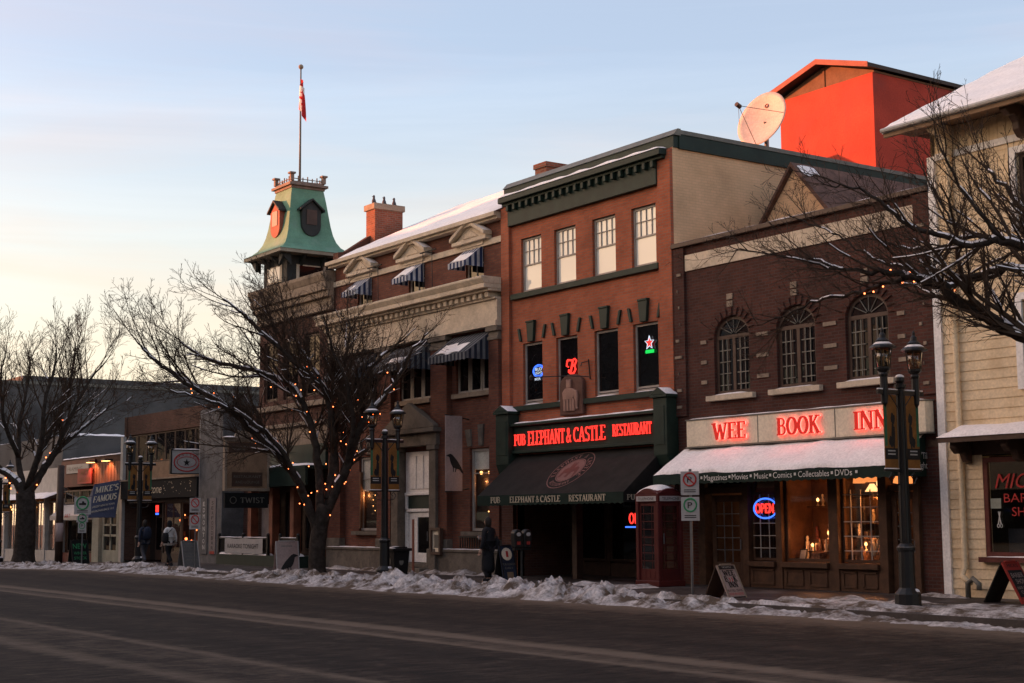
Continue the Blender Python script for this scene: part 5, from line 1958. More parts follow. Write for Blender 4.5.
for t in (.12, .27, .42, .57, .7): l.box(-23.04, -22.03, 25.002, 25.022, .76 + 2.12 * t - .011, .76 + 2.12 * t + .011)
l.build('lattice', 'window_white', f)
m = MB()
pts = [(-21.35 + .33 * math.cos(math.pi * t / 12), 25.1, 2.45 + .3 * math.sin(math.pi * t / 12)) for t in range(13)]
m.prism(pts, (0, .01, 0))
m.build('fan_light', 'warm_glow', shop)  # arch glows by emission in place of light from the room
# the room behind the glass
m = MB()
m.poly([(-27.8, 28.5, .1), (-20.9, 28.5, .1), (-20.9, 28.5, 3.3), (-27.8, 28.5, 3.3)])
m.poly([(-27.8, 25.2, .14), (-20.9, 25.2, .14), (-20.9, 28.5, .14), (-27.8, 28.5, .14)])
m.poly([(-27.8, 25.2, 3.3), (-20.9, 25.2, 3.3), (-20.9, 28.5, 3.3), (-27.8, 28.5, 3.3)])
m.poly([(-27.8, 25.3, .1), (-27.8, 28.5, .1), (-27.8, 28.5, 3.3), (-27.8, 25.3, 3.3)])
m.poly([(-20.9, 25.3, .1), (-20.9, 28.5, .1), (-20.9, 28.5, 3.3), (-20.9, 25.3, 3.3)])
m.build('interior', 'interior_warm', shop)
m = MB()
m.box(-24.84, -21.97, 25.2, 25.9, .13, .74)
m.box(-23.6, -23.25, 25.2, 26.2, .13, 3.2)
m.build('display_shelf', 'wood_dark', shop)
m = MB()
m.box(-23.1, -22.0, 25.32, 25.62, 2.16, 2.19)
m.box(-23.1, -22.0, 25.62, 25.66, .74, 2.16)
m.build('display_shelf', 'wood_dark', shop)
m = MB(); m.box(-24.7, -23.7, 25.6, 25.9, 1.98, 2.01); m.build('display_shelf', 'wood', shop)


def lampshade(x, y, z, r0, r1, h, lit, label, base=True):
    t = thing('table_lamp', label, 'lamp', (x, y, z), 'lamps in the book shop window')
    q = MB(); q.lathe((x, y, z + .12 if base else z), [(r0, 0), (r1, h)], 14); q.build('lamp_shade', lit, t, smooth=True)
    q = MB()
    q.lathe((x, y, z), [(.06, 0), (.05, .02), (.015, .03), (.03, .07), (.012, .14)], 10) if base else q.tube([(x, y, z + h), (x, y, z + h + .12)], .01, 6)
    q.build('base', 'brown_leather', t, smooth=True)


lampshade(-22.95, 25.45, 2.5, .14, .1, .28, 'warm_glow', 'drum lampshade hung highest in the lattice shop window', False)
lampshade(-22.6, 25.42, 2.52, .17, .14, .3, 'warm_glow', 'wide drum lampshade hung beside the red plush doll in the shop window', False)
lampshade(-22.55, 25.42, 2.19, .16, .05, .17, 'warm_glow_bright', 'small bright cone lamp standing on the lattice window shelf', True)
t = thing('plush_doll', 'plush doll in red cap and white beard on the lattice window shelf', 'doll', (-22.22, 25.42, 2.19))
q = MB(); q.lathe((-22.22, 25.42, 2.19), [(.1, 0), (.14, .1), (.1, .24), (.06, .28)], 12); q.build('body', 'plush_red', t, smooth=True)
q = MB(); q.ball((-22.24, 25.38, 2.48), .12, 12, 8); q.build('head', 'warm_glow_bright', t, smooth=True)  # head glows by emission in place of lamplight falling on it
q = MB(); q.lathe((-22.2, 25.42, 2.54), [(.12, 0), (.1, .06), (.04, .14), (.01, .16)], 12); q.build('cap', 'plush_red', t, smooth=True)


def figurine(x, z, k, mat, label, y=25.4):
    q = MB(); q.lathe((x, y, z), [(.07 * k, 0), (.06 * k, .02 * k), (.03 * k, .05 * k), (.055 * k, .12 * k), (.05 * k, .2 * k), (.02 * k, .24 * k), (.04 * k, .28 * k), (.03 * k, .33 * k), (.005, .35 * k)], 10)
    tag(q.build('figurine', mat, None, (x, y, z), smooth=True), label, 'figurine', 'figurines in the book shop window')


q = MB()
q.lathe((-22.5, 25.35, .9), [(.07, 0), (.05, .04), (.08, .14), (.06, .24), (.03, .3), (.04, .34), (.005, .38)], 10)
q.prism([(-22.48, 25.35, 1.08), (-22.36, 25.35, 1.3), (-22.4, 25.35, 1.06)], (0, .03, 0))
q.prism([(-22.52, 25.36, 1.22), (-22.6, 25.36, 1.2), (-22.52, 25.36, 1.18)], (0, .02, 0))
tag(q.build('rooster_statue', 'ceramic', None, (-22.5, 25.35, .9), smooth=True), 'pale ceramic rooster lit in the middle of the lattice shop window', 'statue')
figurine(-24.3, 2.01, .8, 'ceramic', 'small pale figurine standing alone on the high shelf', 25.7)
figurine(-24.55, .76, .9, 'ceramic', 'pale figurine beside the small picture frame in the shop window')
figurine(-23.95, .98, .8, 'ceramic', 'pale figurine on the books below the leaning ladder')
figurine(-22.15, .76, .9, 'plush_red', 'red figurine low in the lattice window')
q = MB(); q.prism([(-24.72, 25.3, .76), (-24.5, 25.3, .76), (-24.5, 25.36, 1.03), (-24.72, 25.36, 1.03)], (0, .02, 0))
t = q.build('picture_frame', 'black_iron', None, (-24.6, 25.3, .76))
tag(t, 'small black picture frame leaning low in the big shop window', 'picture frame')
q = MB(); q.prism([(-24.695, 25.295, .785), (-24.525, 25.295, .785), (-24.525, 25.35, 1.005), (-24.695, 25.35, 1.005)], (0, .004, 0)); q.build('picture', 'sign_white', t)
rb = random.Random(11)
for k, (x, z0, n, lb) in enumerate(((-24.15, .76, 4, 'stack of old books under the leaning ladder in the shop window'), (-23.6, .76, 3, 'short stack of books beside the pier of the big shop window'), (-22.85, .76, 5, 'tall stack of books low in the lattice window'))):
    q = MB(); z = z0
    for i in range(n):
        h = rb.uniform(.035, .06); o = rb.uniform(-.03, .03)
        q.box(x - .14 + o, x + .12 + o, 25.26, 25.46, z, z + h - .003); z += h
    tag(q.build('book_stack', 'book_mix', None, (x, 25.36, z0)), lb, 'books', 'book stacks in the shop window')
m = MB()
m.box(-24.84, -23.6, 25.92, 25.96, .74, 2.9)
m.box(-24.96, -24.87, 25.2, 27.0, .13, 3.2)
m.box(-26.08, -26.0, 25.2, 26.5, .13, 3.2)
m.build('display_back', 'wood', shop)
m = MB()
m.box(-24.84, -23.62, 25.55, 25.72, .74, .98)
m.box(-24.84, -23.62, 25.72, 25.9, .74, 1.24)
m.build('display_step', 'wood', shop)
ORN = [(-24.72, 25.6, .985, 1.0, 'ceramic', 'cream ornament low beside the window frame of the big show window'), (-24.35, 25.62, .985, .8, 'brown_leather', 'brown ornament on the middle step of the big show window'),
       (-23.8, 25.62, .985, 1.1, 'ceramic', 'tall cream ornament on the middle step near the pier'), (-24.6, 25.8, 1.245, .9, 'maroon', 'maroon ornament on the top step of the big show window'),
       (-24.2, 25.8, 1.245, 1.1, 'stone', 'grey ornament on the top step under the red pendant lamp'), (-23.75, 25.8, 1.245, .8, 'banner_gold', 'golden ornament on the top step near the pier'),
       (-22.95, 25.4, 1.3, .9, 'ceramic', 'cream ornament on the upper ledge of the lattice window'), (-22.3, 25.5, 1.3, 1.0, 'maroon', 'maroon ornament on the upper ledge of the lattice window'),
       (-22.62, 25.5, 1.62, .9, 'stone', 'grey ornament on the highest ledge of the lattice window'), (-22.85, 25.35, .76, 1.0, 'banner_gold', 'golden ornament low in the lattice window')]
m = MB()
m.box(-23.1, -22.0, 25.34, 25.62, 1.275, 1.295)
m.box(-23.1, -22.0, 25.4, 25.62, 1.6, 1.615)
m.build('display_ledge', 'wood', shop)
for x, y, z, k, mt, lb in ORN:
    figurine(x, z, k, mt, lb, y)
for k, (x, y, z, n, lb) in enumerate(((-24.5, 25.62, .985, 8, 'row of upright old books on the middle step of the big show window'), (-24.0, 25.8, 1.245, 7, 'row of upright old books on the top step of the big show window'), (-22.75, 25.5, 1.3, 6, 'row of upright old books on the upper ledge of the lattice window'), (-22.3, 25.5, 1.62, 6, 'row of upright old books on the highest ledge of the lattice window'))):
    t = thing('book_row', lb, 'books', (x, y, z), 'rows of books in the shop window')
    xx = x - n * .016
    for i in range(n):
        w_ = rb.uniform(.02, .04); h_ = rb.uniform(.13, .2)
        q = MB(); q.box(xx, xx + w_ - .002, y - .06, y + .06, z, z + h_)
        q.build('book', rb.choice(['maroon', 'book_mix', 'sign_blue', 'brown_leather', 'ceramic', 'green_dark']), t)
        xx += w_
t = thing('display_ladder', 'small wooden ladder leaning across the big shop window', 'ladder', (-23.7, 25.5, .76))
q = MB()
q.tube([(-24.25, 25.5, .8), (-23.5, 25.55, 1.65)], .02, 6); q.tube([(-24.25, 25.7, .8), (-23.5, 25.75, 1.65)], .02, 6)
q.build('rail', 'wood', t)
q = MB()
for i in range(5):
    u = (i + .5) / 5
    q.tube([(-24.25 + .75 * u, 25.5 + .05 * u, .8 + .85 * u), (-24.25 + .75 * u, 25.7 + .05 * u, .8 + .85 * u)], .013, 6)
q.build('rung', 'wood', t)
q = MB()
q.lathe((-23.75, 25.75, 1.62), [(.02, .14), (.12, 0)], 10)
tag(q.build('pendant_lamp', 'neon_red_soft', None, (-23.75, 25.75, 1.6), smooth=True), 'red glowing pendant shade in the big shop window', 'lamp')
for x, y, z, lb in ((-24.42, 25.45, .985, 'small added glow accent on the middle step of the big show window'), (-24.05, 25.6, 1.26, 'small added glow accent high on the steps under the pendant lamp'), (-23.7, 25.45, .985, 'small added glow accent on the middle step by the pier'), (-24.5, 25.75, 2.02, 'small added glow accent on the high shelf of the big show window'), (-22.75, 25.38, 1.02, 'small added glow accent low in the lattice window'), (-22.2, 25.38, 1.3, 'small added glow accent on the upper ledge of the lattice window')):
    t = thing('glow_accent', lb, 'lamp', (x, y, z), 'added glow accents in the shop window')  # added glowing accents that stand in for small lit items
    q = MB(); q.lathe((x, y, z), [(.035, 0), (.03, .02), (.014, .03), (.014, .1)], 8); q.build('base', 'ceramic', t)
    q = MB(); q.lathe((x, y, z + .1), [(.02, 0), (.034, .03), (.026, .06), (.004, .085)], 8); q.build('accent_glow', 'lamp_warm', t, smooth=True)
# unseen point lights added to brighten the window displays and the room
for nm, x, y, z, e, c in (('display_fill', -22.9, 25.5, 2.82, 12, (1, .36, .1)), ('display_fill', -24.0, 25.5, 2.8, 4, (1, .34, .1)), ('display_fill', -22.3, 25.28, 2.12, 7, (1, .36, .1)), ('display_fill', -24.2, 25.3, 1.35, 5, (1, .36, .12)), ('display_fill', -22.6, 25.3, 1.22, 4, (1, .36, .12)), ('room_fill', -26.2, 28.0, 2.9, 5, (1, .6, .35))):
    ld = bpy.data.lights.new(nm, 'POINT'); ld.energy = e; ld.color = c; ld.shadow_soft_size = .012
    lo = bpy.data.objects.new(nm, ld); lo.location = (x, y, z); COL.objects.link(lo)
# OPEN neon sign
t = thing('neon_sign', 'OPEN neon sign in red with a blue ring, in the narrow arched shop window', 'neon sign', (-25.45, 24.97, 1.7), 'open neon signs')
q = MB(); ell(q, -25.43, 1.97, .38, .23, .02, y=24.97); q.build('ring', 'neon_blue', t)
q = MB(); serif_text(q, 'OPEN', (-25.74, 24.96, 1.86), (1, 0, 0), (0, 0, 1), .22, .62, (0, -.02, 0), .14, .12, serifs=False); q.build('lettering', 'neon_red', t)
t = thing('neon_sign', 'red OPEN neon sign over a blue line, half hidden behind the phone box', 'neon sign', (-31.1, 25.7, 1.5), 'open neon signs')
q = MB(); serif_text(q, 'OPEN', (-31.35, 25.7, 1.62), (1, 0, 0), (0, 0, 1), .28, .85, (0, -.02, 0), .14, .12, serifs=False); q.build('lettering', 'neon_red', t)
q = MB(); q.tube([(-31.5, 25.7, 1.53), (-30.6, 25.7, 1.53)], .02, 6); q.build('underline', 'neon_blue', t)
q = MB(); q.tube([(-31.3, 25.72, 1.9), (-31.3, 25.72, 3.36)], .006, 4); q.tube([(-30.8, 25.72, 1.9), (-30.8, 25.72, 3.36)], .006, 4); q.build('hanger', 'black_iron', t)

# ================================================================ YELLOW CLAPBOARD HOUSE
yel = thing('clapboard_building', 'pale yellow clapboard building with a steep snowy roof and a barber shop window', 'building', (-16, 25, .13))


def clap(m, x0, x1, z0, z1, Y, ops, step=.2):
    k = 0
    z = z0
    while z < z1 - .01:
        zt = min(z + step, z1)
        cuts = [(x0, x1)]
        for a, b, c, d in ops:
            if zt > c + .01 and z < d - .01:
                nc = []
                for p, q in cuts:
                    if b <= p or a >= q: nc.append((p, q))
                    else:
                        if a > p: nc.append((p, a))
                        if b < q: nc.append((b, q))
                cuts = nc
        for p, q in cuts:
            m.add([(p, Y - .024, z), (q, Y - .024, z), (q, Y - .006, zt), (p, Y - .006, zt), (p, Y, z), (q, Y, z)], [(0, 1, 2, 3), (4, 5, 1, 0)])
        z = zt


m = MB()
YOP = [(-19.25, -15.2, .92, 2.95), (-18.12, -16.8, 4.35, 6.0), (-18.1, -16.8, 7.5, 8.95)]
clap(m, -20.12, -8, .3, 9.22, 25.0, YOP)
m.box(-20.24, -8, 25.0, 25.02, .13, .3)
for a, b, c, d in YOP:
    for p in (((a, 24.97, c), (a, 25.2, c), (a, 25.2, d), (a, 24.97, d)), ((b, 24.97, c), (b, 25.2, c), (b, 25.2, d), (b, 24.97, d)), ((a, 24.97, d), (b, 24.97, d), (b, 25.2, d), (a, 25.2, d)), ((a, 24.97, c), (b, 24.97, c), (b, 25.2, c), (a, 25.2, c))):
        m.poly(p)
m.poly([(-20.24, 25.0, .1), (-20.24, 45, .1), (-20.24, 45, 9.9), (-20.24, 37.0, 13.6), (-20.24, 25.0, 9.9)])
m.poly([(-8, 25.0, .1), (-8, 45, .1), (-8, 45, 9.9), (-8, 25.0, 9.9)])
m.build('wall', 'yellow_board', yel)
m = MB()
for i in range(62):
    x = -20.1 + i * .2
    m.box(x, x + .19, 24.95, 25.0, 9.34, 9.85)
m.build('frieze', 'yellow_board', yel, bevel=.008)
m = MB()
m.box(-20.29, -20.1, 24.93, 25.12, .13, 9.3)
m.box(-20.1, -8, 24.94, 25.0, 9.2, 9.34)
m.build('corner_trim', 'trim_white', yel)
m = MB()
m.box(-20.74, -7.5, 24.12, 24.2, 9.72, 9.9)
m.prism([(-20.74, 24.2, 9.72), (-20.74, 31, 13.05), (-20.74, 31, 13.25), (-20.74, 24.2, 9.9)], (.05, 0, 0))
m.box(-20.7, -7.5, 24.2, 25.02, 9.86, 9.9)
m.build('eave', 'siding_tan', yel)
m = MB()
m.box(-20.76, -7.5, 24.1, 24.13, 9.8, 9.92)
m.tube([(-20.74, 24.06, 9.86), (-7.5, 24.06, 9.86)], .05, 8)
m.build('gutter', 'white_paint', yel)
m = MB()
m.prism([(-20.72, 24.15, 9.9), (-20.72, 31, 13.25), (-20.72, 44, 9.9)], (13.2, 0, 0))
m.build('roof', 'roof_shingle', yel)
slab(yel, Vector((-20.74, 31.0, 13.3)), Vector((-7.5, 31.0, 13.3)), Vector((0, -6.93, -3.4)), 0, 1.0, .09, 'roof_snow', 40, .006)
for x in (-19.75, -17.95, -16.15):
    m = MB()
    pts = []
    for t in range(13):
        a = R(90 + t * 15)
        pts.append((x, 24.62 + .05 * math.sin(t), 9.2 + .55 * (12 - t) / 12))
    m.prism([(x, 24.98, 9.84), (x, 24.3, 9.84), (x, 24.28, 9.7), (x, 24.42, 9.6), (x, 24.55, 9.62), (x, 24.66, 9.5), (x, 24.68, 9.35), (x, 24.8, 9.22), (x, 24.98, 9.2)], (.16, 0, 0))
    m.build('bracket', 'yellow_board' if x < -19 else 'frame_brown', yel, bevel=.015)
m = MB()
m.tube([(-19.7, 24.4, 9.8), (-19.7, 24.85, 9.45), (-19.72, 24.9, 9.0), (-19.72, 24.9, .75), (-19.72, 24.8, .55), (-19.45, 24.7, .42)], .06, 10)
m.build('downpipe', 'yellow_board', yel, smooth=True)
g_ = MB()
g_.tube([(-19.45, 24.62, .13), (-19.45, 24.62, .42), (-19.3, 24.6, .52), (-19.15, 24.58, .42), (-19.15, 24.58, .3)], .055, 8)
tag(g_.build('vent_pipe', 'cap_metal', None, (-19.3, 24.62, .13), smooth=True), 'short bent pale pipe at the foot of the yellow wall', 'pipe')
for a, b, c, d in YOP[1:]:
    window(yel, a, b, c, d, 25.0, 'frame_brown', 'dark_glass', v=[.5], h=[.5], fr=.08, d=.1)
    q = MB()
    for p in ((a - .16, a - .001, c - .12, d + .14), (b + .001, b + .16, c - .12, d + .14), (a, b, d + .001, d + .14), (a - .02, b + .02, c - .12, c - .001)):
        q.box(p[0], p[1], 24.92, 24.995, p[2], p[3])
    q.build('window_trim', 'trim_white', yel)
# pent roof over the shop window
m = MB()
m.prism([(-19.75, 24.25, 3.32), (-19.75, 25.0, 3.55), (-19.75, 25.0, 3.4), (-19.75, 24.25, 3.22)], (11, 0, 0))
m.box(-19.7, -8, 24.96, 25.0, 2.98, 3.4)
m.build('pent_roof', 'frame_brown', yel)
slab(yel, Vector((-19.78, 25.0, 3.56)), Vector((-8.8, 25.0, 3.56)), Vector((0, -.78, -.24)), 0, 1.0, .1, 'snow', 8, .02)
m = MB()
for x in (-19.62, -18.4):
    m.prism([(x, 24.96, 3.36), (x, 24.45, 3.26), (x, 24.42, 3.12), (x, 24.55, 3.0), (x, 24.72, 3.02), (x, 24.8, 2.85), (x, 24.96, 2.8)], (.16, 0, 0))
m.build('bracket', 'frame_brown', yel, bevel=.02)
f = window(yel, -19.25, -15.2, .94, 2.92, 24.96, 'maroon', 'clear_glass', v=[(.5, 0, 1, .07)], fr=.1, d=.07)
m = MB()
m.box(-19.35, -15.1, 24.85, 24.962, .84, .94)
m.build('sill', 'maroon', yel)
ledge_snow(yel, -19.2, -16, 24.86, 24.95, .94, .03)
m = MB()
m.poly([(-19.8, 27.5, .1), (-14, 27.5, .1), (-14, 27.5, 3.3), (-19.8, 27.5, 3.3)])
m.poly([(-19.8, 25.2, .7), (-14, 25.2, .7), (-14, 27.5, .7), (-19.8, 27.5, .7)])
m.poly([(-19.8, 25.2, 3.3), (-14, 25.2, 3.3), (-14, 27.5, 3.3), (-19.8, 27.5, 3.3)])
m.poly([(-19.8, 25.2, .1), (-19.8, 27.5, .1), (-19.8, 27.5, 3.3), (-19.8, 25.2, 3.3)])
m.build('interior', 'interior_dark', yel)
m = MB()
yb = 24.985
sans_text(m, 'MICK\'S', (-18.98, yb, 2.3), (1, 0, 0), (0, 0, 1), .3, 1.4, 0, .3)
sans_text(m, 'BARBER', (-18.78, yb, 2.02), (1, 0, 0), (0, 0, 1), .18, 1.1, 0)
sans_text(m, 'SHOP', (-18.6, yb, 1.75), (1, 0, 0), (0, 0, 1), .18, .7, 0)
m.build('lettering', 'neon_red_soft' if False else 'letter_red', f)
m = MB()
m.box(-19.1, -18.85, yb, yb + .004, 1.9, 2.1)
m.build('notice', 'pale_green', f)
m = MB()
for s in (-1, 1):
    m.tube([(-18.9 + s * .02, yb, 1.84), (-18.9 - s * .03, yb, 1.6)], .012, 5)
    ell(m, -18.9 - s * .035, 1.56, .025, .035, .008, y=yb)
m.build('scissors', 'letter_white', f)
m = MB()
m.box(-19.1, -18.7, 25.5, 25.7, .94, 1.5)
m.box(-18.5, -17.6, 25.3, 25.6, .72, 1.05)
m.build('display', 'cloth_grey', yel)
m = MB()
for x, z in ((-18.62, 2.72), (-18.45, 2.6), (-18.3, 2.38), (-18.12, 2.36)):
    m.ball((x, 25.6, z), .045, 8, 5)
m.build('window_lamp', 'lamp_pale', yel)

# ================================================================ RED ROOF HOUSE, DISH
rh = thing('roof_house', 'red stucco gabled house standing on the roof of the pub building', 'house', (-32, 34.5, 11.2))
m = MB()
XL, XR, YF, YK = -33.95, -30.0, 34.5, 46.0
m.prism([(XL, YF, 11.2), (XR, YF, 11.2), (XR, YF, 15.3), (XL, YF, 15.3)], (0, YK - YF, 0))
m.build('wall', 'red_stucco', rh)
m = MB()
m.prism([(XL - .02, YF + .03, 15.302), (XR + .02, YF + .03, 15.302), (XR + .02, YF + .03, 15.36), ((XL + XR) / 2, YF + .03, 16.0), (XL - .02, YF + .03, 15.36)], (0, YK - YF - .06, 0))
m.box(-32.05, -31.97, YF + .0, YF + .028, 15.3, 15.95)
m.build('gable', 'brown_board', rh)
m = MB()
xm = (XL + XR) / 2
for s, X in ((-1, XL - .3), (1, XR + .14)):
    m.prism([(xm, YF - .35, 16.02), (xm, YF - .35, 16.14), (X, YF - .35, 15.52), (X, YF - .35, 15.4)], (0, YK - YF + .7, 0))
m.build('roof', 'dark_fascia', rh)
m = MB()
for s, X in ((-1, XL - .3), (1, XR + .14)):
    m.prism([(xm, YF - .38, 15.99), (xm, YF - .38, 16.16), (X, YF - .38, 15.54), (X, YF - .38, 15.37)], (0, .028, 0))
m.build('barge_board', 'tower_red', rh)
slab(rh, Vector((-30.4, 34.45, 11.85)), Vector((-30.4, 33.4, 11.85)), Vector((1.4, 0, -.15)), .05, .95, .3)
dish = thing('satellite_dish', 'big pale satellite dish on the roof edge beside the red house', 'satellite dish', (-31.55, 31.4, 11.2))
nrm = Vector((.1, -.92, .3)).normalized()
uu = Vector((0, 0, 1)).cross(nrm).normalized()
vv = nrm.cross(uu)
DC = Vector((-31.5, 31.2, 13.68))
m = MB()
RD = .9
vs, fs = [], []
for side in (0, 1):
    for j in range(9):
        r = RD * j / 8
        for k in range(32):
            a = 2 * math.pi * k / 32
            vs.append(DC + (uu * math.cos(a) + vv * math.sin(a)) * r + nrm * (.2 * (r / RD) ** 2 - .2 - side * .03))
for side in (0, 1):
    o = side * 9 * 32
    for j in range(8):
        for k in range(32):
            fs.append((o + j * 32 + k, o + j * 32 + (k + 1) % 32, o + (j + 1) * 32 + (k + 1) % 32, o + (j + 1) * 32 + k))
for k in range(32):
    fs.append((8 * 32 + k, 8 * 32 + (k + 1) % 32, 17 * 32 + (k + 1) % 32, 17 * 32 + k))
m.add(vs, fs)
m.build('reflector', 'dish_white', dish, smooth=True)
m = MB()
fd = DC + nrm * 1.05 - vv * .12
for s in (-1, 1):
    m.tube([DC + uu * (s * .85), fd], .011 if s > 0 else .007, 6)
m.tube([DC - vv * .88, fd], .01, 6)
m.build('feed_arm', 'cap_metal', dish)
m = MB(); m.tube([fd - nrm * .08, fd + nrm * .1], .07, 10); m.build('feed_horn', 'frame_brown', dish)
m = MB()
m.tube([(-31.55, 31.45, 11.2), (-31.55, 31.45, 13.5)], .07, 10)
m.tube([(-31.55, 31.45, 13.5), DC - nrm * .2], .06, 8)
m.build('mast', 'grey_metal', dish)
m = MB()
o = DC + vv * .5 - nrm * .12
m.tube([o + (uu * math.cos(R(k * 45)) + vv * math.sin(R(k * 45))) * .06 for k in range(9)], .016, 5)
m.build('emblem', 'tower_red', dish)

# ================================================================ SHOPS FARTHER WEST
# two-storey shop with a siding band (x -67.4 .. -55.7)
sd = thing('shop_building', 'two-storey shop with a row of upper windows over a tan siding band', 'building', (-62, 25, sw(-62)))
gz = sw(-62)
m = MB()
m.box(-67.4, -58.0, 25.0, 42, 5.75, 6.62)
m.box(-67.4, -67.15, 24.95, 42, gz, 6.62)
m.box(-58.2, -58.0, 25.0, 42, 2.7, 5.75)
m.box(-67.15, -58.2, 25.3, 42, 2.7, 5.75)
m.build('wall', 'shop_brick', sd)
m = MB()
m.box(-58.0, -55.7, 24.7, 42, gz - .2, 6.35)
m.build('stucco_bay', 'stucco_grey', sd, bevel=.02)
m = MB()
m.box(-58.25, -58.0, 24.8, 24.998, gz - .1, 6.0)
m.box(-67.42, -67.12, 24.8, 24.948, gz - .2, 5.7)
m.build('pier', 'white_paint', sd)
for i in range(8):
    a = -67.1 + i * 1.11
    window(sd, a, a + 1.08, 4.45, 5.72, 25.0, 'frame_brown', 'grey_glass', fr=.05, d=.12)
m = MB()
clap(m, -67.1, -58.25, 3.68, 4.42, 25.03, [], .1)
m.build('siding', 'siding_tan', sd)
m = MB(); m.box(-67.1, -58.3, 24.72, 25.0, 2.8, 3.62); fs_ = m.build('fascia', 'black_flat', sd)
m = MB(); m.box(-67.12, -58.28, 24.66, 25.0, 3.62, 3.68); m.build('fascia_trim', 'stone', sd)
m = MB()
sans_text(m, 'Hand & Stone', (-66.0, 24.71, 3.02), (1, 0, 0), (0, 0, 1), .4, 3.9, 0, .25)
rr = random.Random(5)
for i in range(26):
    x = rr.uniform(-61.9, -58.8); z = rr.uniform(2.95, 3.5); r = rr.uniform(.015, .045)
    m.poly([(x - r, 24.712, z), (x, 24.712, z - r), (x + r, 24.712, z), (x, 24.712, z + r)])
m.build('lettering', 'letter_cream', fs_)
m = MB()
m.box(-67.1, -62.9, 26.2, 26.4, gz, 2.8)
m.box(-62.95, -62.8, 25.1, 26.4, gz, 2.8)
m.build('recess_wall', 'interior_dark', sd)
window(sd, -62.7, -60.9, gz + .4, 2.62, 25.05, 'frame_brown', 'clear_glass', v=[.5], fr=.07)
window(sd, -60.8, -58.3, gz + .4, 2.62, 25.05, 'frame_brown', 'clear_glass', v=[.33, .67], fr=.07)
m = MB(); m.box(-62.75, -58.3, 25.05, 25.2, gz, gz + .4); m.box(-66.9, -58.3, 25.02, 25.3, 2.62, 2.8); m.build('stall_riser', 'wood_dark', sd)
m = MB(); m.poly([(-62.8, 26.4, gz), (-58.2, 26.4, gz), (-58.2, 26.4, 2.8), (-62.8, 26.4, 2.8)]); m.build('interior', 'interior_warm', sd)
m = MB()
for i in range(16):
    m.ball((rr.uniform(-62.3, -58.6), rr.uniform(25.5, 26.2), rr.uniform(.8, 2.3)), rr.uniform(.03, .07), 6, 4)
m.build('window_lamp', 'bulb_warm', sd)
m = MB()
for i in range(22):
    x, z = rr.uniform(-62.4, -58.6), rr.uniform(.4, 2.2)
    m.box(x, x + rr.uniform(.1, .4), 25.7, 25.9, z, z + rr.uniform(.1, .4))
m.build('display', 'book_mix', sd)
d = MB(); d.box(-66.2, -65.2, 26.1, 26.19, gz + .02, 2.15); do = d.build('door', 'frame_brown', sd)
p = MB(); p.box(-66.05, -65.35, 26.085, 26.098, .5, 1.95); p.build('pane', 'dark_glass', do)
h = MB(); h.tube([(-65.3, 26.06, 1.0), (-65.3, 26.06, 1.25)], .014, 6); h.build('handle', 'grey_metal', do)
t = thing('neon_sign', 'tiny red and blue neon sign in the dim shop doorway', 'neon sign', (-63.55, 25.1, 2.1))
q = MB(); q.box(-63.72, -63.4, 25.1, 25.12, 2.2, 2.5); q.build('panel', 'neon_red', t)
q = MB(); q.box(-63.72, -63.4, 25.1, 25.12, 2.08, 2.16); q.build('underline', 'neon_blue', t)
q = MB(); q.tube([(-63.56, 25.11, 2.5), (-63.56, 25.11, 2.8)], .01, 4); q.build('hanger', 'black_iron', t)
# vertical lettering on the stucco bay
for nm, word, x, mat, pan, lb in (('vertical_sign', 'EDMONTON', -57.35, 'letter_white', 'stucco_grey', 'vertical strip sign with pale letters on the grey stucco bay'),
                                  ('vertical_sign', 'SEAFOODBAR', -56.5, 'letter_black', 'blind', 'vertical strip sign with dark letters and a red foot on grey stucco')):
    t = thing(nm, lb, 'sign', (x, 24.69, .5), 'vertical strip signs')
    q = MB(); q.box(x - .3, x + .3, 24.66, 24.697, .45, 2.7); q.build('panel', pan, t)
    q = MB()
    for i, c in enumerate(word):
        hh = 2.0 / len(word)
        sans_text(q, c, (x - .1, 24.655, 2.6 - (i + 1) * hh + .04), (1, 0, 0), (0, 0, 1), hh * .72, .2, 0)
    q.build('lettering', mat, t)
    if mat == 'letter_black':
        q = MB(); q.box(x - .24, x + .24, 24.65, 24.658, .47, .58); q.build('foot', 'sign_red', t)
# oval star sign
ov = thing('hanging_sign', 'square hanging signboard with a red oval and a star, out from the tan siding', 'sign', (-58.6, 25, 4.2))
X = -58.6
m = MB(); m.box(X - .05, X + .05, 23.72, 25.02, 3.76, 4.7); m.build('panel', 'sign_white', ov)
m = MB()
for a, b, c, d in ((23.66, 23.72, 3.72, 4.74), (25.02, 25.08, 3.72, 4.74), (23.72, 25.02, 3.72, 3.76), (23.72, 25.02, 4.7, 4.74)):
    m.box(X - .07, X + .07, a, b, c, d)
m.tube([(X, 25.6, 4.6), (X, 23.7, 4.76)], .025, 6)
m.build('frame', 'black_iron', ov)
m = MB()


def oval(m, ry, rz, r):
    m.tube([(X + .056, 24.37 + ry * math.cos(R(i * 12)), 4.22 + rz * math.sin(R(i * 12))) for i in range(31)], r, 5)


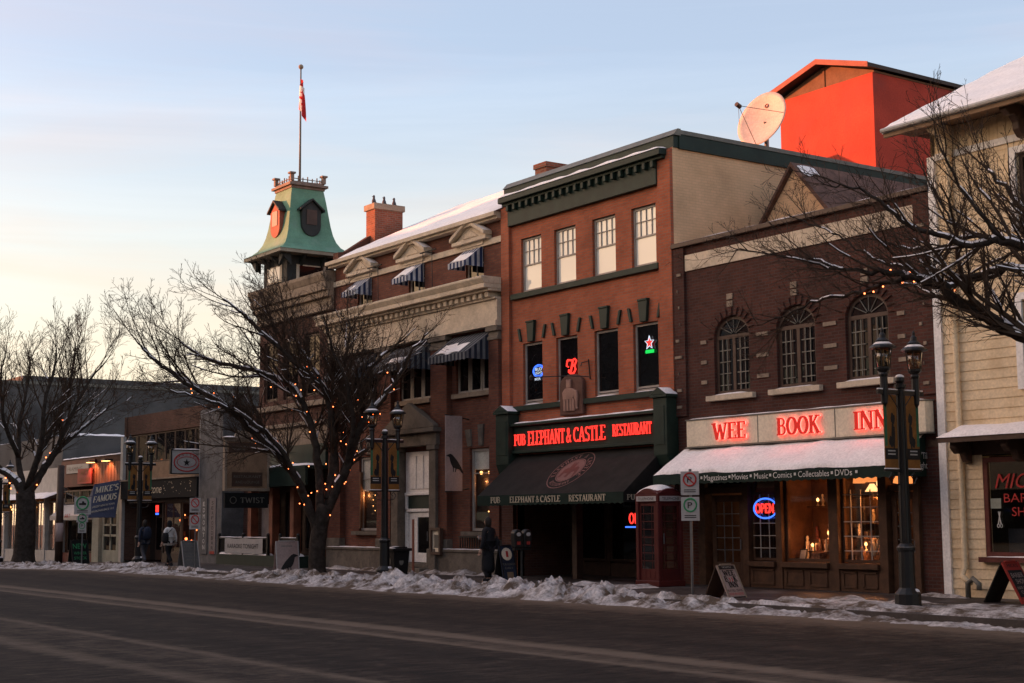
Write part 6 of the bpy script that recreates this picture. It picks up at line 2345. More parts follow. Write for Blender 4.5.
oval(m, .55, .38, .028); oval(m, .42, .22, .014)
for i, c in enumerate('CANTEEN'):
    a = R(155 - i * 130 / 6)
    sans_text(m, c, (X + .055, 24.37 + .47 * math.cos(a) - .04, 4.2 + .28 * math.sin(a)), (0, 1, 0), (0, 0, 1), .1, .08, .002)
m.build('oval', 'letter_red', ov)
m = MB(); m.prism([(X + .052, 24.37 + x * .8, 4.2 + z * .8) for x, z in star[:-1]], (.006, 0, 0)); m.build('star', 'letter_black', ov)
slab(ov, Vector((X - .06, 25.0, 4.74)), Vector((X - .06, 23.75, 4.74)), Vector((.12, 0, 0)), .05, .95, .04, 'snow', 4, .01)

# art shop (x -76.4 .. -67.4)
sb = thing('shop_building', 'low red-brown art shop with rusty cladding, a cream awning and a blue awning', 'building', (-72, 25, sw(-72)))
gz = sw(-72)
m = MB()
m.box(-76.4, -67.42, 25.3, 40, gz - .2, 4.95)
m.box(-76.4, -67.42, 25.0, 25.3, 4.62, 4.95)
m.build('wall', 'shop_brick', sb)
m = MB(); m.box(-76.2, -71.2, 24.9, 25.3, 3.55, 4.85); m.build('fascia', 'maroon', sb)
m = MB()
for i in range(18):
    x = -71.15 + i * .205
    m.box(x, x + .19, 24.9 + .012 * (i % 2), 25.3, 3.5, 4.62)
m.build('cladding', 'rust', sb)
ledge_snow(sb, -76.3, -67.5, 24.95, 25.3, 4.95, .08)
m = MB()
for x in (-71.1, -69.0):
    m.box(x - .3, x + .3, 24.5, 24.9, 4.66, 4.74)
lm = m.build('fascia_lamp', 'black_iron', sb)
m = MB()
for x in (-71.1, -69.0):
    m.box(x - .22, x + .22, 24.52, 24.8, 4.64, 4.658)
m.build('bulb', 'lamp_warm', lm)
for x in (-71.1, -69.0):
    ld = bpy.data.lights.new('fascia_light', 'SPOT'); ld.energy = 22; ld.color = (1, .42, .16); ld.spot_size = R(110); ld.shadow_soft_size = .1
    lo = bpy.data.objects.new('fascia_light', ld); lo.location = (x, 24.45, 4.6); lo.rotation_euler = (R(35), 0, 0); COL.objects.link(lo)
window(sb, -75.9, -73.6, 2.72, 3.38, 24.95, 'stone', 'grey_glass', v=[.5], fr=.06)
window(sb, -73.5, -71.2, 2.72, 3.38, 24.95, 'stone', 'grey_glass', v=[.5], fr=.06)
window(sb, -75.8, -71.5, gz + .45, 1.9, 25.1, 'wood_dark', 'dark_glass', v=[.33, .67], fr=.07)
m = MB(); m.box(-76.2, -71.2, 25.05, 25.3, gz - .2, gz + .4); m.build('stall_riser', 'maroon', sb)
m = MB()
for a, b in ((-71.2, -70.3), (-67.9, -67.45)):
    m.box(a, b, 24.85, 25.3, gz - .2, 3.4)
m.build('pier', 'pale_green', sb)
d = MB()
for a, b, c, e in ((-70.2, -70.0, gz, 2.3), (-68.2, -68.0, gz, 2.3), (-70.0, -68.2, gz, gz + .6), (-70.0, -68.2, 2.15, 2.3), (-69.16, -69.04, gz + .6, 2.15), (-70.0, -68.2, 1.1, 1.2), (-70, -68.2, 1.6, 1.68)):
    d.box(a, b, 25.0, 25.1, c, e)
do = d.build('door', 'pale_green', sb)
p = MB(); p.box(-70.0, -68.2, 25.05, 25.06, gz + .6, 2.15); p.build('pane', 'grey_glass', do)
h = MB(); h.tube([(-69.0, 24.97, .9), (-69.0, 24.97, 1.15)], .014, 6); h.build('handle', 'black_iron', do)
m = MB(); m.box(-68.9, -68.3, 25.15, 25.2, 2.35, 2.42); m.build('door_lamp', 'tube_green', sb)
a1 = awning(sb, -75.9, -71.6, 2.66, 2.1, .7, 25.0, 'sign_white', val=.2)
m = MB(); sans_text(m, 'ART', (-73.6, 24.27, 2.0), (1, 0, 0), (0, 0, 1), .2, .9, 0); m.build('lettering', 'letter_red', a1)
t = thing('wall_sign', 'white rectangular sign with faint writing on the maroon fascia', 'sign', (-73.4, 24.88, 4.3))
q = MB(); q.box(-75.2, -71.9, 24.84, 24.89, 4.22, 4.66); q.build('panel', 'sign_white', t)
q = MB(); sans_text(q, 'FRAMING', (-75.0, 24.835, 4.34), (1, 0, 0), (0, 0, 1), .2, 2.2, 0); q.build('lettering', 'cap_metal', t)
t = thing('wall_sign', 'red ART sign with yellow letters overlapping a white sign', 'sign', (-72.2, 24.84, 4.0))
q = MB(); q.box(-73.3, -71.3, 24.78, 24.835, 3.66, 4.4); q.build('panel', 'sign_red', t)
q = MB(); sans_text(q, 'ART', (-72.9, 24.775, 4.08), (1, 0, 0), (0, 0, 1), .25, 1.2, 0); sans_text(q, 'GALLERY', (-73.1, 24.775, 3.76), (1, 0, 0), (0, 0, 1), .2, 1.6, 0); q.build('lettering', 'banner_gold', t)
# blue awning that faces east, with white lettering
t = thing('blue_awning', 'steep blue awning with big white lettering over the pale green door', 'awning', (-66.9, 24.2, 2.7))
m = MB()
A, B, C_, D = Vector((-67.3, 23.55, 3.5)), Vector((-67.3, 24.8, 3.72)), Vector((-66.3, 24.2, 1.98)), Vector((-66.3, 22.95, 1.98))
m.prism([A, B, C_, D], (-.02, 0, -.01))
m.prism([A, D, (-67.3, 22.95, 1.98)], (0, .01, 0))
m.prism([B, C_, (-67.3, 24.2, 1.98)], (0, .01, 0))
m.build('cloth', 'sign_blue', t)
ex_ = (B - A).normalized(); ez_ = (A - D).normalized()
O = D + (A - D) * .0
m = MB()
n_ = ex_.cross(ez_).normalized()


def on_aw(s, t0, h, u0, wdt):
    serif_text(m, s, A + (D - A) * t0 + ex_ * u0 + n_ * .012, ex_, ez_, h, wdt, n_ * .004, .2, .1)


on_aw("MIKE'S", .3, .36, .1, 1.12)
on_aw('FAMOUS', .58, .36, .08, 1.12)
sans_text(m, 'LARGEST NEWS IN TOWN', A + (D - A) * .74 + ex_ * .1 + n_ * .014, ex_, ez_, .12, 1.05, 0)
sans_text(m, 'MAGAZINES SINCE 1912', A + (D - A) * .88 + ex_ * .1 + n_ * .014, ex_, ez_, .12, 1.05, 0)
m.build('lettering', 'letter_cream', t)
m = MB()
for p in (A, B):
    m.tube([p, (p.x, 25.0, p.z)], .02, 5)
m.build('frame', 'black_iron', t)

# white-fronted shop (x < -76.4)
sc_ = thing('shop_building', 'low white-fronted shop with warm lit tall windows and a snowy canopy', 'building', (-86, 25, sw(-86)))
gz = sw(-86)
m = MB()
m.box(-100, -76.45, 26.6, 40, gz - .6, 4.6)
m.box(-100, -76.45, 25.0, 26.6, 3.3, 4.6)
m.build('wall', 'white_paint', sc_)
m = MB()
m.prism([(-100, 24.2, 3.0), (-100, 25.0, 3.3), (-100, 25.0, 3.0)], (23.5, 0, 0))
m.build('canopy', 'frame_brown', sc_)
slab(sc_, Vector((-99, 25.0, 3.32)), Vector((-76.5, 25.0, 3.32)), Vector((0, -.85, -.32)), 0, 1, .1, 'snow', 8, .03)
for i in range(9):
    a = -78.6 - i * 2.4
    window(sc_, a, a + 2.1, sw(a) + .5, 2.9, 25.0, 'window_white', 'clear_glass', v=[.5], fr=.1)
m = MB()
for i in range(10):
    a = -78.6 - i * 2.4 + 2.1
    m.box(a, a + .3, 24.9, 25.2, sw(a) - .1, 3.0)
m.build('pier', 'white_paint', sc_)
m = MB(); m.box(-100, -76.45, 24.94, 25.2, gz - .6, gz + .7 ); m.build('stall_riser', 'white_paint', sc_)
m = MB(); m.poly([(-100, 26.59, gz), (-76.5, 26.59, gz), (-76.5, 26.59, 3.3), (-100, 26.59, 3.3)]); m.build('interior', 'interior_warm', sc_)
m = MB()
for i in range(22):
    m.ball((rr.uniform(-97, -77), rr.uniform(25.4, 26.3), rr.uniform(2.2, 2.75)), .06, 6, 4)
m.build('window_lamp', 'lamp_warm', sc_)
m = MB()
for i in range(40):
    x, z = rr.uniform(-97, -77), rr.uniform(.1, 1.3)
    m.box(x, x + rr.uniform(.2, .7), 25.7, 26.1, z, z + rr.uniform(.2, .8))
m.build('display', 'book_mix', sc_)
# taller blocks behind
t = thing('grey_block', 'tall plain grey building rising behind the low western shops', 'building', (-112, 40, -1))
m = MB(); m.box(-125, -100, 25, 62, -1.5, 11.0); m.build('wall', 'block_grey', t)
m = MB(); m.box(-125.1, -99.9, 24.9, 62.1, 11.0, 11.2); m.build('parapet', 'cap_metal', t)
m = MB(); m.box(-124, -100.3, 30, 61, 11.2, 11.6); m.build('roof', 'block_grey', t)
t = thing('grey_block', 'lower plain grey block with snowy roof edges behind the art shop', 'building', (-86, 36, -1))
m = MB(); m.box(-99.5, -84, 27.5, 60, -1, 6.7); m.box(-84, -70, 31, 60, -1, 6.1); m.build('wall', 'block_grey', t)
ledge_snow(t, -99.4, -84.1, 27.6, 30, 6.7, .15)
slab(t, Vector((-84.5, 60, 6.72)), Vector((-84.5, 27.6, 6.72)), Vector((.45, 0, 0)), 0, 1, .15, 'snow', 4, .02)
ledge_snow(t, -83.9, -70.1, 31.05, 33, 6.1, .15)

# ================================================================ THE OTHER SIDE OF THE STREET (unseen, behind the camera: blocks added to shade the street, heights set to cut the sun; shows in the panes)
OPP = [(-170, -128, 14.0, 'unseen tan corner block added across the street for shade', 'painted_brick'), (-127, -95.2, 13.6, 'unseen brown brick row added across the street for shade', 'shop_brick'), (-95, -78, 14.9, 'unseen dark brick row added across the street for shade', 'hotel_brick'),
       (-78, -74.4, 14.4, 'unseen narrow dark brick block added across the street for shade', 'dark_brick'), (-74.4, -58, 15.6, 'unseen wide grey stucco block added across the street for shade', 'stucco_grey'), (-58, -50, 17.6, 'unseen tall red brick block added across the street for shade', 'bank_brick'), (-50, -22, 11.0, 'unseen low tan brick row added across the street for shade', 'painted_brick'), (-21, 12, 11.0, 'unseen dark brown brick row added across the street for shade', 'dark_brick'), (13, 45, 14.5, 'unseen pale brick row added across the street for shade', 'painted_brick')]
for a, b, h, lb, mt in OPP:
    t = thing('shade_block', lb, 'building', ((a + b) / 2, -5, drop(a)))
    m = MB(); m.box(a, b, -19, -5.0, drop(a) - .5, h); m.build('wall', mt, t)
    m = MB(); m.box(a - .1, b + .1, -19.1, -4.7, h, h + .25); m.build('cornice', 'stone', t)
    m = MB()
    n = int((b - a) / 2.6)
    for i in range(n):
        x = a + (i + .5) * (b - a) / n
        for z in (4.6, 7.6):
            m.box(x - .55, x + .55, -4.995, -4.94, z, z + 1.8)
    m.build('window', 'grey_glass', t)
    m = MB(); m.box(a + .4, b - .4, -4.99, -4.9, .6 + drop(a), 2.9 + drop(a)); m.build('shop_window', 'grey_glass', t)

# ================================================================ STREET LAMPS
def make_lamp():
    t = thing('street_lamp', 'x', 'street lamp', (0, 0, 0), 'twin-lantern street lamps along the kerb')
    m = MB()
    m.lathe((0, 0, 0), [(.24, 0), (.24, .24), (.2, .28), (.15, .34), (.14, 1.0), (.165, 1.02), (.165, 1.08), (.11, 1.14)], 12)
    m.build('base', 'black_iron', t, bevel=.008)
    m = MB()
    m.lathe((0, 0, 0), [(.095, 1.14), (.082, 2.6), (.072, 3.95), (.11, 3.97), (.11, 4.03), (.06, 4.05), (.09, 4.1), (.08, 4.17), (.01, 4.2)], 12)
    for i in range(8):
        a = i * math.pi / 4
        m.tube([(.094 * math.cos(a), .094 * math.sin(a), 1.14), (.074 * math.cos(a), .074 * math.sin(a), 3.9)], .012, 4)
    m.build('pole', 'black_iron', t)
    m = MB()
    m.box(-.03, .03, -.62, .62, 3.84, 3.92)
    m.box(-.022, .022, -.5, .5, 2.44, 2.48)
    for s in (-1, 1):
        m.tube([(0, s * .1, 2.2), (0, s * .3, 2.22), (0, s * .38, 2.33), (0, s * .3, 2.42), (0, s * .22, 2.36), (0, s * .27, 2.31)], .014, 5)
        m.tube([(0, s * .08, 3.6), (0, s * .3, 3.84)], .018, 5)
        m.lathe((0, s * .43, 0), [(.01, 3.6), (.06, 3.68), (.075, 3.9), (.07, 4.15), (.085, 4.2), (.06, 4.26)], 8)
    m.build('arm', 'black_iron', t, bevel=.004)
    for s in (-1, 1):
        m = MB()
        c = (0, s * .43, 0)
        m.lathe(c, [(.07, 4.24), (.13, 4.3), (.13, 4.33), (.1, 4.34)], 8)
        for k in range(6):
            a = k * math.pi / 3
            m.tube([(.115 * math.cos(a), s * .43 + .115 * math.sin(a), 4.3), (.165 * math.cos(a), s * .43 + .165 * math.sin(a), 4.68)], .011, 4)
        m.lathe(c, [(.17, 4.66), (.25, 4.68), (.24, 4.71), (.12, 4.79), (.13, 4.82), (.07, 4.87), (.06, 4.93), (.03, 4.97), (.03, 5.02), (.005, 5.06)], 12)
        l = m.build('lantern', 'black_iron', t)
        m = MB()
        m.lathe(c, [(.1, 4.33), (.15, 4.66)], 10)
        m.build('glass', 'lamp_glass', l, smooth=True)
        m = MB()
        m.lathe(c, [(.2, 4.727), (.18, 4.752), (.12, 4.795), (.125, 4.82), (.1, 4.835)], 12)
        m.build('snow', 'snow', l, smooth=True)
    for s in (-1, 1):
        m = MB()
        y0, y1 = s * .13, s * .47
        m.box(-.008, .008, y0, y1, 2.5, 3.83)
        b = m.build('banner', 'banner_gold', t)
        m = MB()
        m.box(-.012, .012, s * .4, s * .468, 2.9, 3.825)
        m.build('edge', 'banner_green', b)
        m = MB()
        m.box(-.011, .011, s * .131, s * .469, 2.66, 2.86)
        for (yy, zz, ry, rz) in ((.24, 3.1, .05, .24), (.24, 3.4, .06, .1), (.3, 2.98, .06, .1)):
            for X in (-.01, .01):
                m.poly([(X, s * yy + ry * math.cos(R(k * 30)), zz + rz * math.sin(R(k * 30)) * (1 + .3 * math.sin(k * 2.1))) for k in range(12)])
        m.build('picture', 'letter_black', b)
        m = MB()
        for X in (-.0125, .0125):
            for zz in (2.8, 2.74):
                m.box(X - .0005, X + .0005, s * .2, s * .4, zz, zz + .025)
        m.build('lettering', 'sign_white', b)
    m = MB()
    m.ball((0, 0, 4.17), .085, 10, 6, (1, 1, .6))
    m.lathe((0, 0, 0), [(.168, 1.075), (.13, 1.1), (.1, 1.13)], 12)
    m.lathe((0, .03, 0), [(.205, .26), (.19, .3), (.15, .33)], 12)
    m.box(-.028, .028, -.6, -.1, 3.92, 3.945); m.box(-.028, .028, .1, .6, 3.92, 3.945)
    m.box(-.02, .02, -.48, -.12, 2.48, 2.5); m.box(-.02, .02, .12, .48, 2.48, 2.5)
    m.build('snow', 'snow', t, smooth=True)
    return t


LAMPS = [(-18.28, 21.45, 'black twin-lantern street lamp in front of the book shop awning', 0.0), (-37.12, 21.45, 'black twin-lantern street lamp beside the litter bin before the bank', .02), (-56.0, 21.4, 'black twin-lantern street lamp before the tan-sided shop', -.02), (-74.6, 21.4, 'black twin-lantern street lamp cut by the left edge near the white shopfront', .0)]
lamp0 = make_lamp()
for i, (x, y, lb, rz) in enumerate(LAMPS):
    o = lamp0 if i == 0 else copy_tree(lamp0)
    place(o, (x, y, sw(x)), rz)
    o['label'] = lb

# ================================================================ PHONE BOX
pb = thing('phone_box', 'old red glazed phone box with snow on its domed roof', 'phone box', (-27.95, 23.85, .13))
m = MB()
X0, X1, Y0, Y1 = -28.33, -27.48, 23.42, 24.22
m.box(X0 - .02, X1 + .02, Y0 - .02, Y1 + .02, .13, .27)
for x in (X0, X1 - .11):
    for y in (Y0, Y1 - .11):
        m.box(x, x + .11, y, y + .11, .27, 2.14)
m.box(X0, X1, Y0, Y1, 2.14, 2.34)
for (a, b) in (('x', Y0), ('x', Y1), ('y', X0), ('y', X1)):
    s = -1 if b in (Y0, X0) else 1
    pts = [(-.4 + .8 * t / 10, 2.34 + .14 * math.sin(math.pi * t / 10)) for t in range(11)]
    if a == 'x':
        m.prism([((X0 + X1) / 2 + u, b - (.0 if s < 0 else .08), z) for u, z in pts], (0, .08, 0))
    else:
        m.prism([(b - (.0 if s < 0 else .08), (Y0 + Y1) / 2 + u, z) for u, z in pts], (.08, 0, 0))
m.build('frame', 'booth_red', pb, bevel=.012)
m = MB()
n = 12
vs = []
for i in range(n + 1):
    for j in range(n + 1):
        u, v = i / n * 2 - 1, j / n * 2 - 1
        vs.append(((X0 + X1) / 2 + u * .4, (Y0 + Y1) / 2 + v * .38, 2.36 + .2 * math.sqrt(max(0, (1 - u * u * .97) * (1 - v * v * .97)))))
m.add(vs, [(i * (n + 1) + j, (i + 1) * (n + 1) + j, (i + 1) * (n + 1) + j + 1, i * (n + 1) + j + 1) for i in range(n) for j in range(n)])
rf_ = m.build('roof', 'booth_red', pb, smooth=True)
m = MB()
m.add([(x, y, z + .018 + .012 * noise.noise(Vector((x * 5, y * 5, 1))) - .03 * max(abs((x - (X0 + X1) / 2) / .4), abs((y - (Y0 + Y1) / 2) / .38)) ** 6) for x, y, z in vs], [(i * (n + 1) + j, (i + 1) * (n + 1) + j, (i + 1) * (n + 1) + j + 1, i * (n + 1) + j + 1) for i in range(n) for j in range(n)])
m.build('snow', 'snow', rf_, smooth=True)
m = MB()
m.box(X0 + .06, X1 - .06, Y0 - .012, Y0 - .002, 2.17, 2.29)
m.box(X1 + .002, X1 + .012, Y0 + .06, Y1 - .06, 2.17, 2.29)
tp = m.build('name_panel', 'sign_white', pb)
m = MB()
sans_text(m, 'TELEPHONE', (X0 + .12, Y0 - .016, 2.195), (1, 0, 0), (0, 0, 1), .07, .6, 0)
sans_text(m, 'TELEPHONE', (X1 + .016, Y0 + .13, 2.195), (0, 1, 0), (0, 0, 1), .07, .54, 0)
m.build('lettering', 'letter_black', tp)


def booth_side(axis, c, name):
    m = MB(); g = MB()
    def bx(mb, u0, u1, z0, z1, t=.03, o=0):
        if axis == 'x': mb.box(X0 + u0, X0 + u1, c - t / 2 + o, c + t / 2 + o, z0, z1)
        else: mb.box(c - t / 2 + o, c + t / 2 + o, Y0 + u0, Y0 + u1, z0, z1)
    bx(m, .11, .7, .27, .55)
    bx(m, .15, .32, .33, .5, .045); bx(m, .34, .48, .33, .5, .045); bx(m, .5, .66, .33, .5, .045)
    bx(m, .11, .17, .55, 2.14); bx(m, .64, .7, .55, 2.14); bx(m, .17, .64, 2.06, 2.14)
    for k in range(1, 8):
        z = .55 + 1.51 * k / 8
        bx(m, .17, .64, z - .01, z + .01, .02)
    bx(m, .25, .262, .55, 2.06, .02); bx(m, .55, .562, .55, 2.06, .02)
    o = m.build(name, 'booth_red', pb)
    bx(g, .17, .64, .55, 2.06, .006)
    g.build('pane', 'grey_glass' if name == 'side_panel' and c < Y0 + .2 and axis == 'x' else 'clear_glass', o)
    return o


booth_side('x', Y0 + .06, 'side_panel')
booth_side('x', Y1 - .06, 'side_panel')
booth_side('y', X0 + .06, 'side_panel')
dd = booth_side('y', X1 - .06, 'door')
m = MB(); m.tube([(X1 + .02, Y0 + .16, 1.15), (X1 + .02, Y0 + .16, 1.4)], .014, 6); m.build('handle', 'grey_metal', dd)
m = MB()
m.box(X0 + .16, X0 + .34, 23.7, 24.0, 1.05, 1.75)
m.build('telephone', 'black_iron', pb, bevel=.01)
m = MB(); m.box(X0 + .14, X1 - .14, Y0 + .14, Y1 - .14, 2.1, 2.13); m.build('ceiling', 'booth_red', pb)

# ================================================================ SANDWICH BOARDS
def a_board(name, label, X, Y, w, h, spread, front, back, lines, rz=0.0, edge='frame_brown'):
    """two hinged panels; the written one faces +X"""
    t = thing(name, label, 'sandwich board', (0, 0, 0))
    s = spread / 2
    L = math.hypot(s, h)
    up = Vector((-s, 0, h)).normalized()
    nr = Vector((h, 0, s)).normalized()
    B0 = Vector((s, -w / 2, 0))
    m = MB()
    m.prism([B0, B0 + Vector((0, w, 0)), B0 + Vector((0, w, 0)) + up * L, B0 + up * L], nr * -.025)
    fo = m.build('front_panel', front, t)
    m = MB()
    m.prism([(-s, -w / 2, 0), (-s, w / 2, 0), (0, w / 2, h), (0, -w / 2, h)], (-.02, 0, .01))
    m.build('rear_panel', back, t)
    m = MB()
    for y in (-w / 2, w / 2 - .03):
        m.prism([B0 + Vector((0, y + w / 2, 0)) + nr * .004, B0 + Vector((0, y + w / 2 + .03, 0)) + nr * .004, B0 + Vector((0, y + w / 2 + .03, 0)) + up * L + nr * .004, B0 + Vector((0, y + w / 2, 0)) + up * L + nr * .004], nr * .012)
    m.box(-.02, .02, -w / 2 + .1, w / 2 - .1, h, h + .03)
    m.build('frame', edge, t)
    for mat, fn in lines:
        q = MB()
        fn(q, lambda y, z: B0 + Vector((0, w / 2 + y, 0)) + up * (z * L) + nr * .008, up, nr)
        q.build('lettering', mat, fo)
    place(t, (X, Y, sw(X)), rz)
    return t


EY = Vector((0, 1, 0))


def rect(q, P, y0, y1, z0, z1):
    q.poly([P(y0, z0), P(y1, z0), P(y1, z1), P(y0, z1)])


def wee_lines(q, P, up, nr):
    serif_text(q, 'WEE', P(-.17, .68), EY, up, .12, .34, nr * .003, .2, .1)
    serif_text(q, 'B', P(-.19, .5), EY, up, .12, .1, nr * .003, .2, .1)
    serif_text(q, 'K', P(.08, .5), EY, up, .12, .11, nr * .003, .2, .1)
    serif_text(q, 'INN', P(-.13, .33), EY, up, .12, .28, nr * .003, .2, .1)
    sans_text(q, 'BUY SELL TRADE', P(-.22, .2), EY, up, .05, .44, .002)


a_board('sandwich_board', 'white sandwich board reading WEE BOOK INN standing in the kerb snow', -22.85, 21.25, .54, .66, .66, 'sign_pink', 'frame_brown', [
    ('letter_black', lambda q, P, up, nr: (rect(q, P, -.27, .27, .87, .985), wee_lines(q, P, up, nr), rect(q, P, -.27, .27, .01, .05))),
    ('letter_red', lambda q, P, up, nr: (sans_text(q, 'BOOKS MAGAZINES', P(-.22, .1), EY, up, .05, .44, .002), q.tube([P(-.05, .5) , P(-.03, .56), P(-.05, .62)], .008, 4), q.tube([P(.03, .5), P(.05, .56), P(.03, .62)], .008, 4))),
    ('sign_white', lambda q, P, up, nr: sans_text(q, 'THE FAMOUS', P(-.14, .905), EY, up, .04, .28, .004))], 0.1, 'stone')
a_board('sandwich_board', 'red and black barber sandwich board leaning by the yellow wall', -17.9, 23.9, .56, .76, .8, 'sign_red', 'awning_black', [
    ('letter_black', lambda q, P, up, nr: rect(q, P, -.25, .25, .16, .8)),
    ('sign_pink', lambda q, P, up, nr: (sans_text(q, 'BARBER', P(-.2, .62) + nr * .006, EY, up, .1, .4, .002), sans_text(q, 'SHOP', P(-.14, .47) + nr * .006, EY, up, .1, .28, .002), sans_text(q, 'HAIR CUTS', P(-.2, .34) + nr * .006, EY, up, .06, .4, .002), sans_text(q, 'OPEN', P(-.14, .23) + nr * .006, EY, up, .07, .28, .002))),
    ('letter_black', lambda q, P, up, nr: sans_text(q, "MICK'S", P(-.18, .87) + nr * .004, EY, up, .07, .36, .002))], 0.1, 'sign_red')
a_board('sandwich_board', 'pinkish sandwich board with a black crow beside the strung tree trunk', -42.3, 20.95, .72, 1.0, .5, 'sign_pink', 'sign_pink', [
    ('letter_black', lambda q, P, up, nr: bird_silhouette(q, P(.04, .3), (EY * -1), up, .62, nr * .004)),
    ('cap_metal', lambda q, P, up, nr: rect(q, P, -.18, .16, .84, .87))], -.25, 'sign_white')
a_board('sandwich_board', 'black pub sandwich board with a round cream crest, near the parking meter', -31.85, 22.0, .5, .95, .4, 'cloth_navy', 'awning_black', [
    ('cream_sign', lambda q, P, up, nr: (q.poly([P(-.02 + .18 * math.cos(R(k * 20)), .78 + .17 * math.sin(R(k * 20))) for k in range(18)]))),
    ('letter_red', lambda q, P, up, nr: (rect(q, lambda y, z: P(y, z) + nr * .004, -.05, .03, .7, .86))),
    ('cap_metal', lambda q, P, up, nr: (sans_text(q, 'PUB LUNCH', P(-.22, .48), EY, up, .06, .44, .002), sans_text(q, 'DAILY', P(-.14, .38), EY, up, .06, .28, .002))),
    ('cloth_tan', lambda q, P, up, nr: rect(q, P, -.1, .12, .03, .3))], 0.15, 'black_iron')
a_board('sandwich_board', 'dark chalk board with green NEW lettering by the maroon shopfront', -61.4, 20.9, .75, 1.0, .5, 'black_flat', 'black_flat', [
    ('letter_green', lambda q, P, up, nr: (sans_text(q, 'NEW', P(-.3, .66), EY, up, .22, .6, .002), sans_text(q, 'WINTER', P(-.28, .42), EY, up, .12, .55, .002), sans_text(q, 'STOCK', P(-.28, .22), EY, up, .12, .55, .002)))], .1, 'black_iron')
a_board('sandwich_board', 'plain pale grey sandwich board with faint lines beside two walkers', -50.1, 21.0, .62, .95, .6, 'stucco_grey', 'stucco_grey', [
    ('cap_metal', lambda q, P, up, nr: [rect(q, P, -.22, .22, z, z + .02) for z in (.3, .42, .54, .66, .78)])], 0.0, 'sign_white')

# ================================================================ SIGN POSTS
def post_sign(label, X, Y, h, signs, rz=0.0):
    t = thing('parking_sign', label, 'sign post', (X, Y, sw(X)))
    z = sw(X)
    m = MB(); m.tube([(X, Y, z), (X, Y, z + h)], .03, 8); m.build('post', 'grey_metal', t)
    d = Vector((math.sin(rz), -math.cos(rz), 0)); e = Vector((math.cos(rz), math.sin(rz), 0)); O = Vector((X, Y, z))
    for (zc, w, hh, kind) in signs:
        C = O + Vector((0, 0, zc)) + d * .036
        m = MB()
        m.prism([C - e * w / 2 + Vector((0, 0, -hh / 2)), C + e * w / 2 + Vector((0, 0, -hh / 2)), C + e * w / 2 + Vector((0, 0, hh / 2)), C - e * w / 2 + Vector((0, 0, hh / 2))], d * .006)
        p = m.build('sign_plate', 'sign_white', t)
        ring_c = C + d * .01 + Vector((0, 0, hh * .16))
        q = MB(); r = w * .34
        q.tube([ring_c + e * (r * math.cos(R(k * 15))) + Vector((0, 0, r * math.sin(R(k * 15)))) for k in range(25)], w * .045, 5)
        if kind in ('no', 'nostop'):
            q.tube([ring_c + e * (-r * .7) + Vector((0, 0, r * .7)), ring_c + e * (r * .7) + Vector((0, 0, -r * .7))], w * .04, 5)
        q.build('ring', 'letter_red' if kind in ('no', 'nostop') else 'letter_green', p)
        q = MB()
        if kind in ('no', 'yes'):
            sans_text(q, 'P', ring_c + d * .006 - e * r * .4 - Vector((0, 0, r * .5)), e, Vector((0, 0, 1)), r * 1.0, r * .75, 0)
        elif kind == 'truck':
            q.prism([ring_c + e * x * r + Vector((0, 0, zz * r)) for x, zz in ((-.6, -.3), (.6, -.3), (.6, 0), (.3, .05), (.25, .3), (-.1, .3), (-.1, .0), (-.6, .0))], d * .006)
        q.box(0, 0, 0, 0, 0, 0) if False else None
        for k, zz in ((0, -.3), (1, -.38)):
            a = C + d * .008 + Vector((0, 0, hh * zz)) - e * w * .32
            q.prism([a, a + e * w * .64, a + e * w * .64 + Vector((0, 0, hh * .035)), a + Vector((0, 0, hh * .035))], d * .002)
        q.build('lettering', 'letter_black', p)
    return t


post_sign('parking sign post with one red and one green ring plate by the phone box', -23.86, 21.25, 2.66, [(2.36, .4, .5, 'no'), (1.82, .4, .5, 'yes')], .55)
post_sign('parking sign post with two red ring plates beside the pale sandwich board', -49.1, 20.8, 2.5, [(2.2, .42, .5, 'nostop'), (1.62, .42, .5, 'nostop')], .7)
post_sign('sign post with a large truck route plate and two small plates', -60.6, 20.75, 2.75, [(2.4, .74, .7, 'truck'), (1.86, .5, .26, 'truck'), (1.52, .36, .44, 'yes')], .8)
m = MB(); m.tube([(-34.8, 21.0, .13), (-34.8, 21.0, 1.78)], .035, 8)
tag(m.build('marker_post', 'rust', None, (-34.8, 21.0, .13)), 'thin rust-brown marker post between the litter bin and the bank door', 'post')
m = MB(); m.tube([(-71.6, 24.3, sw(-71.6)), (-71.6, 24.3, 2.2)], .03, 8)
t = thing('timber_post', 'thick dark timber post with a pale poster before the maroon shopfront', 'post', (-64.9, 21.2, sw(-64.9)))
m = MB(); m.tube([(-64.9, 21.2, sw(-64.9)), (-64.9, 21.2, 4.25)], [.17, .15], 10); m.build('post', 'wood_dark', t, smooth=True)
m = MB(); m.lathe((-64.9, 21.2, 0), [(.175, .95), (.17, 1.75)], 12); m.build('poster', 'sign_pink', t, smooth=True)

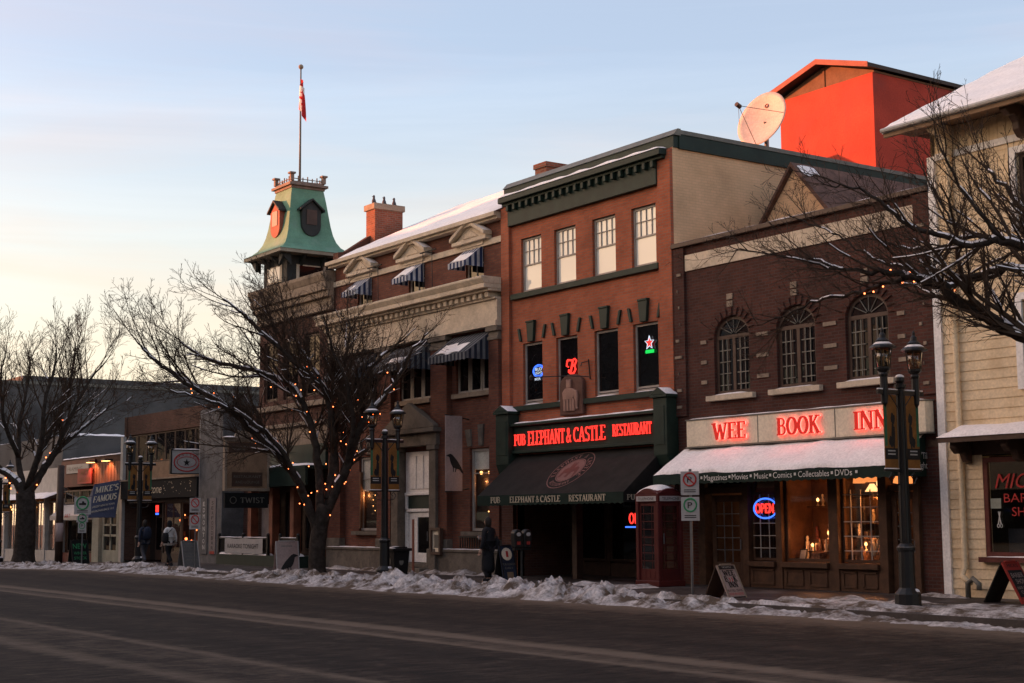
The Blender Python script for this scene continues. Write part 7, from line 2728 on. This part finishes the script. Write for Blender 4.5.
# litter bin
t = thing('litter_bin', 'square black litter bin with a snowy rim beside the lamp post', 'bin', (-36.3, 22.0, .13))
m = MB()
m.prism([(-36.68, 21.62, .13), (-35.92, 21.62, .13), (-35.92, 22.38, .13), (-36.68, 22.38, .13)], (0, 0, .05))
zs = [(.13, .29), (.88, .36)]
vs = [(-36.3 + sx * r, 22.0 + sy * r, z) for z, r in zs for sx, sy in ((-1, -1), (1, -1), (1, 1), (-1, 1))]
m.add(vs, [(0, 1, 5, 4), (1, 2, 6, 5), (2, 3, 7, 6), (3, 0, 4, 7)])
m.build('body', 'black_iron', t)
m = MB()
m.box(-36.74, -35.86, 21.56, 22.44, .88, .96)
m.box(-36.6, -36.0, 21.7, 22.3, .96, 1.0)
m.build('rim', 'black_iron', t, bevel=.015)
m = MB()
m.poly([(-35.965 + .0, 22.0 + .1 * math.cos(R(k * 24)), .58 + .1 * math.sin(R(k * 24))) for k in range(15)])
m.poly([(-36.3 + .1 * math.cos(R(k * 24)), 21.655, .58 + .1 * math.sin(R(k * 24))) for k in range(15)])
m.build('emblem', 'cap_metal', t)
ledge_snow(t, -36.72, -35.9, 21.58, 21.75, .96, .05)
ledge_snow(t, -36.72, -36.5, 21.75, 22.4, .96, .05)

t.scale = (.72, .72, 1.0)
t.location = (-37.35, 22.0, .13)
# twin parking meter
t = thing('parking_meter', 'twin-headed dark parking meter beside the dark coated walker', 'parking meter', (-31.15, 22.0, .13))
m = MB(); m.tube([(-31.15, 22.0, .13), (-31.15, 22.0, 1.0)], .035, 8); m.box(-31.2, -31.1, 21.75, 22.25, .98, 1.04); m.build('post', 'black_iron', t)
for y in (21.85, 22.15):
    m = MB()
    m.prism([(-31.24, y - .11, 1.04), (-31.24, y + .11, 1.04), (-31.24, y + .125, 1.38)] + [(-31.24, y + .125 * math.cos(R(a)), 1.38 + .125 * math.sin(R(a))) for a in range(15, 180, 15)] + [(-31.24, y - .125, 1.38)], (.18, 0, 0))
    hd = m.build('meter_head', 'black_iron', t, bevel=.02)
    m = MB(); m.poly([(-31.052, y + .07 * math.cos(R(k * 30)), 1.38 + .05 * math.sin(R(k * 30))) for k in range(12)]); m.build('dial', 'sign_white', hd)
    m = MB(); m.box(-31.056, -31.05, y - .05, y + .05, 1.12, 1.2); m.build('plate', 'sign_red', hd)
# storm drain
t = thing('storm_drain', 'black iron storm drain grate in the gutter below the book shop', 'drain', (-20.1, 19.75, 0.02))
m = MB()
m.box(-20.55, -19.65, 19.56, 19.6, .005, .035); m.box(-20.55, -19.65, 19.93, 19.97, .005, .035)
m.box(-20.55, -20.5, 19.6, 19.93, .005, .035); m.box(-19.7, -19.65, 19.6, 19.93, .005, .035)
for i in range(13):
    x = -20.44 + i * .058
    m.box(x, x + .025, 19.6, 19.93, .006, .03)
m.build('grate', 'black_iron', t)
m = MB(); m.box(-20.54, -19.66, 19.57, 19.96, -.02, .007); m.build('pit', 'black_flat', t)

# ================================================================ PEOPLE
def skin_mesh(verts, edges, radii, root=0, sub=1):
    me = bpy.data.meshes.new('body')
    me.from_pydata([Vector(v) for v in verts], edges, [])
    o = bpy.data.objects.new('body', me)
    COL.objects.link(o)
    sk = o.modifiers.new('skin', 'SKIN')
    sk.use_smooth_shade = True
    for i, d in enumerate(me.skin_vertices[0].data):
        r = radii[i]
        d.radius = r if isinstance(r, tuple) else (r, r)
        d.use_root = (i == root)
    sb_ = o.modifiers.new('sub', 'SUBSURF')
    sb_.levels = sb_.render_levels = sub
    dg = bpy.context.evaluated_depsgraph_get()
    res = bpy.data.meshes.new_from_object(o.evaluated_get(dg))
    bpy.data.objects.remove(o)
    return res


def chain_mesh(chains, root=0, sub=1):
    """chains = lists of (key, pos, r); a repeated key joins chains"""
    idx, V, E, Rr = {}, [], [], []
    for ch in chains:
        prev = None
        for key, p, r in ch:
            if key not in idx:
                idx[key] = len(V); V.append(p); Rr.append(r)
            if prev is not None:
                E.append((prev, idx[key]))
            prev = idx[key]
    return skin_mesh(V, E, Rr, root, sub)


def add_part(me, name, mat, parent):
    o = bpy.data.objects.new(name, me)
    me.materials.clear()
    me.materials.append(M[mat])
    for p in me.polygons: p.use_smooth = True
    o.parent = parent
    ORG[o.name] = ORG[parent.name]
    COL.objects.link(o)
    return o


def join_mb(me, mb):
    bm = bmesh.new(); bm.from_mesh(me)
    tmp = bpy.data.meshes.new('t'); tmp.from_pydata([tuple(v) for v in mb.v], [], mb.f); bm.from_mesh(tmp)
    bm.to_mesh(me); bm.free(); bpy.data.meshes.remove(tmp)


def person(label, loc, rz, hgt, step, arms, coat, trousers, hair, coat_len, extra=None, hat=None, head_turn=0.0):
    """a walking figure facing local -Y; step = (left foot y, right foot y); arms = ((elbow, hand), (elbow, hand)) in local metres for 1.7 m"""
    t = thing('person', label, 'person', (0, 0, 0))
    k = hgt / 1.7
    S = lambda p: (p[0] * k, p[1] * k, p[2] * k)
    lf, rf = step
    hip = {-1: (-.095, 0, .88), 1: (.095, 0, .88)}
    foot = {-1: lf, 1: rf}
    ch = [[('pel', S((0, 0, .93)), .135 * k), ('waist', S((0, 0, 1.06)), .12 * k), ('chest', S((0, .01, 1.25)), (.165 * k, .115 * k)), ('shl', S((0, .01, 1.38)), (.12 * k, .08 * k)), ('neck', S((0, 0, 1.45)), .052 * k), ('chin', S((0, -.012, 1.51)), .058 * k)]]
    legs, sleeves = [], []
    for s in (-1, 1):
        f = foot[s]
        knee = (s * .1, f * .5 - .05 - .04 * (f > 0), .5)
        ank = (s * .1, f, .09 + (.05 if f > .1 else 0))
        toe = (s * .115, f - .17, .035)
        ch.append([('pel', S((0, 0, .93)), .135 * k), (('h', s), S(hip[s]), .085 * k), (('k', s), S(knee), .055 * k), (('a', s), S(ank), .038 * k), (('t', s), S(toe), .032 * k)])
        legs.append([('p', S((0, 0, .95)), .14 * k), (('h', s), S(hip[s]), .1 * k), (('k', s), S(knee), .075 * k), (('a', s), S((ank[0], ank[1], ank[2] + .03)), .062 * k)])
        el, ha = arms[0 if s < 0 else 1]
        sh = (s * .19, .01, 1.37)
        ch.append([('shl', S((0, .01, 1.38)), .1), (('s', s), S(sh), .055 * k), (('e', s), S(el), .04 * k), (('w', s), S(ha), .027 * k)])
        sleeves.append([('c', S((0, .01, 1.36)), .13 * k), (('s', s), S(sh), .075 * k), (('e', s), S(el), .06 * k), (('w', s), S((ha[0] * .92 + el[0] * .08, ha[1] * .92 + el[1] * .08, ha[2] * .92 + el[2] * .08)), .05 * k)])
    body = chain_mesh(ch, 0, 1)
    # head with nose, brow, ears; palm and five fingers on each hand: joined into the same body mesh
    hm = MB()
    hc = Vector(S((0, -.012, 1.6)))
    hm.lathe(hc, [(r * k, z * k) for r, z in ((.02, -.125), (.05, -.11), (.066, -.075), (.075, -.03), (.078, .02), (.074, .065), (.055, .1), (.02, .118))], 14, .92, 1.12)
    fy = -.088 * k
    hm.prism([hc + Vector((-.014 * k, fy + .008, -.03 * k)), hc + Vector((.014 * k, fy + .008, -.03 * k)), hc + Vector((0, fy + .002, .02 * k))], (0, -.02 * k, -.004))
    for s in (-1, 1):
        hm.ball(hc + Vector((s * .072 * k, .01, -.01 * k)), .022 * k, 8, 5, (.5, 1, 1.3))
        hm.ball(hc + Vector((s * .03 * k, fy + .012, .012 * k)), .011 * k, 6, 4)
        el, ha = arms[0 if s < 0 else 1]
        w = Vector(S(ha)); d = (w - Vector(S(el))).normalized()
        side = d.cross(Vector((0, 1, 0))); side = side.normalized() if side.length > .1 else Vector((1, 0, 0))
        bk = d.cross(side)
        hm.tube([w - d * .02, w + d * .05 * k, w + d * .09 * k], [.03 * k, .04 * k, .036 * k], 8)
        for i, ln in enumerate((.06, .075, .07, .055)):
            o = w + d * .085 * k + bk * ((i - 1.5) * .02 * k)
            hm.tube([o, o + d * ln * .5 * k, o + d * ln * .85 * k + side * .018 * k, o + d * ln * k + side * .04 * k], [.0095 * k, .009 * k, .008 * k, .006 * k], 6)
        o = w + d * .03 * k - bk * .035 * k
        hm.tube([o, o + d * .03 * k - bk * .025 * k, o + d * .06 * k - bk * .02 * k + side * .015 * k], [.012 * k, .01 * k, .007 * k], 6)
    hm.box(hc.x - .022 * k, hc.x + .022 * k, hc.y + fy + .006, hc.y + fy + .014, hc.z - .068 * k, hc.z - .06 * k)
    join_mb(body, hm)
    add_part(body, 'body', 'skin', t)
    add_part(chain_mesh(legs, 0, 1), 'trousers', trousers, t)
    tor = [[('b', S((0, 0, .93 - coat_len)), (.23 * k, .2 * k)), ('p', S((0, 0, .95)), (.17 * k, .14 * k)), ('w', S((0, 0, 1.08)), (.16 * k, .125 * k)), ('c', S((0, .01, 1.28)), (.19 * k, .13 * k)), ('u', S((0, .01, 1.41)), (.13 * k, .105 * k)), ('n', S((0, .006, 1.5)), .083 * k)]]
    for sl in sleeves:
        tor.append([('u', S((0, .01, 1.4)), .12 * k)] + sl[1:])
    if coat_len < .05:
        tor[0] = tor[0][1:]
    add_part(chain_mesh(tor, 1, 1), 'coat', coat, t)
    m = MB()
    for s in (-1, 1):
        f = foot[s]; z = .05 if f > .1 else 0
        p = Vector(S((s * .105, f, z)))
        m.lathe(p + Vector((0, -.05 * k, 0)), [(.05 * k, 0), (.058 * k, .03 * k), (.05 * k, .08 * k), (.04 * k, .13 * k)], 10, 1, 2.1)
    m.build('shoes', 'cloth_black', t)
    m = MB()
    m.lathe(hc + Vector((0, .012 * k, .012 * k)), [(r * k, z * k) for r, z in ((.07, -.15), (.086, -.07), (.092, .0), (.086, .055), (.062, .1), (.02, .125))], 14, .96, 1.08)
    # keep the face free: cut the front of the hair shell back
    m.v = [Vector((v.x, max(v.y, hc.y + fy * .45 + (0.0 if v.z < hc.z + .05 * k else -.03)), v.z)) for v in m.v]
    hr = m.build('hat' if hat else 'hair', hat or hair, t, smooth=True)
    if extra: extra(t, k)
    return place(t, loc, rz)


def handbag(t, k):
    m = MB()
    m.lathe((-.27 * k, .03, .88 * k), [(.1, 0), (.13, .06), (.13, .2), (.1, .28)], 12, .6, 1.1)
    b = m.build('shoulder_bag', 'cloth_black', t, smooth=True)
    m = MB(); m.tube([(-.25 * k, -.05, 1.14 * k), (-.1 * k, -.11, 1.42 * k), (.05, 0.02, 1.5 * k), (-.1 * k, .14, 1.4 * k), (-.25 * k, .1, 1.14 * k)], .012, 5); m.build('strap', 'cloth_black', b)


def paper(t, k):
    handbag(t, k)
    m = MB(); m.box(-.2, -.06, -.36, -.34, 1.14 * k, 1.24 * k); m.build('paper', 'sign_white', t)


def backpack(t, k):
    m = MB()
    m.lathe((0, .2 * k, 1.0 * k), [(.1, 0), (.16, .05), (.17, .25), (.14, .4), (.06, .46)], 12, 1, .6)
    b = m.build('backpack', 'cloth_navy', t, smooth=True)
    m = MB()
    for s in (-1, 1):
        m.tube([(s * .11 * k, .14 * k, 1.4 * k), (s * .12 * k, 0, 1.5 * k), (s * .12 * k, -.15 * k, 1.36 * k), (s * .14 * k, .1 * k, 1.1 * k)], .016, 5)
    m.build('strap', 'cloth_black', b)


def sling(t, k):
    m = MB()
    m.lathe((.27 * k, .1, .92 * k), [(.1, 0), (.14, .05), (.14, .26), (.1, .34)], 12, .7, 1.2)
    b = m.build('shoulder_bag', 'cloth_black', t, smooth=True)
    m = MB(); m.tube([(.25 * k, 0, 1.22 * k), (.0 * k, -.13, 1.4 * k), (-.13 * k, 0, 1.47 * k), (0, .15, 1.4 * k), (.25 * k, .16, 1.2 * k)], .012, 5); m.build('strap', 'cloth_black', b)


down = ((-.25, .02, 1.1), (-.26, -.05, .87))
WALK = R(-90)     # faces -x, along the pavement to the west
person('person in a long dark coat holding a paper with a black shoulder bag', (-32.22, 21.7, .13), R(-70), 1.66, (-.02, .05), (((-.24, -.02, 1.12), (-.14, -.28, 1.16)), ((.25, .03, 1.11), (.27, -.05, .87))), 'cloth_black', 'cloth_black', 'hair', .72, paper)
person('person with a dark backpack and black hair walking by the lamp post', (-54.6, 21.1, sw(-54.6)), R(-80), 1.68, (-.24, .26), (((-.24, -.03, 1.12), (-.2, -.24, 1.05)), ((.25, .06, 1.11), (.26, .03, .87))), 'cloth_navy', 'cloth_grey', 'hair', .1, backpack)
person('person in a white jacket and dark trousers walking with a black bag', (-52.3, 21.15, sw(-52.3)), R(-75), 1.66, (-.2, .3), (((-.26, .05, 1.12), (-.3, .0, .88)), ((.25, .03, 1.11), (.27, -.06, .9))), 'cloth_white', 'cloth_black', 'hair', .06, sling, 'cloth_black')

# ================================================================ TREES
TW = random.Random(21)


def spline(P, n):
    """Catmull-Rom through points"""
    P = [Vector(p) for p in P]
    Q = [P[0] * 2 - P[1]] + P + [P[-1] * 2 - P[-2]]
    out = []
    for i in range(1, len(Q) - 2):
        for j in range(n):
            t = j / n
            a, b, c, d = Q[i - 1], Q[i], Q[i + 1], Q[i + 2]
            out.append(.5 * ((2 * b) + (c - a) * t + (2 * a - 5 * b + 4 * c - d) * t * t + (3 * b - a - 3 * c + d) * t ** 3))
    out.append(P[-1])
    return out


def grow(crown, p, d, L, r, lvl, up, wood=None, snowy=None, dens=1.0, rmin=.0045):
    """one branch and, below it, its side shoots: long, rather straight, evenly spread"""
    n = {0: 7, 1: 5, 2: 4, 3: 2}[lvl]
    pts, q = [p.copy()], p.copy()
    d = d.normalized()
    for i in range(n):
        d = (d + Vector((TW.gauss(0, .1), TW.gauss(0, .1), TW.gauss(0, .08) + up * .07))).normalized()
        q = q + d * (L / n)
        pts.append(q.copy())
    rad = [max(rmin, r * (1 - .78 * i / n)) for i in range(n + 1)]
    crown.tube(pts, rad, 5 if lvl == 0 else (4 if lvl == 1 else 3), cap=False)
    if snowy is not None and lvl <= 1 and r > .018:
        snowy.append((pts, rad))
    if lvl >= 3: return
    m = L / {0: .24, 1: .17, 2: .13}[lvl] * dens
    m = max(2, int(m * TW.uniform(.8, 1.2)))
    for i in range(m):
        u = .12 + .86 * (i + TW.random() * .9) / m
        k = min(n - 1, int(u * n))
        base = pts[k].lerp(pts[k + 1], u * n - k)
        t = (pts[k + 1] - pts[k]).normalized()
        ax = t.orthogonal().normalized()
        ax.rotate(Matrix.Rotation(TW.uniform(0, 2 * math.pi), 3, t))
        nd = t.copy()
        nd.rotate(Matrix.Rotation(R(TW.uniform(24, 58)), 3, ax))
        nd.z += up * .14
        ln = L * TW.uniform(.3, .62) * (1.15 - .6 * u)
        grow(crown, base, nd, ln, rad[k] * TW.uniform(.42, .6), lvl + 1, up, wood, snowy, dens, rmin)


def make_tree(label, base, right, into, limbs, trunk, up=.9, spacing=.42, dens=1.0, lenk=1.0, snow_min=.02, group=None, rmin=.0045, big=.3):
    """limbs: dicts of points (u, z, w): u to the right and w away as seen from the street, z up (metres); r0, r1"""
    t = thing('bare_tree', label, 'tree', base, group)
    B = Vector(base)
    X = lambda p: B + right * p[0] + into * p[2] + Vector((0, 0, p[1]))
    wood, crown, snowy = MB(), MB(), []
    tp = spline([X(p) for p in trunk['p']], 5)
    n = len(tp) - 1
    rad = [trunk['r0'] + (trunk['r1'] - trunk['r0']) * (i / n) ** .7 for i in range(n + 1)]
    rad[0] *= 1.35; rad[1] *= 1.1
    wood.tube(tp, rad, 14)
    for lb in limbs:
        sp = spline([X(p) for p in lb['p']], 5)
        n = len(sp) - 1
        sp = [p + Vector((TW.gauss(0, .02), TW.gauss(0, .02), TW.gauss(0, .02))) if 0 < i < n else p for i, p in enumerate(sp)]
        rad = [lb['r0'] + (lb['r1'] - lb['r0']) * i / n for i in range(n + 1)]
        wood.tube(sp, rad, 9)
        snowy.append((sp, rad))
        tot = sum((sp[i + 1] - sp[i]).length for i in range(n))
        run, nxt = 0.0, tot * lb.get('bare', .22)
        for i in range(n):
            sl = (sp[i + 1] - sp[i]).length
            while nxt < run + sl:
                u = nxt / tot
                base_p = sp[i].lerp(sp[i + 1], (nxt - run) / sl)
                tg = (sp[i + 1] - sp[i]).normalized()
                ax = tg.orthogonal().normalized()
                ax.rotate(Matrix.Rotation(TW.uniform(0, 2 * math.pi), 3, tg))
                nd = tg.copy()
                nd.rotate(Matrix.Rotation(R(TW.uniform(25, 58)), 3, ax))
                nd.z += up * .3
                if lb.get('big', 1) and TW.random() < big and u > .25:
                    grow(crown, base_p, nd + tg * .5, TW.uniform(2.2, 3.3) * (1.2 - .55 * u) * lenk * lb.get('k', 1), max(.014, rad[i] * TW.uniform(.4, .55)), 0, up, None, snowy, dens, rmin)
                else:
                    grow(crown, base_p, nd, TW.uniform(1.2, 2.2) * (1.15 - .5 * u) * lenk * lb.get('k', 1), max(.009, rad[i] * TW.uniform(.3, .5)), 1, up, None, snowy, dens, rmin)
                nxt += spacing * TW.uniform(.6, 1.4)
            run += sl
        # leader
        grow(crown, sp[-1], sp[-1] - sp[-2], 1.5 * lenk * lb.get('k', 1), rad[-1] * .9, 1, up, None, snowy, dens, rmin)
    wood.build('trunk', 'bark', t, smooth=True)
    crown.build('crown', 'twig', t)
    # snow lying along the upper side of the flatter wood
    s = MB()
    for pts, rad in snowy:
        for i in range(len(pts) - 1):
            d = pts[i + 1] - pts[i]
            if rad[i] < snow_min * .55 or d.length < 1e-5: continue
            dn = d.normalized()
            if abs(dn.z) > .82: continue
            if noise.noise(pts[i] * 1.3) < (-.12 if rad[i] > .04 else .05): continue
            upv = (Vector((0, 0, 1)) - dn * dn.z).normalized()
            sd = dn.cross(upv)
            vs = []
            for pp, rr_ in ((pts[i], rad[i]), (pts[i + 1], rad[i + 1])):
                rr_ = max(rr_, .012)
                for a in (-55, -28, 0, 28, 55):
                    hh = rr_ * 1.04 + (.008 + .16 * rr_) * math.cos(R(a * 1.6))
                    vs.append(pp + sd * (math.sin(R(a)) * hh) + upv * (math.cos(R(a)) * hh))
            s.add(vs, [(k, k + 1, k + 6, k + 5) for k in range(4)])
    tag(s.build('snow', 'snow', t, smooth=True), kind='stuff')
    return t, X


def view_frame(base):
    v = Vector((base[0], base[1], 0)).normalized()
    return Vector((v.y, -v.x, 0)), v


def lights(label, X, pts, n, loc, spread=.25, rad=.019):
    """fairy lights clipped along the limbs: every bulb a part, joined by a thin wire"""
    t = thing('string_lights', label, 'fairy lights', loc, 'fairy lights in the street trees')
    rr2 = random.Random(len(pts) * 7 + n)
    q = MB()
    q.ball((0, 0, 0), rad, 6, 4)
    proto = None
    w = MB()
    for poly in pts:
        sp = spline([X(p) for p in poly], 6)
        w.tube([p + Vector((0, 0, .03)) for p in sp], .005, 3)
    w.build('wire', 'black_iron', t)
    cnt = [max(3, int(n * len(p) / sum(len(a) for a in pts))) for p in pts]
    for poly, c in zip(pts, cnt):
        sp = spline([X(p) for p in poly], 6)
        for i in range(c):
            p = sp[min(len(sp) - 1, int((i + rr2.random()) / c * (len(sp) - 1)))]
            p = p + Vector((rr2.gauss(0, spread * .6), rr2.gauss(0, spread * .6), rr2.gauss(-.02, spread)))
            if proto is None:
                proto = q.build('bulb', 'bulb_warm', None, (0, 0, 0))
                o = proto
            else:
                o = proto.copy(); COL.objects.link(o)
            o.parent = t
            o.location = p - Vector(loc)
    return t


def PX(px, py, bx, by, s, w=0.0):
    return ((px - bx) / s, (by - py) / s, w)


# --- elm before the hotel and bank, hung with lights
s = 32.4
b = (-40.75, 21.2, .13)
rt, into = view_frame(b)
q = lambda pts: [PX(x, y, 318, 574, s, w) for x, y, w in pts]
trunk = dict(p=q([(318, 576, 0), (318, 550, 0), (321, 524, 0), (326, 506, 0)]), r0=.27, r1=.24)
L1 = q([(317, 530, 0), (305, 497, -.1), (290, 470, -.3), (258, 437, -.7), (222, 406, -1.0), (188, 387, -1.4), (160, 366, -1.6), (146, 350, -1.8)])
L2 = q([(322, 520, 0), (318, 458, .3), (308, 420, .5), (292, 388, .8), (258, 371, 1.1), (212, 359, 1.3), (190, 348, 1.5), (172, 334, 1.6)])
L3 = q([(326, 515, 0), (334, 481, .2), (333, 437, .1), (325, 395, -.2), (300, 372, -.6), (262, 338, -1.0), (243, 320, -1.2), (226, 308, -1.3)])
L4 = q([(327, 512, 0), (346, 470, -.2), (360, 428, -.4), (378, 405, -.6), (394, 385, -.8), (408, 358, -.9), (425, 338, -1.0)])
L5 = q([(328, 510, 0), (345, 468, .4), (361, 420, .7), (362, 386, .9), (374, 362, 1.2), (392, 345, 1.4), (412, 328, 1.5)])
L6 = q([(328, 500, 0), (334, 450, .6), (340, 404, 1.0), (344, 360, 1.3), (350, 330, 1.5), (348, 312, 1.6)])
L7 = q([(333, 437, .1), (327, 400, .7), (308, 360, 1.1), (292, 332, 1.3), (286, 312, 1.5)])
L8 = q([(305, 497, -.1), (280, 450, -.9), (245, 420, -1.6), (212, 408, -2.2), (182, 400, -2.6)])
L9 = q([(346, 470, -.2), (352, 430, -1.0), (345, 390, -1.6), (330, 355, -2.0), (322, 328, -2.3)])
limbs = [dict(p=L1, r0=.15, r1=.02), dict(p=L2, r0=.14, r1=.02), dict(p=L3, r0=.15, r1=.02), dict(p=L4, r0=.15, r1=.02, k=.8), dict(p=L5, r0=.12, r1=.02, k=.8), dict(p=L6, r0=.12, r1=.02, k=.75), dict(p=L7, r0=.09, r1=.015, k=.85), dict(p=L8, r0=.09, r1=.015, k=.9), dict(p=L9, r0=.09, r1=.015, k=.8)]
elm, XF = make_tree('bare spreading elm hung with orange fairy lights before the bank and hotel', b, rt, into, limbs, trunk, up=.5, spacing=.23, dens=1.05, rmin=.0046, big=.38)
lights('orange fairy lights strung through the forked elm before the bank', XF, [L1[:6], L2[:5], L3[:5], L4[:5], L5[:4], L6[:3]], 98, b)
# --- elm at the western end
b = (-69.6, 21.1, sw(-69.6))
rt, into = view_frame(b)
s = 1488.9 / math.hypot(b[0], b[1])
q = lambda pts: [PX(x, y, 21, 565, s, w) for x, y, w in pts]
trunk = dict(p=q([(21, 567, 0), (22, 540, 0), (22, 515, 0), (21, 498, 0)]), r0=.5, r1=.42)
L1 = q([(21, 505, 0), (12, 487, .2), (-4, 474, .5), (-20, 450, .8), (-30, 410, 1), (-34, 375, 1.1)])
L2 = q([(22, 502, 0), (36, 478, -.2), (48, 458, -.5), (58, 432, -.8), (75, 395, -1.2), (92, 372, -1.4)])
L3 = q([(22, 500, 0), (30, 470, .5), (42, 440, .9), (56, 405, 1.2), (62, 372, 1.5), (66, 352, 1.6)])
L4 = q([(20, 500, 0), (14, 465, .6), (14, 430, 1.1), (20, 395, 1.5), (22, 370, 1.7)])
L5 = q([(22, 495, 0), (33, 455, -.9), (36, 415, -1.5), (44, 380, -1.8), (44, 360, -2)])
L6 = q([(48, 458, -.5), (70, 438, .2), (90, 420, .8), (108, 405, 1.2)])
L7 = q([(14, 465, .6), (0, 430, -.4), (-4, 395, -.8), (0, 365, -1)])
limbs = [dict(p=L1, r0=.22, r1=.02), dict(p=L2, r0=.22, r1=.02), dict(p=L3, r0=.18, r1=.02), dict(p=L4, r0=.16, r1=.02), dict(p=L5, r0=.15, r1=.02), dict(p=L6, r0=.12, r1=.02), dict(p=L7, r0=.12, r1=.02)]
_, XF = make_tree('bare elm with steep branches at the western end before the white shopfront', b, rt, into, limbs, trunk, up=1.0, spacing=.38, lenk=1.2, dens=.75, rmin=.0064, big=.4)
lights('few orange fairy lights in the western elm before the white shopfront', XF, [L1[:3], L2[:4], L3[:3]], 14, b, .3, .035)
# --- elm whose boughs reach in from the east; its trunk stands outside the picture
b = (-13.2, 21.2, .13)
rt, into = view_frame(b)
s = 1488.9 / math.hypot(b[0], b[1])
bx = 1137; by = 620
q = lambda pts: [PX(x, y, bx, by, s, w) for x, y, w in pts]
trunk = dict(p=q([(1137, 622, 0), (1136, 560, 0), (1132, 500, 0), (1128, 455, 0)]), r0=.3, r1=.25)
A1 = q([(1128, 470, 0), (1095, 400, -.1), (1060, 368, -.2), (1022, 349, -.3), (985, 325, -.4), (955, 302, -.5), (934, 294, -.6), (905, 288, -.7), (872, 284, -.8), (836, 271, -.9)])
A2 = q([(934, 294, -.6), (905, 298, -.4), (878, 305, -.3), (846, 306, -.2), (806, 318, 0), (770, 327, .1)])
B1 = q([(1128, 460, 0), (1085, 360, .3), (1050, 300, .5), (1022, 279, .7), (985, 284, .8), (952, 296, .5)])
B2 = q([(1022, 279, .7), (985, 286, 1.0), (950, 285, 1.1), (922, 271, 1.2), (898, 262, 1.3), (868, 246, 1.4), (842, 225, 1.5), (816, 210, 1.6), (790, 198, 1.6)])
C1 = q([(1128, 455, 0), (1090, 330, -.4), (1055, 285, -.7), (1020, 268, -.9), (1000, 272, -1.0), (968, 262, -1.1), (938, 250, -1.2), (908, 221, -1.3), (885, 211, -1.4), (860, 206, -1.4)])
D1 = q([(1126, 450, 0), (1085, 300, .9), (1050, 262, 1.3), (1022, 249, 1.5), (978, 236, 1.6), (955, 243, 1.6), (930, 244, 1.7), (906, 240, 1.8), (880, 229, 1.8), (850, 223, 1.9)])
E1 = q([(1126, 450, 0), (1080, 290, .4), (1040, 230, .6), (1010, 190, .7), (990, 165, .8)])
E2 = q([(978, 236, 1.6), (955, 210, 1.5), (940, 180, 1.5), (932, 160, 1.5)])
E3 = q([(870, 284, -.8), (835, 275, -.9), (790, 262, -1.0), (752, 262, -1.0)])
E4 = q([(1022, 268, -.9), (990, 225, -1.2), (975, 190, -1.4), (968, 168, -1.5)])
limbs = [dict(p=A1, r0=.17, r1=.008, bare=.34, k=.8), dict(p=A2, r0=.04, r1=.007, k=.6, bare=.1), dict(p=B1, r0=.11, r1=.035, bare=.4, k=.6), dict(p=B2, r0=.04, r1=.008, k=.66, bare=.1), dict(p=C1, r0=.09, r1=.008, bare=.4, k=.7),
         dict(p=D1, r0=.08, r1=.008, bare=.4, k=.7), dict(p=E1, r0=.08, r1=.012, bare=.5, k=.75), dict(p=E2, r0=.025, r1=.008, k=.6, bare=.1), dict(p=E3, r0=.022, r1=.006, k=.55, bare=.1), dict(p=E4, r0=.035, r1=.008, k=.6, bare=.2)]
_, XF = make_tree('snow-lined elm boughs reaching across the yellow house front', b, rt, into, limbs, trunk, up=.7, spacing=.18, lenk=.95, snow_min=.024, rmin=.0032, dens=1.1, big=.35)
lights('sparse fairy lights along the snowy bough before the yellow house', XF, [A1[3:8], A2[:3]], 14, b, .06, .016)
